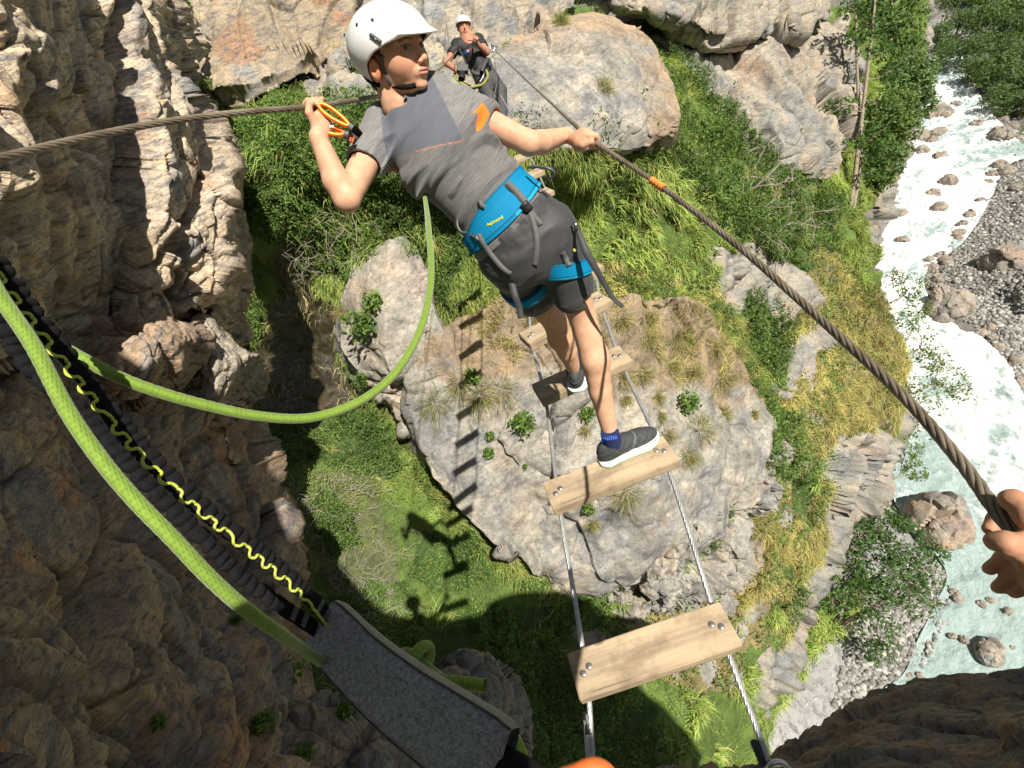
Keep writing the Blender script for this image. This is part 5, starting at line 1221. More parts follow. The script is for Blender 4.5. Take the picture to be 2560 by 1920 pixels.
# ================================================================ people: implicit surfaces in the camera-aligned frame (metres)
def cone(p, a, b, r1, r2):
    a = np.asarray(a, float); b = np.asarray(b, float); ab = b - a
    t = np.clip(((p - a) @ ab) / (ab @ ab), 0, 1)
    return np.linalg.norm(p - a - t[:, None] * ab, axis=1) - (r1 + (r2 - r1) * t)
def ell(p, c, ax, r):
    q = (p - c) @ np.asarray(ax).T; r = np.asarray(r, float)
    k0 = np.linalg.norm(q / r, axis=1); k1 = np.linalg.norm(q / r**2, axis=1) + 1e-9
    return k0 * (k0 - 1) / k1
def smin(a, b, k):
    h = np.clip(0.5 + 0.5 * (b - a) / k, 0, 1); return b * (1 - h) + a * h - k * h * (1 - h)
def smax(a, b, k): return -smin(-a, -b, k)
I3 = np.eye(3)
def sdfmesh(f, lo, hi, h, trim=False):
    lo = np.asarray(lo, float); hi = np.asarray(hi, float); bs = 8
    nb = np.ceil((hi - lo) / (h * bs)).astype(int); n = nb * bs
    g = np.stack(np.meshgrid(*[lo[i] + (np.arange(nb[i]) + .5) * h * bs for i in range(3)], indexing='ij'), -1).reshape(-1, 3)
    v = f(g); near = np.abs(v) < h * bs * 1.35
    A = np.repeat(np.repeat(np.repeat(v.reshape(nb).astype(np.float32), bs, 0), bs, 1), bs, 2)
    ids = np.argwhere(near.reshape(nb)); off = np.stack(np.meshgrid(*[np.arange(bs)] * 3, indexing='ij'), -1).reshape(-1, 3)
    for s in range(0, len(ids), 600):
        ii = (ids[s:s + 600, None] * bs + off[None]).reshape(-1, 3)
        A[ii[:, 0], ii[:, 1], ii[:, 2]] = f(lo + ii * h)
    A = np.clip(A, -h * 3, h * 3)
    A[0] = A[-1] = h * 3; A[:, 0] = A[:, -1] = h * 3; A[:, :, 0] = A[:, :, -1] = h * 3
    gr = openvdb.FloatGrid(h * 3); gr.copyFromArray(A)
    V, Q = gr.convertToQuads(0.0)
    V = lo + V.astype(float) * h
    e = Q[:, [0, 1, 2, 3]].astype(int)
    if trim:
        top = lo + n * h; bad = ((V < lo + 2.2 * h) | (V > top - 3.2 * h)).any(1); e = e[~bad[e].any(1)]
    # orientation: outward
    c = V[e].mean(1); nn = np.cross(V[e[:, 1]] - V[e[:, 0]], V[e[:, 2]] - V[e[:, 0]]); nn = unit(nn)
    k = np.random.default_rng(1).choice(len(c), min(400, len(c)), replace=False)
    if np.mean(f(c[k] + nn[k] * h) - f(c[k])) < 0: e = e[:, ::-1]
    return V, e
def tosurf(name, V, Q, mat, colf=None, parent=None, smooth=True):
    col = colf(V) if colf is not None else None
    o = mesh_from(name, c2w(V), Q, mat, None, smooth, col)
    if parent is not None: adopt(o, parent)
    return o
def hit(f, x, y, d0=0.9, d1=2.4, off=0.0, d=None):
    """depth along the ray through a photo pixel where f changes sign"""
    ds = np.arange(d0, d1, 0.004); P = np.stack([(x - 1280) / FPX * ds, (y - 960) / FPX * ds, ds], 1); v = f(P); i = np.argmax(v < 0)
    if v[i] >= 0: return np.array([(x - 1280) / FPX, (y - 960) / FPX, 1.0]) * (d if d else (d0 + d1) / 2)
    t = v[i - 1] / (v[i - 1] - v[i] + 1e-12) if i else 1.0
    p = P[max(i - 1, 0)] * (1 - t) + P[i] * t; return p - unit(p) * off
def hits(f, pts, off=0.003, d0=0.9, d1=2.4): return np.array([hit(f, x, y, d0, d1, off) for x, y in pts])
def ribbon(name, P, w, th, mat, parent, n=40, face=None, twist=0.0):
    th = min(th, .0016) if th < .005 else th
    """flat strap through camera-frame points, broad side towards the viewer"""
    P = catmull(np.asarray(P), n); T = unit(np.gradient(P, axis=0)); Vv = unit(P) if face is None else np.tile(unit(np.asarray(face)), (n, 1))
    S = unit(np.cross(T, Vv)); N = np.cross(S, T); tw = np.linspace(0, twist, n)[:, None]; S, N = S * np.cos(tw) + N * np.sin(tw), N * np.cos(tw) - S * np.sin(tw)
    w = np.broadcast_to(w, (n,))[:, None]
    R = np.stack([P - S * w / 2 - N * th / 2, P + S * w / 2 - N * th / 2, P + S * w / 2 + N * th / 2, P - S * w / 2 + N * th / 2], 1)
    a = np.arange(n * 4).reshape(n, 4); b = np.roll(a, -1, 1); F = np.stack([a[:-1], b[:-1], b[1:], a[1:]], -1).reshape(-1, 4)
    F = np.r_[F, [a[0][::-1]], [a[-1]]]
    o = mesh_from(name, c2w(R.reshape(-1, 3)), F, mat, None, False)
    if parent is not None: adopt(o, parent)
    return o
def skinmat():
    m, nt, bs = newmat('skin'); at = nd(nt, 'ShaderNodeVertexColor'); at.layer_name = 'Col'; co = objco(nt)
    f = noise(nt, co, 38, 5, 0.6); f2 = noise(nt, co, 420, 3, 0.6)
    c = mixc(nt, at.outputs[0], ramp(nt, f, [(0.3, (0.90, 0.80, 0.76)), (0.7, (1.08, 1.07, 1.05))]), 1.0, 'MULTIPLY')
    nt.links.new(c, bs.inputs['Base Color']); bs.inputs['Roughness'].default_value = 0.58; bs.inputs['Specular IOR Level'].default_value = 0.28
    bs.inputs['Subsurface Weight'].default_value = 0.25; bs.inputs['Subsurface Scale'].default_value = 0.006; bs.inputs['Subsurface Radius'].default_value = (1, 0.3, 0.15)
    bump(nt, bs, f2, 0.25, 0.0006); return m
M_SKIN = skinmat()
SKIN = np.array([0.63, 0.385, 0.255])
# ---- joints of the boy
NB = cpt(1003, 268, 1.40); PV = cpt(1322, 612, 1.54); SPN = NB - PV; LS = np.linalg.norm(SPN); SZ = SPN / LS
AX = cpt(1165, 262, 1.42) - cpt(940, 348, 1.42); AX = unit(AX - SZ * (AX @ SZ)); BK = np.cross(SZ, AX)
if BK[2] > 0: BK = -BK
SHR, SHL = cpt(1128, 262, 1.43), cpt(945, 342, 1.42)
ELR, ELL_ = cpt(1322, 358, 1.42), cpt(867, 497, 1.31)
WRR, WRL = cpt(1416, 337, 1.56), cpt(796, 344, 1.265)
HPR, HPL = cpt(1386, 605, 1.55), cpt(1275, 655, 1.60)
KNR, KNL = cpt(1455, 790, 1.70), cpt(1385, 800, 1.92)
ANR, ANL = cpt(1534, 1116, 1.875), cpt(1440, 935, 2.22)
def torso(p, grow=0.0):
    q = p - PV; v = (q @ SZ) / LS; u = q @ AX; w = q @ BK
    vv = np.clip(v, -0.12, 1.02)
    a = np.interp(vv, [-.12, 0, .15, .30, .50, .72, .86, .96, 1.02], [.120, .140, .132, .116, .119, .136, .132, .085, .045]) + grow
    b = np.interp(vv, [-.12, 0, .15, .30, .50, .72, .86, .96, 1.02], [.085, .105, .098, .082, .086, .094, .082, .060, .045]) + grow
    w = w - 0.012 * np.sin(np.clip(v, 0, 1) * np.pi * 1.0) + 0.006
    k = np.sqrt((u / a) ** 2 + (w / b) ** 2); d = (k - 1) * np.minimum(a, b) * 0.95
    over = np.maximum(0, np.abs(v - 0.45) - 0.57) * LS
    return np.where(over > 0, np.sqrt(np.maximum(d, 0) ** 2 + over ** 2) + np.minimum(d, 0), d)
# head frame
HC = cpt(984, 138, 1.34); HUP = unit(np.array([-.155, -.82, -.55])); HF = np.array([.80, .0, -.60]); HF = unit(HF - HUP * (HF @ HUP)); HL = np.cross(HF, HUP)
if HL[2] > 0: HL = -HL       # lateral axis towards the viewer: the visible right cheek
HS = .95
HR = np.stack([HF, HL, HUP])
def H(x, y, z): return HC + HS * (np.array([x, y, z]) @ HR)
def hl(p): return ((p - HC) @ HR.T) / HS
def head(p):
    q = hl(p)
    d = ell(q, [-.008, 0, .030], I3, [.094, .074, .078])
    d = smin(d, ell(q, [.030, 0, -.022], I3, [.060, .058, .075]), .03)
    d = smin(d, ell(q, [.055, 0, -.064], I3, [.030, .031, .023]), .02)      # chin
    d = smin(d, ell(q, [.078, 0, -.081], I3, [.013, .018, .011]), .016)
    for s in (-1, 1):
        d = smin(d, ell(q, [.052, s * .036, -.024], I3, [.030, .022, .028]), .03)   # cheeks
        d = smin(d, cone(q, [.078, s * .012, .030], [.062, s * .046, .026], .010, .009), .012)  # brow
        d = smin(d, cone(q, [.0, s * .046, -.044], [.052, s * .022, -.082], .012, .011), .018)   # jaw line
    for s in (-1, 1):
        d = smax(d, -(np.linalg.norm(q - np.array([.098, s * .031, .010]), axis=1) - .017), .010)
    d = smin(d, cone(q, [.086, 0, .014], [.104, 0, -.017], .0065, .0098), .010)      # nose
    d = smin(d, ell(q, [.104, 0, -.020], I3, [.0100, .0092, .0080]), .006)
    for s in (-1, 1):
        d = smin(d, ell(q, [.098, s * .0105, -.025], I3, [.0085, .0065, .0065]), .005)
        d = smax(d, -(ell(q, [.103, s * .0055, -.0325], I3, [.005, .003, .004])), .002)
    d = smin(d, ell(q, [.083, 0, -.048], I3, [.016, .026, .016]), .012)
    d = smin(d, ell(q, [.095, 0, -.0445], I3, [.0085, .020, .0055]), .0035)
    d = smin(d, ell(q, [.0935, 0, -.0535], I3, [.0088, .017, .0062]), .0035)
    d = smax(d, -(ell(q, [.104, 0, -.0487], I3, [.009, .0215, .0011])), .002)
    for s in (-1, 1):      # ear
        e = ell(q, [-.012, s * .077, -.026], rotm(0, 0, 0), [.018, .010, .030]); e = smax(e, -ell(q, [-.006, s * .088, -.022], I3, [.010, .008, .018]), .004)
        d = smin(d, e, .006)
        ey = ell(q, [.084, s * .0315, .0085], I3, [.016, .0125, .0028]); d = smax(d, -ey, .0015)
    return d * HS
NTOP = H(-.030, 0, -.045)
def limbs(p, skin=True):
    d = cone(p, NTOP, NB + SZ * .005, .045, .050)
    d = smin(d, cone(p, SHR, ELR, .043, .033), .02); d = smin(d, cone(p, SHL, ELL_, .043, .033), .02)
    for e, w, o in ((ELR, WRR, np.array([0, .006, 0])), (ELL_, WRL, np.array([-.006, 0, 0]))):
        m = e * .70 + w * .30 + o; f = cone(p, e, m, .0335, .0335); f = smin(f, cone(p, m, w, .0335, .0215), .008); d = smin(d, f, .012)
    for h, k, a, sd in ((HPR, KNR, ANR, 1), (HPL, KNL, ANL, -1)):
        d = smin(d, cone(p, h, k, .072, .046), .03)
        ct = unit(a - k); cb = k * .68 + a * .32 + np.array([sd * .006, -.004, -.014]); mid = k * .45 + a * .55 + np.array([0, 0, -.004])
        f = cone(p, k, cb, .045, .049); f = smin(f, cone(p, cb, mid, .049, .040), .02); f = smin(f, cone(p, mid, a, .040, .026), .012); d = smin(d, f, .012)
    return d
def hand_sdf(wr, grip, axis, out, up, rc, size=1.0, curl=210, thumb_side=1, fingers=4, palm=.030, rot0=-30, gap=.0165):
    """fist on a cable. grip: point on the cable; axis: cable direction (index -> little finger); out: from cable to palm/knuckles; up: direction in which the fingers go over"""
    axis = unit(axis); out = unit(out - axis * (out @ axis)); up = np.cross(axis, out) * (1 if np.cross(axis, out) @ up > 0 else -1)
    segs = []; L = [.92, 1.0, .95, .78][:fingers]; r0 = .0088 * size
    for i in range(fingers):
        c = grip + axis * (i - 1.3) * gap * size; R = rc + r0 * 0.95; pts = []
        K = c + out * (R + .012 * size) - up * .012 * size
        for ang in np.radians(np.linspace(rot0, rot0 + curl * L[i], 5)):
            pts.append(c + (out * math.cos(ang) + up * math.sin(ang)) * (R + .004 * size * math.cos((ang) * 1.5)))
        pts = [K] + pts; rr = np.linspace(r0 * 1.08, r0 * .82, len(pts)); segs.append((pts, rr))
    base_c = grip + out * (rc + .020 * size) - up * .022 * size
    return dict(segs=segs, pc=base_c, axis=axis, out=out, up=up, size=size, wr=wr, rc=rc, grip=grip, r0=r0, ts=thumb_side)
def hand_eval(p, h):
    s = h['size']; ax = np.stack([h['axis'], unit(h['wr'] - h['pc'] - h['axis'] * ((h['wr'] - h['pc']) @ h['axis'])), np.zeros(3)]); ax[2] = np.cross(ax[0], ax[1])
    d = ell(p, h['pc'] + ax[1] * .012 * s, ax, [.036 * s, .036 * s, .0165 * s])
    d = smin(d, cone(p, h['pc'] + ax[1] * .02 * s, h['wr'], .0235 * s, .0225 * s), .014)
    for pts, rr in h['segs']:
        f = None
        for i in range(len(pts) - 1):
            g = cone(p, pts[i], pts[i + 1], rr[i], rr[i + 1]); f = g if f is None else np.minimum(f, g)
        d = smin(d, f, .0035)
    # thumb from the side of the palm, closing below the cable
    b = h['pc'] + ax[1] * .022 * s - h['axis'] * .026 * s * h['ts']; R = h['rc'] + h['r0']
    t1 = h['grip'] - h['axis'] * .036 * s * h['ts'] + h['out'] * (R * .7) - h['up'] * R * .8
    t2 = h['grip'] - h['axis'] * .028 * s * h['ts'] - h['out'] * R * .7 - h['up'] * R * .6
    d = smin(d, cone(p, b, t1, .0125 * s, .0105 * s), .008); d = smin(d, cone(p, t1, t2, .0105 * s, .0085 * s), .003)
    return d
def seglook(path, x, y):
    i = near_idx(path, x, y); i = min(max(i, 3), len(path) - 4); P = path[i] @ CM.T; T = (path[i + 3] - path[i - 3]) @ CM.T; return P, unit(T)
gl, tl = seglook(lpath, 786, 266); gr_, tr_ = seglook(rpath, 1476, 347)
HAL = hand_sdf(WRL, gl, tl, np.array([-.15, .2, -1.0]) * -1 + np.array([0, .6, 0]), np.array([0, -1, 0]), .0068, .92, 230, 1, rot0=20)
HAR = hand_sdf(WRR, gr_, -tr_, np.array([-.5, -.75, -.3]), np.array([.6, -.3, .2]), .0068, .92, 215, -1, rot0=10)
def body(p):
    d = smin(torso(p, -.030), limbs(p), .02); d = smin(d, head(p), .02)
    m = np.linalg.norm(p - gl, axis=1) < .22
    if m.any(): d[m] = smin(d[m], hand_eval(p[m], HAL), .008)
    m = np.linalg.norm(p - gr_, axis=1) < .22
    if m.any(): d[m] = smin(d[m], hand_eval(p[m], HAR), .008)
    return d
def skincol(V):
    c = np.tile(SKIN, (len(V), 1)); q = hl(V)
    lip = (np.abs(q[:, 1]) < .021) & (((q[:, 2] + .0488) / .0115) ** 2 + (q[:, 1] / .022) ** 2 < 1) & (q[:, 0] > .084)
    hd = np.linalg.norm(q, axis=1) < .16
    c[hd] = c[hd] * np.array([1.04, 0.99, 0.98])
    ck = np.exp(-(np.linalg.norm(q - np.array([.07, .042, -.025]), axis=1) / .03) ** 2)[:, None]; c = c * (1 - ck * np.array([0, .12, .10]))
    er = (np.linalg.norm(q - np.array([-.012, .082, -.026]), axis=1) < .036); c[er] *= np.array([1.05, .82, .78])
    c[lip] = np.array([.50, .24, .19])
    for s in (-1, 1):
        br = (np.abs(q[:, 2] - .0265 - .004 * np.sin((np.abs(q[:, 1]) - .012) * 90)) < .0030) & (np.abs(q[:, 1] - s * .031) < .019) & (q[:, 0] > .06); c[br] = c[br] * .42
        ld_ = (np.abs(q[:, 1] - s * .0315) < .0165) & (np.abs(q[:, 2] - .0145) < .0018) & (q[:, 0] > .07); c[ld_] *= .35  # upper lid shading painted into the skin as a dark line
    kn = (np.linalg.norm(V - gl, axis=1) < .05) | (np.linalg.norm(V - gr_, axis=1) < .05); c[kn] *= np.array([1.03, .93, .9])
    # neck under the jaw stays same skin; small scuff on the calf
    return c * (1 + .06 * fbm(V * 14, 3, 3)[:, None])
boy = empty('person', tuple(c2w(PV))); tag(boy, 'boy in grey T-shirt, black shorts and white helmet crossing the ladder, looking back over his shoulder', 'person')
boy['label'] = 'boy in grey T-shirt and white helmet standing on the ladder, looking back'
def build_body():
    Vs, Qs, n = [], [], 0
    allp = np.array([NB, PV, SHR, SHL, ELR, ELL_, WRR, WRL, KNR, KNL, ANR, ANL, H(0, 0, .15), HPR, HPL])
    def add(lo, hi, h):
        nonlocal n
        V, Q = sdfmesh(body, lo, hi, h, True); Vs.append(V); Qs.append(Q + n); n += len(V)
    zc = H(0, 0, -.10)
    # head fine, the rest coarser; boxes overlap slightly
    hb0, hb1 = H(0, 0, 0) - .19, H(0, 0, 0) + np.array([.19, .115, .19])
    add(hb0, hb1, .0019)
    add(gl - np.array([.07, .07, .07]), gl + np.array([.07, .085, .07]), .0022)
    add(gr_ - np.array([.075, .07, .07]), gr_ + np.array([.07, .07, .07]), .0022)
    for a, b, r in ((SHL, ELL_, .07), (ELL_, WRL, .06), (SHR, ELR, .07), (ELR, WRR, .06), (KNR, ANR, .08), (KNL, ANL, .08), (HPR, KNR, .12), (HPL, KNL, .12), (NTOP, NB, .07)):
        pass
    lo = allp.min(0) - .09; hi = allp.max(0) + .09
    def body2(p):     # leave the finely meshed boxes to their own mesh
        d = body(p)
        for b0, b1 in ((hb0, hb1), (gl - np.array([.07, .07, .07]), gl + np.array([.07, .085, .07])), (gr_ - np.array([.075, .07, .07]), gr_ + np.array([.07, .07, .07]))):
            c = (b0 + b1) / 2; e = (b1 - b0) / 2 - .010; bx = np.max(np.abs(p - c) - e, axis=1); d = np.maximum(d, -bx)
        return d
    V, Q = sdfmesh(body2, lo, hi, .0040); Vs.append(V); Qs.append(Q + n)
    V = np.concatenate(Vs); Q = np.concatenate(Qs)
    return tosurf('body', V, Q, M_SKIN, skincol, boy)
body_o = build_body()
def uvw(p):
    q = p - PV; return q @ AX, (q @ SZ) / LS, q @ BK
def folds(p):
    u, v, w = uvw(p)
    n = fbm(np.stack([u * 4.0 + v * 2.0, v * 8.5 - u * 9 + 1.0 * np.sin(u * 9), w * 4], 1), 2, 61)
    n2 = fbm(np.stack([u * 8.0, v * 20 - u * 14, w * 6], 1), 2, 65)
    amp = np.interp(v, [0, .36, .50, .68, .85, 1.1], [.005, .007, .030, .020, .014, .003])
    r = 1 - 2.2 * np.abs(n)          # sharp crests between soft troughs
    return np.clip(-(r - .45) * amp * .95 + n2 * amp * .35, -.022, .0065)
def shirt(p, g=0.010):
    d = torso(p, g)
    eR = SHR * .50 + ELR * .50; eL = SHL * .53 + ELL_ * .47
    sR = cone(p, SHR - (ELR - SHR) * .25, eR, .056 + g * .2, .050); sL = cone(p, SHL - (ELL_ - SHL) * .25, eL, .056 + g * .2, .050)
    aR = unit(ELR - SHR); aL = unit(ELL_ - SHL)
    cuR = (p - eR) @ aR; cuL = (p - eL) @ aL
    sR = np.maximum(sR, cuR - 0.0); sL = np.maximum(sL, cuL - 0.0)
    d = smin(d, sR, .022); d = smin(d, sL, .022)
    d = d + folds(p) * np.where(np.minimum(sR, sL) < -.0, .5, 1.0)
    u, v, w = uvw(p)
    d = np.maximum(d, (0.130 - v + 0.008 * np.sin(u * 16) - .12 * np.clip(u, -.1, .13)) * LS)                  # hem
    # open sleeves
    inR = cone(p, SHR, eR + aR * .03, .045, .043); inL = cone(p, SHL, eL + aL * .03, .045, .043)
    d = np.where(cuR > -.03, np.maximum(d, -inR), d); d = np.where(cuL > -.03, np.maximum(d, -inL), d)
    nk = cone(p, NTOP, NB - SZ * .004, .048, .056); d = smax(d, -nk, .006)
    return d
M_SHIRT = None
def shirtmat():
    m, nt, bs = newmat('heather_jersey'); at = nd(nt, 'ShaderNodeVertexColor'); at.layer_name = 'Col'
    r = Matrix((tuple(c2w(AX)), tuple(c2w(SZ)), tuple(c2w(BK)))).to_euler()
    co = objco(nt, (1, 1, 1), (r.x, r.y, r.z)); mp = nd(nt, 'ShaderNodeMapping'); mp.inputs['Scale'].default_value = (26, 420, 26); nt.links.new(co, mp.inputs[0])
    f = noise(nt, mp.outputs[0], 1.0, 4, 0.7); k = ramp(nt, f, [(0.36, 0.70), (0.5, 0.97), (0.64, 1.25)])
    al = at.outputs[1]; c = mixc(nt, at.outputs[0], mixc(nt, at.outputs[0], k, 1.0, 'MULTIPLY'), al)
    wv = noise(nt, objco(nt), 700, 2); c = mixc(nt, c, ramp(nt, wv, [(.3, .8), (.7, 1.15)]), 0.6, 'MULTIPLY')
    nt.links.new(c, bs.inputs['Base Color']); bs.inputs['Roughness'].default_value = 0.85; bs.inputs['Sheen Weight'].default_value = 0.25; bs.inputs['Specular IOR Level'].default_value = 0.2
    bump(nt, bs, wv, 0.5, 0.0007); return m
def shirtcol(V):
    u, v, w = uvw(V); back = w > -.03
    c = np.zeros((len(V), 4)); c[:, :3] = np.array([.150, .146, .143]); c[:, 3] = 1.0
    seam = .695 - 1.29 * np.minimum(u, .04)
    onR = u > .062 + (v - .70) * .19; onL = u < -.060 - (1.03 - v) * .40
    yoke = (v > seam) & ~onR & ~onL & back
    c[yoke, :3] = np.array([.112, .121, .146]); c[yoke, 3] = .30
    aR = unit(ELR - SHR); aL = unit(ELL_ - SHL)
    low = (V - SHR) @ aR < .13
    org = (v > .53) & (v < .70) & (u > .050 + (.70 - v) * .22) & (np.abs(w) < .075) & low & (torso(V, .045) < 0); c[org, :3] = np.array([.80, .20, .02]); c[org, 3] = 0.05
    ol = (v > .76) & (v < .86) & (u < -.10) & (torso(V, .02) < 0) & (w < .02); c[ol, :3] = np.array([.55, .12, .03]); c[ol, 3] = .1
    pip = (np.abs(v - seam) < .0035) & back & (u > -.06) & (u < .055); c[pip, :3] = np.array([.42, .18, .13])
    slv = (onR & (v > .70)) | onL; c[slv & ~org, :3] = np.array([.20, .195, .19])
    hemR = np.abs((V - SHR * .5 - ELR * .5) @ aR) < .006; c[hemR & (cone(V, SHR, ELR, .0475, .0475) < 0), :3] = np.array([.50, .10, .03])
    return c
V, Q = sdfmesh(shirt, np.array([NB, PV, SHR, SHL, ELR, ELL_]).min(0) - .13, np.array([NB, PV, SHR, SHL, ELR, ELL_]).max(0) + .13, .0032)
shirt_o = tosurf('t_shirt', V, Q, shirtmat(), shirtcol, boy)
# shorts
def shorts(p):
    u, v, w = uvw(p)
    d = torso(p, .013)
    d = np.maximum(d, (v - .165) * LS)
    kR = HPR * .33 + KNR * .67; kL = HPL * .42 + KNL * .58
    gR = cone(p, HPR - unit(KNR - HPR) * .03, kR, .086, .073); gL = cone(p, HPL - unit(KNL - HPL) * .03, kL, .088, .076)
    aR = unit(KNR - HPR); aL = unit(KNL - HPL)
    d = smin(d, gR, .025); d = smin(d, gL, .025)
    n = fbm(np.stack([u * 9 + v * 4, v * 12 + u * 6, w * 6], 1), 2, 71) * .006 + fbm(np.stack([u * 40, v * 6, w * 30], 1), 2, 72) * .004 * sstep(.0, .12, v)
    d = d + n
    cR = (p - kR) @ aR; cL = (p - kL) @ aL
    sideR = (p - PV) @ AX > 0.0
    d = np.where(sideR, np.maximum(d, cR - .004), np.maximum(d, cL - .004))
    d = np.where(cR > -.05, np.maximum(d, -cone(p, HPR, KNR, .066, .054)), d); d = np.where(cL > -.05, np.maximum(d, -cone(p, HPL, KNL, .066, .056)), d)
    return d
def shortmat():
    m, nt, bs = newmat('shorts_fabric'); co = objco(nt); f = noise(nt, co, 45, 4); wv = noise(nt, co, 900, 2)
    c = ramp(nt, f, [(.3, (.034, .034, .036)), (.7, (.044, .044, .047))]); nt.links.new(c, bs.inputs['Base Color']); bs.inputs['Roughness'].default_value = 0.62
    bs.inputs['Sheen Weight'].default_value = 0.15; bump(nt, bs, wv, 0.4, 0.0004); return m
M_SHORT = shortmat()
V, Q = sdfmesh(shorts, np.array([PV, HPR, HPL, KNR, KNL]).min(0) - .15, np.array([PV, HPR, HPL, KNR, KNL]).max(0) + .15, .0034)
short_o = tosurf('shorts', V, Q, M_SHORT, None, boy)
# ---- harness
har = empty('climbing_harness', tuple(c2w(PV))); har.parent = boy; har.matrix_parent_inverse = Matrix.Translation(boy.location).inverted()
def cloth(p): return np.minimum(shirt(p), shorts(p))
def belt(p):
    u, v, w = uvw(p); d = torso(p, .021)
    top = .350 - .05 * np.clip(-u / .12, 0, 1) ** 2; bot = .190 - .02 * np.cos(u * 12)
    inner = torso(p, .009)
    d = smax(d, (v - top) * LS, .004); d = smax(d, (bot - v) * LS, .004); d = smax(d, -inner, .003)
    d = smax(d, -(w + .03), .003)
    return d
BLUE, BLUE2 = np.array([.0, .19, .38]), np.array([.01, .33, .56])
def beltcol(V):
    u, v, w = uvw(V); c = np.tile(BLUE, (len(V), 1))
    top = .350 - .05 * np.clip(-u / .12, 0, 1) ** 2; bot = .190 - .02 * np.cos(u * 12)
    ed = (v < bot + .022); c[ed & (u > .02)] = BLUE2; c[(v > top - .012)] = BLUE * .6; c[np.abs(v - bot - .024) < .0035] = BLUE * .35
    return c
M_HARN = vcmat('harness_fabric', 0.75, 0.10, 500, 0.0004, 0.25)
bx = (np.array([PV, PV + SZ * LS * .36]).min(0) - .19, np.array([PV, PV + SZ * LS * .3]).max(0) + .19)
V, Q = sdfmesh(belt, *bx, .0026); belt_o = tosurf('waist_belt', V, Q, M_HARN, beltcol); adopt_ = lambda o: (setattr(o, 'parent', har), setattr(o, 'matrix_parent_inverse', Matrix.Translation(boy.location).inverted()))
def underhar(o):
    o.parent = har; o.matrix_parent_inverse = Matrix.Translation(Vector(c2w(PV))).inverted()
underhar(belt_o)
def legloop(h, k, off, tilt, wdt, gr):
    a = unit(k - h); c0 = h + a * off; nrm = unit(a + tilt)
    def f(p):
        d = cone(p, h - a * .03, h * .36 + k * .64, gr + .004, gr - .012); s = np.abs((p - c0) @ nrm) - wdt
        return smax(smax(d, s, .005), -cone(p, h - a * .03, h * .36 + k * .64, gr - .01, gr - .026), .003)
    def colf(V):
        s = (V - c0) @ nrm; c = np.tile(BLUE * 1.15, (len(V), 1)); c[s > wdt - .008] = BLUE2; c[np.abs(s - wdt + .010) < .0015] = BLUE * .4; c[s < -wdt + .006] = BLUE * .5; return c
    V, Q = sdfmesh(f, c0 - .13, c0 + .13, .0028); o = tosurf('leg_loop', V, Q, M_HARN, colf); underhar(o); return f
LR = legloop(HPR, KNR, .085, AX * -.35 + BK * 0.1, .026, .094)
LLp = legloop(HPL, KNL, .115, AX * .1, .024, .096)
allc = lambda p: np.minimum(np.minimum(np.minimum(shirt(p), shorts(p)), belt(p)), LR(p))
M_STRAP = plain('grey_webbing', (0.10, 0.10, 0.098), 0.65, 0, 0.25, 300, 0.0003)
M_STRAPD = plain('dark_webbing', (0.045, 0.046, 0.048), 0.65, 0, 0.3, 300, 0.0003)
def hs(name, pts, w, mat=None, off=.004, th=.0022, n=30):
    o = ribbon(name, hits(allc, pts, off), w, th, mat or M_STRAP, None, n); underhar(o); return o
hs('strap', [(1266,456),(1290,480),(1306,498),(1318,512)], 0.0221)
hs('strap', [(1322,524),(1336,543),(1352,562)], 0.0182)
hs('strap', [(1320,522),(1334,560),(1342,600),(1341,635),(1337,664)], 0.0169, n=40)
hs('strap', [(1196,585),(1206,604),(1222,628),(1245,657),(1262,674),(1278,684)], 0.0143, n=40)
hs('strap', [(1198,500),(1206,515),(1212,517)], 0.0117)
hs('strap', [(1406,632),(1414,646),(1424,664)], 0.0182)
o = ribbon('buckle', np.array([hit(allc, 1308, 508, off=.008), hit(allc, 1324, 526, off=.008)]), .026, .009, M_BLACKR, None, 6); underhar(o)
def ls(name, pts, w, mat, twist=0.0):
    o = ribbon(name, np.array([cpt(*p) for p in pts]), w, .002, mat, None, 40, None, twist); underhar(o); return o
ls('strap', [(1440,566,1.46),(1452,596,1.45),(1466,630,1.45),(1492,676,1.47),(1512,712,1.5),(1530,742,1.52),(1556,767,1.53)], np.interp(np.linspace(0,1,40),[0,.3,.55,1],[.014,.024,.018,.013]), M_STRAPD, .5)
ls('strap', [(1278,700,1.52),(1288,740,1.52),(1298,770,1.54),(1303,796,1.55)], .020, M_STRAPD)
def tb(name, pts, r, mat, par=None, n=30, k=10, under=True):
    path = catmull(np.array([cpt(*p) if len(p) == 3 and not isinstance(p, np.ndarray) else p for p in pts]), n); V, F, _ = tube(c2w(path), r, k)
    o = mesh_from(name, V, F, mat, None, True); o.data.validate()
    if under: underhar(o)
    return o
M_GLOOP = plain('gear_loop_plastic', (.07, .072, .078), .4)
tb('gear_loop', [(1322,418,1.40),(1345,417,1.38),(1368,420,1.37),(1386,431,1.375),(1380,444,1.39),(1358,449,1.41)], .0042, M_GLOOP)
tb('gear_loop', [(1164,528,1.46),(1148,540,1.45),(1143,560,1.45),(1152,579,1.45),(1170,580,1.46),(1184,566,1.47)], .0038, M_GLOOP)
tb('metal_buckle', [(1178,586,1.45),(1190,592,1.44),(1196,600,1.44)], .0065, M_STEEL)
tb('metal_buckle', [(1433,555,1.45),(1439,562,1.445),(1443,572,1.45)], .005, M_STEEL)
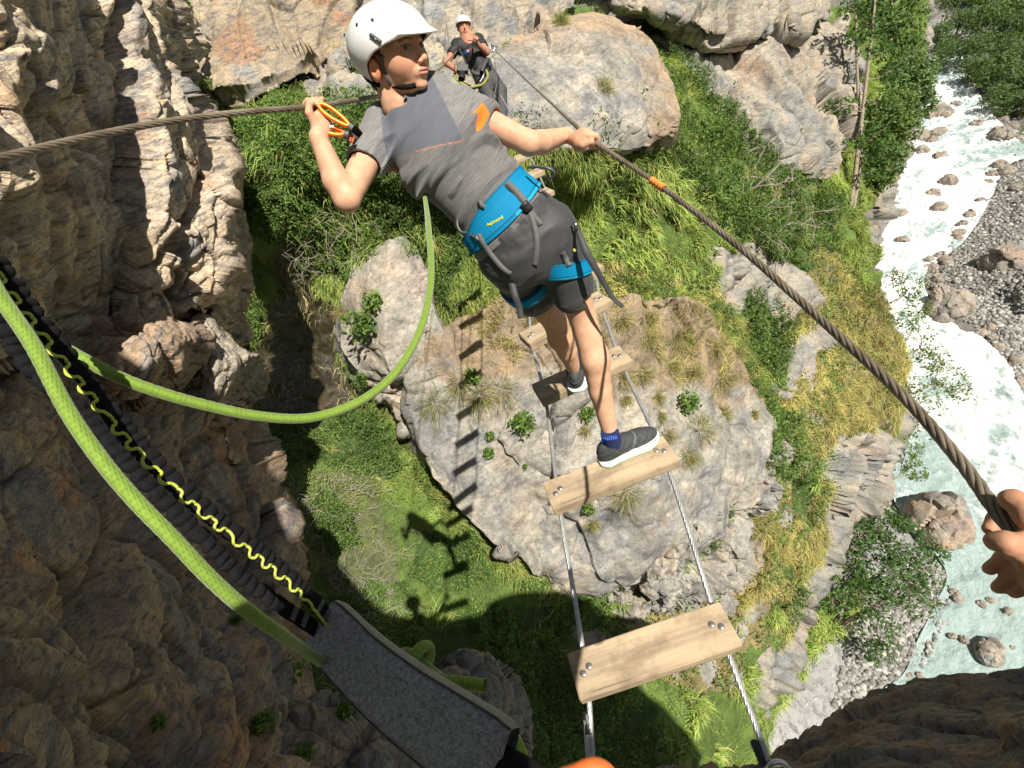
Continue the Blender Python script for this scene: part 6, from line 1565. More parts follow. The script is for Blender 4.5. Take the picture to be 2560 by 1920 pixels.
# writing
def logo(text, px, py, size, dirv, f, mat, name='logo', off=.0022, d0=1.2, d1=1.7, par=None, squash=1.0, prefix=None):
    cu = bpy.data.curves.new(name, 'FONT'); cu.body = text; cu.size = size; cu.resolution_u = 2; cu.offset = size * 0.02
    t = bpy.data.objects.new(name, cu); me = bpy.data.meshes.new_from_object(t); bpy.data.objects.remove(t); bpy.data.curves.remove(cu)
    bm = bmesh.new(); bm.from_mesh(me); bmesh.ops.triangulate(bm, faces=bm.faces)
    bmesh.ops.subdivide_edges(bm, edges=[e for e in bm.edges if e.calc_length() > size * .35], cuts=2); bmesh.ops.triangulate(bm, faces=bm.faces); bm.to_mesh(me); bm.free()
    ex = unit(np.array(dirv)); ey = np.array([ex[1], -ex[0]])    # image frame, y up
    for v in me.vertices:
        q = np.array([px, py]) + ex * v.co.x + ey * v.co.y * squash; p = hit(f, q[0], q[1], d0, d1, off); v.co = Vector(c2w(p))
    me.materials.clear(); me.materials.append(mat); o = bpy.data.objects.new(name, me); COL.objects.link(o); return o
M_YEL = plain('yellow_print', (.62, .62, .03), .6, 0, .05)
lg = logo('simond', 1227, 563, 12.5, (.87, -.49), belt, M_YEL); underhar(lg)
xm = [((1218,559),(1228,563)),((1219,566),(1227,556)),((1217,562),(1227,560))]
o = tubes_obj('logo', [(c2w(hits(belt, [a, ((a[0]+b[0])/2,(a[1]+b[1])/2), b], .002)), .0011) for a, b in xm], M_YEL, None, 6); underhar(o)
lg = logo('simond', 1433, 622, 9.5, (.28, .96), LR, M_YEL); underhar(lg)
# ---- helmet, hair, eyes, straps, socks, shoes
def helm_raw(q, g=0.0):
    fr = sstep(.03, .13, q[:, 0])
    c = q - np.array([-.006, 0, .026]); r = np.array([.130 + g, .104 + g, .102 + g])
    k0 = np.linalg.norm(c / r, axis=1); k1 = np.linalg.norm(c / r**2, axis=1) + 1e-9
    return k0 * (k0 - 1) / k1
def rimz(q):
    x = q[:, 0]; return np.interp(x, [-.14, -.08, -.045, -.02, .02, .06, .10, .16], [-.078, -.074, -.048, -.010, .012, .025, .034, .030])
def helmet(p):
    q = hl(p); x = q[:, 0]
    d = helm_raw(q) 
    # peak
    pk = ell(q, [.098, 0, .040], rotm(0, 8, 0).T, [.046, .074, .010]); d2 = smin(d, pk, .018)
    d2 = np.maximum(d2, rimz(q) - q[:, 2])
    inner = ell(q, [-.008, 0, .018], I3, [.119, .094, .094]); d2 = smax(d2, -inner, .003)
    # flare at the lower rim
    return d2 * HS
def helmcol(V):
    q = hl(V); c = np.tile(np.array([.80, .80, .79]), (len(V), 1)); ins = helm_raw(q) < -.0065; c[ins & (q[:, 0] < .085)] = np.array([.03, .03, .03]); return c
mh = vcmat('helmet_shell', 0.28, 0.02, 4, 0, 0.5)
mh.node_tree.nodes['Principled BSDF'].inputs['Coat Weight'].default_value = 0.4
V, Q = sdfmesh(helmet, HC - .21, HC + .21, .0024); he = tosurf('helmet', V, Q, mh, helmcol, boy)
def subof(o, par): 
    o.parent = par
def blob(name, f, x, y, rx, ry, ang, mat, par, dep=.004, d0=1.0, d1=1.7, push=0.0):
    """flattened ellipsoid lying on surface f at a pixel; rx, ry in metres, ang in image degrees"""
    p = hit(f, x, y, d0, d1, push); e = .002
    n = unit(np.array([f((p + v * e)[None])[0] - f((p - v * e)[None])[0] for v in I3])); a = np.array([math.cos(math.radians(ang)), -math.sin(math.radians(ang)), 0]); a = unit(a - n * (a @ n)); b = np.cross(n, a)
    bm = bmesh.new(); bmesh.ops.create_uvsphere(bm, u_segments=20, v_segments=12, radius=1.0); V = np.array([v.co for v in bm.verts]); W_ = p + V[:, :1] * a * rx + V[:, 1:2] * b * ry + V[:, 2:] * n * dep
    for v, c in zip(bm.verts, W_): v.co = Vector(c2w(c))
    me = bpy.data.meshes.new(name); bm.to_mesh(me); bm.free(); me.materials.append(mat)
    for pl in me.polygons: pl.use_smooth = True
    o = bpy.data.objects.new(name, me); COL.objects.link(o)
    if par is not None: subof(o, par)
    return o
M_DARK = plain('vent_dark', (.018, .018, .02), .6); M_CLIP = plain('clip_plastic', (.06, .065, .07), .4)
blob('vent', helmet, 892, 62, .0062, .0042, -65, M_DARK, he, .0012); blob('vent', helmet, 931, 50, .0058, .0038, -50, M_DARK, he, .0012); blob('vent', helmet, 861, 88, .0062, .003, -80, M_DARK, he, .0012)
hp = [hit(helmet, x, y, 1.0, 1.7, .001) for x, y in ((926, 87), (939, 96), (953, 106))]
o = tb('lamp_clip', hp, .0052, M_CLIP, under=False); subof(o, he)
blob('lamp_clip', helmet, 941, 98, .0075, .0028, -36, plain('white_inset', (.8, .8, .78), .4), he, .0062)
hp = [hit(helmet, x, y, 1.0, 1.7, .001) for x, y in ((866, 145), (871, 158), (877, 172))]
o = tb('lamp_clip', hp, .0042, M_CLIP, under=False); subof(o, he)
# hair
def hair(p):
    q = hl(p); d = ell(q, [-.016, 0, .016], I3, [.094, .083, .088]); n = fbm(q * np.array([60, 60, 14]), 3, 5) * .004
    d = d + n
    nape = smin(d, ell(q, [-.062, 0, -.045], I3, [.030, .050, .045]) + n, .02)
    d = nape
    d = np.maximum(d, -(.012 - q[:, 0] + .010 * np.sin(q[:, 2] * 60)) * -1 if False else q[:, 0] - (.018 + .5 * np.clip(q[:, 2] - .02, 0, .05)))
    ear = ell(q, [-.006, .080, -.032], I3, [.030, .040, .040]); d = smax(d, -ear, .006)
    return d * HS
mhair, nth, bsh = newmat('brown_hair'); coh = objco(nth, (260, 260, 40)); nth.links.new(ramp(nth, noise(nth, coh, 1.0, 4, .7), [(.3, (.012, .008, .005)), (.7, (.075, .045, .025))]), bsh.inputs['Base Color']); bsh.inputs['Roughness'].default_value = .5; bump(nth, bsh, noise(nth, coh, 1.0, 4, .7), 1, .002)
V, Q = sdfmesh(hair, HC - .17, HC + .17, .0026); tosurf('hair', V, Q, mhair, None, boy)
# eyes
def eye(s):
    c = np.array([.0745, s * .0315, .0088]); g = unit(np.array([.80, .62, .10]))   # both look back towards the viewer side
    bm = bmesh.new(); bmesh.ops.create_uvsphere(bm, u_segments=48, v_segments=32, radius=.0120); V = np.array([v.co for v in bm.verts]); n = V / .0120
    ang = np.degrees(np.arccos(np.clip(n @ g, -1, 1))); col = np.tile(np.array([.30, .28, .26]), (len(V), 1)); col[ang < 27] = np.array([.13, .085, .05]); col[ang < 12] = .008; col[(ang > 24) & (ang < 28)] = np.array([.05, .035, .025])
    P = c2w(HC + HS * ((c + V) @ HR)); 
    for v, q in zip(bm.verts, P): v.co = q
    me = bpy.data.meshes.new('eye'); bm.to_mesh(me); bm.free(); a = me.color_attributes.new('Col', 'FLOAT_COLOR', 'POINT'); cc = np.ones((len(V), 4), np.float32); cc[:, :3] = col; a.data.foreach_set('color', cc.ravel())
    me.materials.append(M_EYE)
    for pl in me.polygons: pl.use_smooth = True
    o = bpy.data.objects.new('eye', me); COL.objects.link(o); adopt(o, boy)
M_EYE = vcmat('eye_surface', .12, 0, 5, 0, .6)
eye(1); eye(-1)
# chin straps
def onhead(p): return np.minimum(np.minimum(head(p), hair(p)), limbs(p))
def cs(pts, w, mat, off=.003):
    P = hits(onhead, pts, off, 1.0, 1.7); o = ribbon('chin_strap', P, w, .002, mat, None, 30); subof(o, he); return o
cs([(957,140),(957,158),(962,178),(970,196),(978,208)], .014, M_STRAP)
cs([(912,188),(922,200),(945,211),(972,212)], .013, M_WEB)
cs([(980,212),(1000,217),(1020,217),(1040,213)], .013, M_WEB)
blob('chin_buckle', onhead, 977, 211, .010, .009, -40, M_BLACKR, he, .006)
# socks and shoes
def shoe_frame(an, toe, side_up):
    f = unit(toe - an - side_up * ((toe - an) @ side_up)); return f
UPC = np.array([_R[2], -_U[2], _F[2]])      # world up in the camera frame
def make_shoe(an, fdir, sole_pt, L=1.13):
    up = UPC; f = unit(fdir - up * (fdir @ up)); s = np.cross(f, up); ax = np.stack([f, s, up])
    org = an - up * (((an - sole_pt) @ up)) # point under the ankle on the sole
    def loc(p): return (p - org) @ ax.T / L
    def sole_w(x): return np.interp(x, [-.060, -.04, 0, .05, .10, .14, .165], [.022, .035, .034, .037, .043, .036, .012])
    def upper(p):
        q = loc(p); d = ell(q, [-.012, 0, .045], I3, [.050, .031, .050]); d = smin(d, ell(q, [.085, 0, .026], I3, [.076, .034, .034]), .03); d = smin(d, cone(q, [-.005, 0, .06], [.09, 0, .035], .030, .026), .02)
        d = smax(d, .012 - q[:, 2], .004); op = ell(q, [-.004, 0, .105], I3, [.034, .028, .040]); d = smax(d, -op, .005)
        d = d + .0012 * np.sin(q[:, 0] * 160 + 6 * np.sin(q[:, 2] * 60)) * (q[:, 2] > .03)
        return d
    def sole(p):
        q = loc(p); w = sole_w(q[:, 0]); dx = np.maximum(-.062 - q[:, 0], q[:, 0] - .166); dy = np.abs(q[:, 1]) - w * 1.12; lift = .010 * sstep(.10, .17, q[:, 0]) 
        dz = np.maximum(lift - q[:, 2], q[:, 2] - (.026 + .008 * sstep(.0, -.06, q[:, 0]) * -1 + .006 * np.sin(q[:, 0] * 26)))
        return smax(smax(dx, dy, .012), dz, .005)
    def sock(p):
        q = loc(p); return np.maximum(cone(p, an + (KNEE - an) * .11, an, .034, .0335) if False else cone(q, [-.004, 0, .122], [-.002, 0, .06], .0300, .033), np.maximum(q[:, 2] - .121, .05 - q[:, 2]))
    return upper, sole, sock, loc, org, ax
def shoecol(loc, base=np.array([.050, .052, .056])):
    def f(V):
        q = loc(V); c = np.tile(base, (len(V), 1)); st = (np.abs(np.sin(q[:, 0] * 95 + q[:, 2] * 60)) < .16) & (q[:, 2] > .028) & (q[:, 2] < .065) & (q[:, 0] > -.01) & (q[:, 0] < .10); c[st] = np.array([.05, .10, .085])
        tk = (q[:, 2] > .028) & (np.abs(q[:, 0] - .04 - (q[:, 2] - .03)) < .0035) ; c[tk] = np.array([.10, .14, .13]); return c
    return f
M_SHOE = vcmat('running_shoe_mesh', .75, .3, 260, .0008); M_SOLE = vcmat('foam_sole', .6, .06, 30); M_SOCK = vcmat('sock_knit', .9, .2, 300, .0006)
def build_shoe(an, fdir, sole_pt):
    up_, so_, sk_, loc, org, ax = make_shoe(an, fdir, sole_pt)
    lo, hi = org - .24, org + .24
    V, Q = sdfmesh(up_, lo, hi, .0026); sh = tosurf('shoe', V, Q, M_SHOE, shoecol(loc), boy)
    def sc(V):
        q = loc(V); c = np.tile(np.array([.72, .74, .70]), (len(V), 1)); c[(q[:, 2] < .007)] = np.array([.22, .45, .25]); return c
    V, Q = sdfmesh(so_, lo, hi, .0026); s = tosurf('sole', V, Q, M_SOLE, sc); subof(s, sh)
    V, Q = sdfmesh(sk_, lo, hi, .0028); k = tosurf('sock', V, Q, M_SOCK, lambda V: np.tile(np.array([.012, .022, .085]), (len(V), 1)), boy)
    return sk_, up_, k, loc, org, ax
PBt = -1.53; PCt = -1.52
soleR = onz(1530, 1168, PBt + .001) @ CM.T; soleL = onz(1455, 930, PCt + .001) @ CM.T
skR, upR, sockR, locR, orgR, axR = build_shoe(ANR, (onz(1620, 1118, -1.53) - onz(1535, 1160, -1.53)) @ CM.T, soleR)
skL, upL, sockL, locL, orgL, axL = build_shoe(ANL, np.array([.25, -.1, 1.0]), soleL)
M_BLUEP = plain('blue_print', (.03, .12, .55), .7)
lg = logo('puma', 1503, 1103, 19, (.99, -.14), skR, M_BLUEP, d0=1.5, d1=2.1); subof(lg, sockR)
# shoelace loops
# ---- carabiners in the left hand (held, so things of their own)
M_ORA = plain('anodised_orange', (.80, .20, .01), .35, .35, .15)
M_ORB = plain('orange_bartack', (.6, .12, .05), .7)
def oval(c, a, b, L, w, r):
    t = np.linspace(0, 2 * np.pi, 50); return c + np.cos(t)[:, None] * a * L / 2 + (np.sin(t) * (1 - .25 * np.cos(t)))[:, None] * b * w / 2
def carab(p0, p1, w, label, sleeve):
    a, b = cpt(*p0), cpt(*p1); c = (a + b) / 2; ax = unit(b - a); L = np.linalg.norm(b - a); s = unit(np.cross(ax, np.array([.1, .3, 1.0]))); 
    ring = c2w(oval(c, ax, s, L, w, .005)); V, F, _ = tube(ring, .0056, 10); o = mesh_from('carabiner', V, F, M_ORA, None, True); o.data.validate(); reloc(o, c2w(c)); tag(o, label, 'carabiner', 'orange carabiners at the left hand')
    if sleeve:
        V, F, _ = tube(c2w(np.array([a + s * w * .2, a * .6 + b * .4 + s * w * .45])), .0085, 14); q = mesh_from('lock_sleeve', V, F, M_STEEL, None, True); q.data.validate(); adopt(q, o)
    g = c2w(np.array([b, b + ax * .012])); V, F, _ = tube(g, .009, 10); q = mesh_from('rubber_keeper', V, F, plain('grey_rubber', (.10, .11, .10), .6), None, True); q.data.validate(); adopt(q, o)
    return o
carab((798,262,1.25), (872,314,1.27), .021, 'slim orange carabiner slanting down from the top of the left fist', False)
carab((812,322,1.27), (860,334,1.28), .020, 'orange carabiner with a silver locking sleeve just below the slanting one', True)
lw = empty('lanyard_sling', tuple(W(885, 325, 1.3))); tag(lw, 'black elastic sling from the two orange carabiners behind the grey sleeve', 'sling')
def sl(name, pts, w, mat):
    o = ribbon(name, np.array([cpt(*p) for p in pts]), w, .003, mat, None, 24); adopt(o, lw); return o
sl('webbing', [(868,310,1.275),(885,322,1.30),(905,345,1.36),(930,380,1.42)], .020, M_WEB)
sl('webbing', [(860,333,1.285),(880,345,1.31),(905,362,1.38)], .022, M_STRAP)
for t in (.25, .5, .75):
    x, y = 866 + t * 22, 338 + t * 12
    sl('bartack', [(x - 2, y + 9, 1.29), (x + 3, y - 8, 1.29)], .004, M_ORB)
# ================================================================ the man at the far end
GD = 6.75
def G(x, y, dd=0.0): return cpt(x, y, GD + dd)
man = empty('person', tuple(c2w(G(1215, 190)))); tag(man, 'man in black T-shirt and small white helmet at the far anchor, pointing a finger and holding a camera', 'person')
man['label'] = 'man in black T-shirt and small white helmet at the far end, pointing one finger up'
gHC = G(1160, 70); gNB = G(1168, 100, .05); gSL, gSR = G(1142, 112, .05), G(1197, 98, .1); gPV = G(1207, 182, .12)
gEL, gWL = G(1117, 158, -.02), G(1143, 178, -.10); gER, gWR = G(1216, 130, -.02), G(1186, 104, -.22)
gHR, gHL_ = G(1219, 178, .15), G(1201, 190, .12); gKR, gKL = G(1252, 228, .05), G(1222, 238, -.02); gAR, gAL = G(1256, 300, .0), G(1236, 300, -.1)
def gbody(p):
    up = unit(np.array([-.1, -.85, -.35])); fw = unit(np.array([.15, .28, -.9])); fw = unit(fw - up * (fw @ up)); sd = np.cross(fw, up); ax = np.stack([fw, sd, up]); q = (p - gHC) @ ax.T
    d = ell(q, [-.01, 0, .02], I3, [.095, .078, .10]); d = smin(d, ell(q, [.035, 0, -.06], I3, [.05, .05, .055]), .03)
    d = smin(d, cone(q, [.09, 0, .015], [.115, 0, -.025], .008, .013), .01); d = smin(d, ell(q, [.085, 0, -.06], I3, [.018, .028, .012]), .008)
    for s in (-1, 1):
        d = smin(d, ell(q, [-.005, s * .082, -.005], I3, [.02, .010, .032]), .006)
        d = smax(d, -(np.linalg.norm(q - np.array([.105, s * .033, .012]), axis=1) - .018), .01)
    d = smin(d, cone(p, gHC + np.array([0, .05, 0]), gNB, .055, .06), .03)
    d = smin(d, cone(p, gSL, gEL, .052, .042), .02); d = smin(d, cone(p, gEL, gWL, .043, .027), .015)
    d = smin(d, cone(p, gSR, gER, .052, .044), .02); d = smin(d, cone(p, gER, gWR, .045, .028), .015)
    d = smin(d, cone(p, gPV, (gSL + gSR) / 2, .12, .12), .04)
    # right hand: fist with raised index finger and thumb out
    hc = gWR + np.array([.012, -.005, -.03]); d = smin(d, ell(p, hc, I3, [.036, .044, .030]), .02)
    d = smin(d, cone(p, hc + np.array([-.005, -.03, 0]), hc + np.array([-.012, -.105, -.01]), .011, .009), .006)
    d = smin(d, cone(p, hc + np.array([-.02, .01, 0]), hc + np.array([-.085, .012, -.01]), .012, .010), .008)
    for i in range(3): o = np.array([.006 + .017 * i, -.028 + .010 * i, -.022]); d = smin(d, cone(p, hc + o, hc + o + np.array([-.012, .035, -.012]), .0105, .0095), .003)
    # left hand over the camera
    hl_ = gWL + np.array([.035, .02, -.01]); d = smin(d, ell(p, hl_, I3, [.045, .032, .025]), .02)
    for i in range(4): d = smin(d, cone(p, hl_ + np.array([.01 + .008 * i, .012 * (1.5 - i), -.01]), hl_ + np.array([.052, .030 - .014 * i, -.035]), .0105, .009), .003)
    d = smin(d, cone(p, hl_ + np.array([0, .02, -.01]), hl_ + np.array([.04, .05, -.01]), .012, .010), .004)
    return d
gp = np.array([gHC, gPV, gSL, gSR, gEL, gWL, gER, gWR])
def gcol(V):
    c = np.tile(np.array([.52, .26, .17]), (len(V), 1)); up = unit(np.array([-.1, -.85, -.35])); fw = unit(np.array([.15, .28, -.9])); fw = unit(fw - up * (fw @ up)); sd = np.cross(fw, up); q = (V - gHC) @ np.stack([fw, sd, up]).T
    lip = (q[:, 0] > .085) & (np.abs(q[:, 2] + .058) < .010) & (np.abs(q[:, 1]) < .028); c[lip] = [.40, .14, .11]
    for s in (-1, 1): e = (np.abs(q[:, 1] - s * .032) < .017) & (np.abs(q[:, 2] - .014) < .006) & (q[:, 0] > .05); c[e] = [.10, .06, .04]
    b = (np.abs(q[:, 2] - .033) < .005) & (np.abs(q[:, 1]) < .05) & (np.abs(q[:, 1]) > .01) & (q[:, 0] > .05); c[b] *= .5
    st = (q[:, 2] < -.065) & (q[:, 0] > .0); c[st] *= np.array([.8, .8, .8])
    return c
V, Q = sdfmesh(gbody, gp.min(0) - .17, gp.max(0) + .17, .0062); o = tosurf('body', V, Q, M_SKIN, gcol); adopt(o, man)
def gtee(p):
    d = cone(p, gPV, gPV * .4 + (gSL + gSR) / 2 * .6, .135, .150); d = smin(d, cone(p, gSL + np.array([.03, .03, .0]), gSR + np.array([-.03, .03, 0]), .10, .10), .05)
    ax = unit(gER - gSR); aL = unit(gEL - gSL); eR = gSR * .42 + gER * .58; eL = gSL * .45 + gEL * .55
    d = smin(d, np.maximum(cone(p, gSR, eR, .072, .064), (p - eR) @ ax), .03); d = smin(d, np.maximum(cone(p, gSL, eL, .072, .064), (p - eL) @ aL), .03)
    d = d + .010 * fbm(p * np.array([9, 14, 9]), 3, 5); d = smax(d, -cone(p, gHC, gNB + np.array([0, .03, -.05]), .062, .068), .01); return d
mt = plain('black_tee', (.016, .016, .017), .7, 0, .2); V, Q = sdfmesh(gtee, gp.min(0) - .2, gp.max(0) + .2, .0095); tee = tosurf('t_shirt', V, Q, mt); adopt(tee, man)
def gtro(p):
    d = cone(p, gPV - unit(gSR - gPV) * .0, gPV + np.array([.02, .05, 0]), .145, .13)
    for h, k, a in ((gHR, gKR, gAR), (gHL_, gKL, gAL)): d = smin(d, cone(p, h, k, .098, .082), .03); d = smin(d, cone(p, k, a, .084, .074), .02)
    return d + .012 * fbm(p * np.array([8, 16, 8]), 3, 9)
gt = np.array([gPV, gHR, gHL_, gKR, gKL, gAR, gAL]); V, Q = sdfmesh(gtro, gt.min(0) - .2, gt.max(0) + .2, .0095)
o = tosurf('trousers', V, Q, plain('charcoal_trousers', (.055, .055, .058), .75, 0, .25)); adopt(o, man)
for a in (gAR, gAL):
    def bt(p, a=a): return smin(ell(p, a + np.array([.0, .03, -.02]), I3, [.06, .06, .10]), cone(p, a, a + np.array([0, .04, 0]), .05, .05), .03)
    V, Q = sdfmesh(bt, a - .2, a + .2, .011); o = tosurf('boot', V, Q, mt); adopt(o, man)
def ghelm(p):
    up = unit(np.array([-.12, -.90, -.30])); fw = unit(np.array([.15, .28, -.9])); fw = unit(fw - up * (fw @ up)); ax = np.stack([fw, np.cross(fw, up), up]); q = (p - gHC) @ ax.T
    d = ell(q, [-.005, 0, .045], I3, [.128, .105, .105]); return smax(smax(d, .045 - .30 * (q[:, 0] + .05) * (q[:, 0] < -.0) * -1 - q[:, 2] if False else .040 - q[:, 2] + .25 * np.minimum(q[:, 0], 0), .006), -ell(q, [-.005, 0, .02], I3, [.115, .094, .105]), .004)
V, Q = sdfmesh(ghelm, gHC - .22, gHC + .22, .006); o = tosurf('helmet', V, Q, mh, lambda V: np.tile(np.array([.8, .8, .8]), (len(V), 1))); adopt(o, man)
def grib(name, pts, w, mat):
    o = ribbon(name, np.array([G(*p) for p in pts]), w, .006, mat, None, 30); adopt(o, man); return o
M_YWEB = plain('yellow_webbing', (.26, .27, .04), .8, 0, .4); M_WROPE = plain('white_cord', (.6, .6, .55), .7)
grib('harness_belt', [(1178,176,-.06),(1190,186,-.07),(1206,184,-.06),(1224,164,.0)], .05, M_STRAPD)
grib('harness_loop', [(1212,172,-.05),(1219,185,-.07),(1216,200,-.06),(1204,212,-.05),(1192,214,-.06)], .030, M_YWEB)
grib('white_loop', [(1210,180,-.08),(1207,193,-.09),(1200,204,-.08)], .016, M_WROPE)
grib('chest_strap', [(1148,122,-.16),(1156,138,-.16),(1166,155,-.10)], .018, M_STRAPD)
grib('wrist_strap', [(1180,112,-.20),(1188,117,-.22),(1194,113,-.20)], .018, M_BLACKR)
V, F, _ = tube(c2w(catmull(np.array([G(1204,180,-.12), G(1213,158,-.1), G(1221,150,-.05), G(1226,165,-.02)]), 20)), .03, 8); o = mesh_from('gear_bundle', V, F, M_STRAPD, None, True); o.data.validate(); adopt(o, man)
# shirt print
M_P1, M_P2, M_P3 = plain('print_blue', (.05, .18, .55), .7), plain('print_white', (.7, .7, .7), .7), plain('print_red', (.6, .04, .10), .7)
for tx, x, y, m in (('OX', 1158.5, 136, M_P1), ('SI', 1168, 131.5, M_P2), ('T', 1175, 128.5, M_P3)):
    o = logo(tx, x, y, 9.5, (.93, -.36), gtee, m, 'print', .006, 6.2, 7.2); o.parent = tee
# camera in the hand
def gcam():
    c = gWL + np.array([.075, .055, -.05]); a = unit(np.array([-.12, .95, -.1])); p = []
    V, F, _ = tube(c2w(np.array([c - a * .02, c + a * .035, c + a * .036, c + a * .085])), np.array([.040, .040, .046, .046]), 20); lens = mesh_from('lens', V, F, M_BLACKR, None, True); lens.data.validate()
    bm = bmesh.new(); bmesh.ops.create_cube(bm, size=1); 
    for v in bm.verts: v.co = Vector(c2w(c - a * .05 + np.array([v.co.x * .125, v.co.z * .055, v.co.y * .085])))
    bmesh.ops.bevel(bm, geom=bm.edges[:], offset=.012, segments=3, affect='EDGES'); me = bpy.data.meshes.new('camera_body'); bm.to_mesh(me); bm.free(); me.materials.append(M_BLACKR); b = bpy.data.objects.new('camera_body', me); COL.objects.link(b)
    base('camera', 'black camera with a stout lens in the lowered hand of the man in black', 'camera', [b, lens], loc=c2w(c))
gcam()
gl_ = [(W(1232, 118, 7.3), 'anchor')]
def stuff_lines():
    sl_ = empty('lanyard_sling', tuple(W(1170, 212, 6.6))); tag(sl_, 'yellow and black slings hanging below the camera of the man in black', 'sling')
    for pts, m, w in (([(1136,182,6.7),(1142,198,6.65),(1158,210,6.6),(1180,217,6.6),(1202,214,6.6)], M_YWEB, .035), ([(1150,206,6.65),(1168,214,6.6),(1185,220,6.6),(1204,216,6.6)], M_WEB, .05), ([(1136,170,6.7),(1146,166,6.7),(1152,172,6.7)], M_YWEB, .02)):
        o = ribbon('webbing', np.array([cpt(*p) for p in pts]), w, .008, m, None, 30, None, 1.5); adopt(o, sl_)
stuff_lines()
for pts, l in (([(1116,58,7.6),(1112,100,7.3),(1108,165,7.0),(1107,182,6.9)], 'thin dark cord hanging from the rock left of the man in black'), ([(1116,60,7.6),(1121,95,7.4),(1123,118,7.3)], 'short dark cord meeting the long one at the bolt left of the man in black'), ([(1231,120,7.2),(1240,170,6.9),(1243,200,6.8),(1236,240,6.6),(1232,285,6.5)], 'dark cord hanging from the right-hand anchor in front of the grey trousers')):
    P = np.array([W(*p) for p in pts]); o = tubes_obj('cord', [(catmull(P, 30), .006)], M_OLDCAB, None, 6); reloc(o, P[0]); tag(o, l, 'cord')
def anchor():
    c = W(1231, 114, 7.35); bm = bmesh.new(); bmesh.ops.create_uvsphere(bm, u_segments=12, v_segments=8, radius=.03)
    me = bpy.data.meshes.new('anchor_bolt'); bm.to_mesh(me); bm.free(); me.materials.append(M_STEEL); o = bpy.data.objects.new('anchor_bolt', me); COL.objects.link(o); o.location = c; tag(o, 'small steel anchor where the right hand cable meets the rock', 'anchor')
    th = np.linspace(0, 6.28, 20); q = tubes_obj('ring', [(c + c2w(np.stack([.035 * np.cos(th), .05 * np.sin(th) + .03, 0 * th], 1)), .008)], M_STEEL, None, 6); adopt(q, o)
anchor()
# ================================================================ the photographer: hand at the right edge, body behind the camera
def hand_ph(p):
    def ch(pts, rr, k=.004):
        f = None
        for i in range(len(pts) - 1):
            g = cone(p, cpt(*pts[i]), cpt(*pts[i + 1]), rr[i], rr[i + 1]); f = g if f is None else smin(f, g, k)
        return f
    d = cone(p, cpt(2530, 1366, .434), cpt(2605, 1392, .432), .0110, .0170)
    d = smin(d, cone(p, cpt(2605, 1392, .432), cpt(2680, 1430, .435), .0185, .0260), .01)
    d = smin(d, cone(p, cpt(2660, 1440, .44), cpt(2900, 1640, .40), .028, .030), .02)
    d = smin(d, ch([(2610,1350,.430),(2570,1290,.432),(2532,1250,.446),(2516,1258,.462)], [.0120, .0098, .0092, .0080]), .008)
    d = smin(d, ch([(2514,1262,.470),(2492,1298,.482),(2474,1322,.480)], [.0074, .0070, .0062]), .002)
    d = smin(d, ch([(2545,1368,.430),(2515,1357,.428),(2488,1354,.434)], [.0112, .0098, .0082]), .005)
    d = smin(d, ch([(2560,1380,.455),(2508,1396,.468),(2473,1423,.470)], [.0070, .0064, .0055]), .002)
    d = smin(d, ch([(2580,1405,.450),(2530,1432,.462),(2496,1470,.464)], [.0072, .0066, .0057]), .002)
    d = smin(d, ch([(2630,1440,.446),(2575,1464,.454),(2535,1481,.456)], [.0068, .0060, .0052]), .002)
    d = smax(d, -(np.linalg.norm(p - cpt(2580, 1480, .40), axis=1) - .0), .001)
    return d + .0007 * fbm(p * 160, 3, 4)
hcn = cpt(2560, 1400, .45)
V, Q = sdfmesh(hand_ph, hcn - np.array([.07, .09, .06]), hcn + np.array([.16, .12, .06]), .0018)
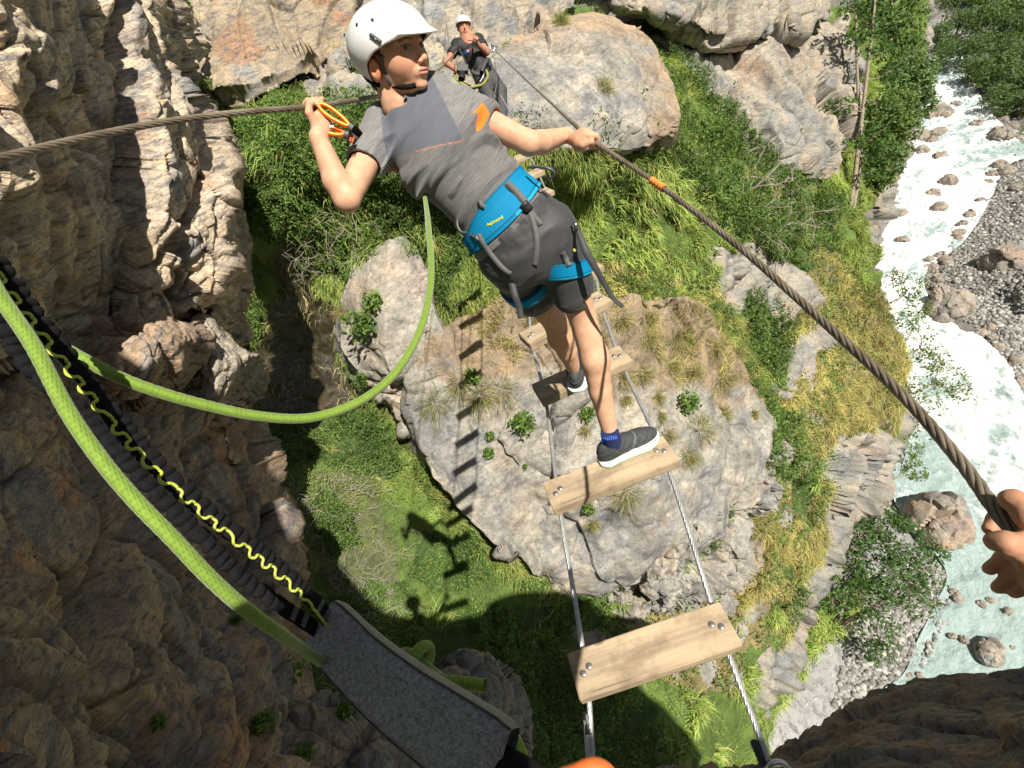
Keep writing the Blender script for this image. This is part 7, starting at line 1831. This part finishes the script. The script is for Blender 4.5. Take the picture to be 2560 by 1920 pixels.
def phb(p):
    up = UPC
    d = ell(p, np.array([-.005, .02, -.24]), I3, [.13, .13, .125])
    n = np.array([.05, .30, -.20]); pel = np.array([.20, .84, .20])
    d = smin(d, cone(p, n, np.array([.02, .12, -.23]), .06, .06), .04)
    d = smin(d, cone(p, n + up * -.10, pel, .135, .125), .05)
    d = smin(d, cone(p, n + up * -.07 + np.array([.13, 0, -.02]), n + up * -.07 + np.array([-.13, .02, -.02]), .07, .07), .04)
    sh = n + up * -.08 + np.array([.16, 0, -.02]); el = np.array([.42, .30, .06]); d = smin(d, cone(p, sh, el, .052, .04), .03); d = smin(d, cone(p, el, cpt(2640, 1440, .44), .04, .029), .02)
    sl = n + up * -.08 + np.array([-.16, .02, -.02]); e2 = np.array([-.16, .50, -.1]); d = smin(d, cone(p, sl, e2, .052, .04), .03); d = smin(d, cone(p, e2, np.array([.0, .58, .0]), .04, .03), .02)
    for s in (-.09, .09): h = pel + np.array([s, .02, .02]); k = h - up * .42 + np.array([0, 0, .05]); d = smin(d, cone(p, h, k, .085, .06), .04); d = smin(d, cone(p, k, k - up * .40, .06, .045), .03)
    return d
V2, Q2 = sdfmesh(phb, np.array([-.45, -.2, -.45]), np.array([.7, 1.75, .9]), .012)
ph = empty('person', tuple(c2w(cpt(2600, 1430, .44)))); tag(ph, 'hand of the photographer gripping the cable at the right edge', 'person')
V3 = np.r_[V, V2]; Q3 = np.r_[Q, Q2 + len(V)]
ob = tosurf('body', V3, Q3, M_SKIN, lambda V: np.tile(SKIN * np.array([.74, .68, .64]), (len(V), 1)) * (1 + .06 * fbm(V * 40, 3, 3)[:, None])); adopt(ob, ph)
def nail(a, b, r):
    a, b = cpt(*a), cpt(*b); p = b; n = -unit(p)
    bm = bmesh.new(); bmesh.ops.create_uvsphere(bm, u_segments=16, v_segments=10, radius=1.0); ax = unit(b - a); s = unit(np.cross(ax, n)); n = np.cross(s, ax) * (1 if np.cross(s, ax)[2] < 0 else -1)
    for v in bm.verts: c = b - ax * r * .1 + n * r * .55 + ax * v.co.x * r * .75 + s * v.co.y * r * .6 + n * v.co.z * r * .42; v.co = Vector(c2w(c))
    me = bpy.data.meshes.new('fingernail'); bm.to_mesh(me); bm.free(); me.materials.append(M_NAIL)
    for q in me.polygons: q.use_smooth = True
    o = bpy.data.objects.new('fingernail', me); COL.objects.link(o); adopt(o, ph)
M_NAIL = plain('fingernail', (.62, .36, .28), .3, 0, .05)
nail((2575,1464,.454), (2540,1479,.456), .0052)
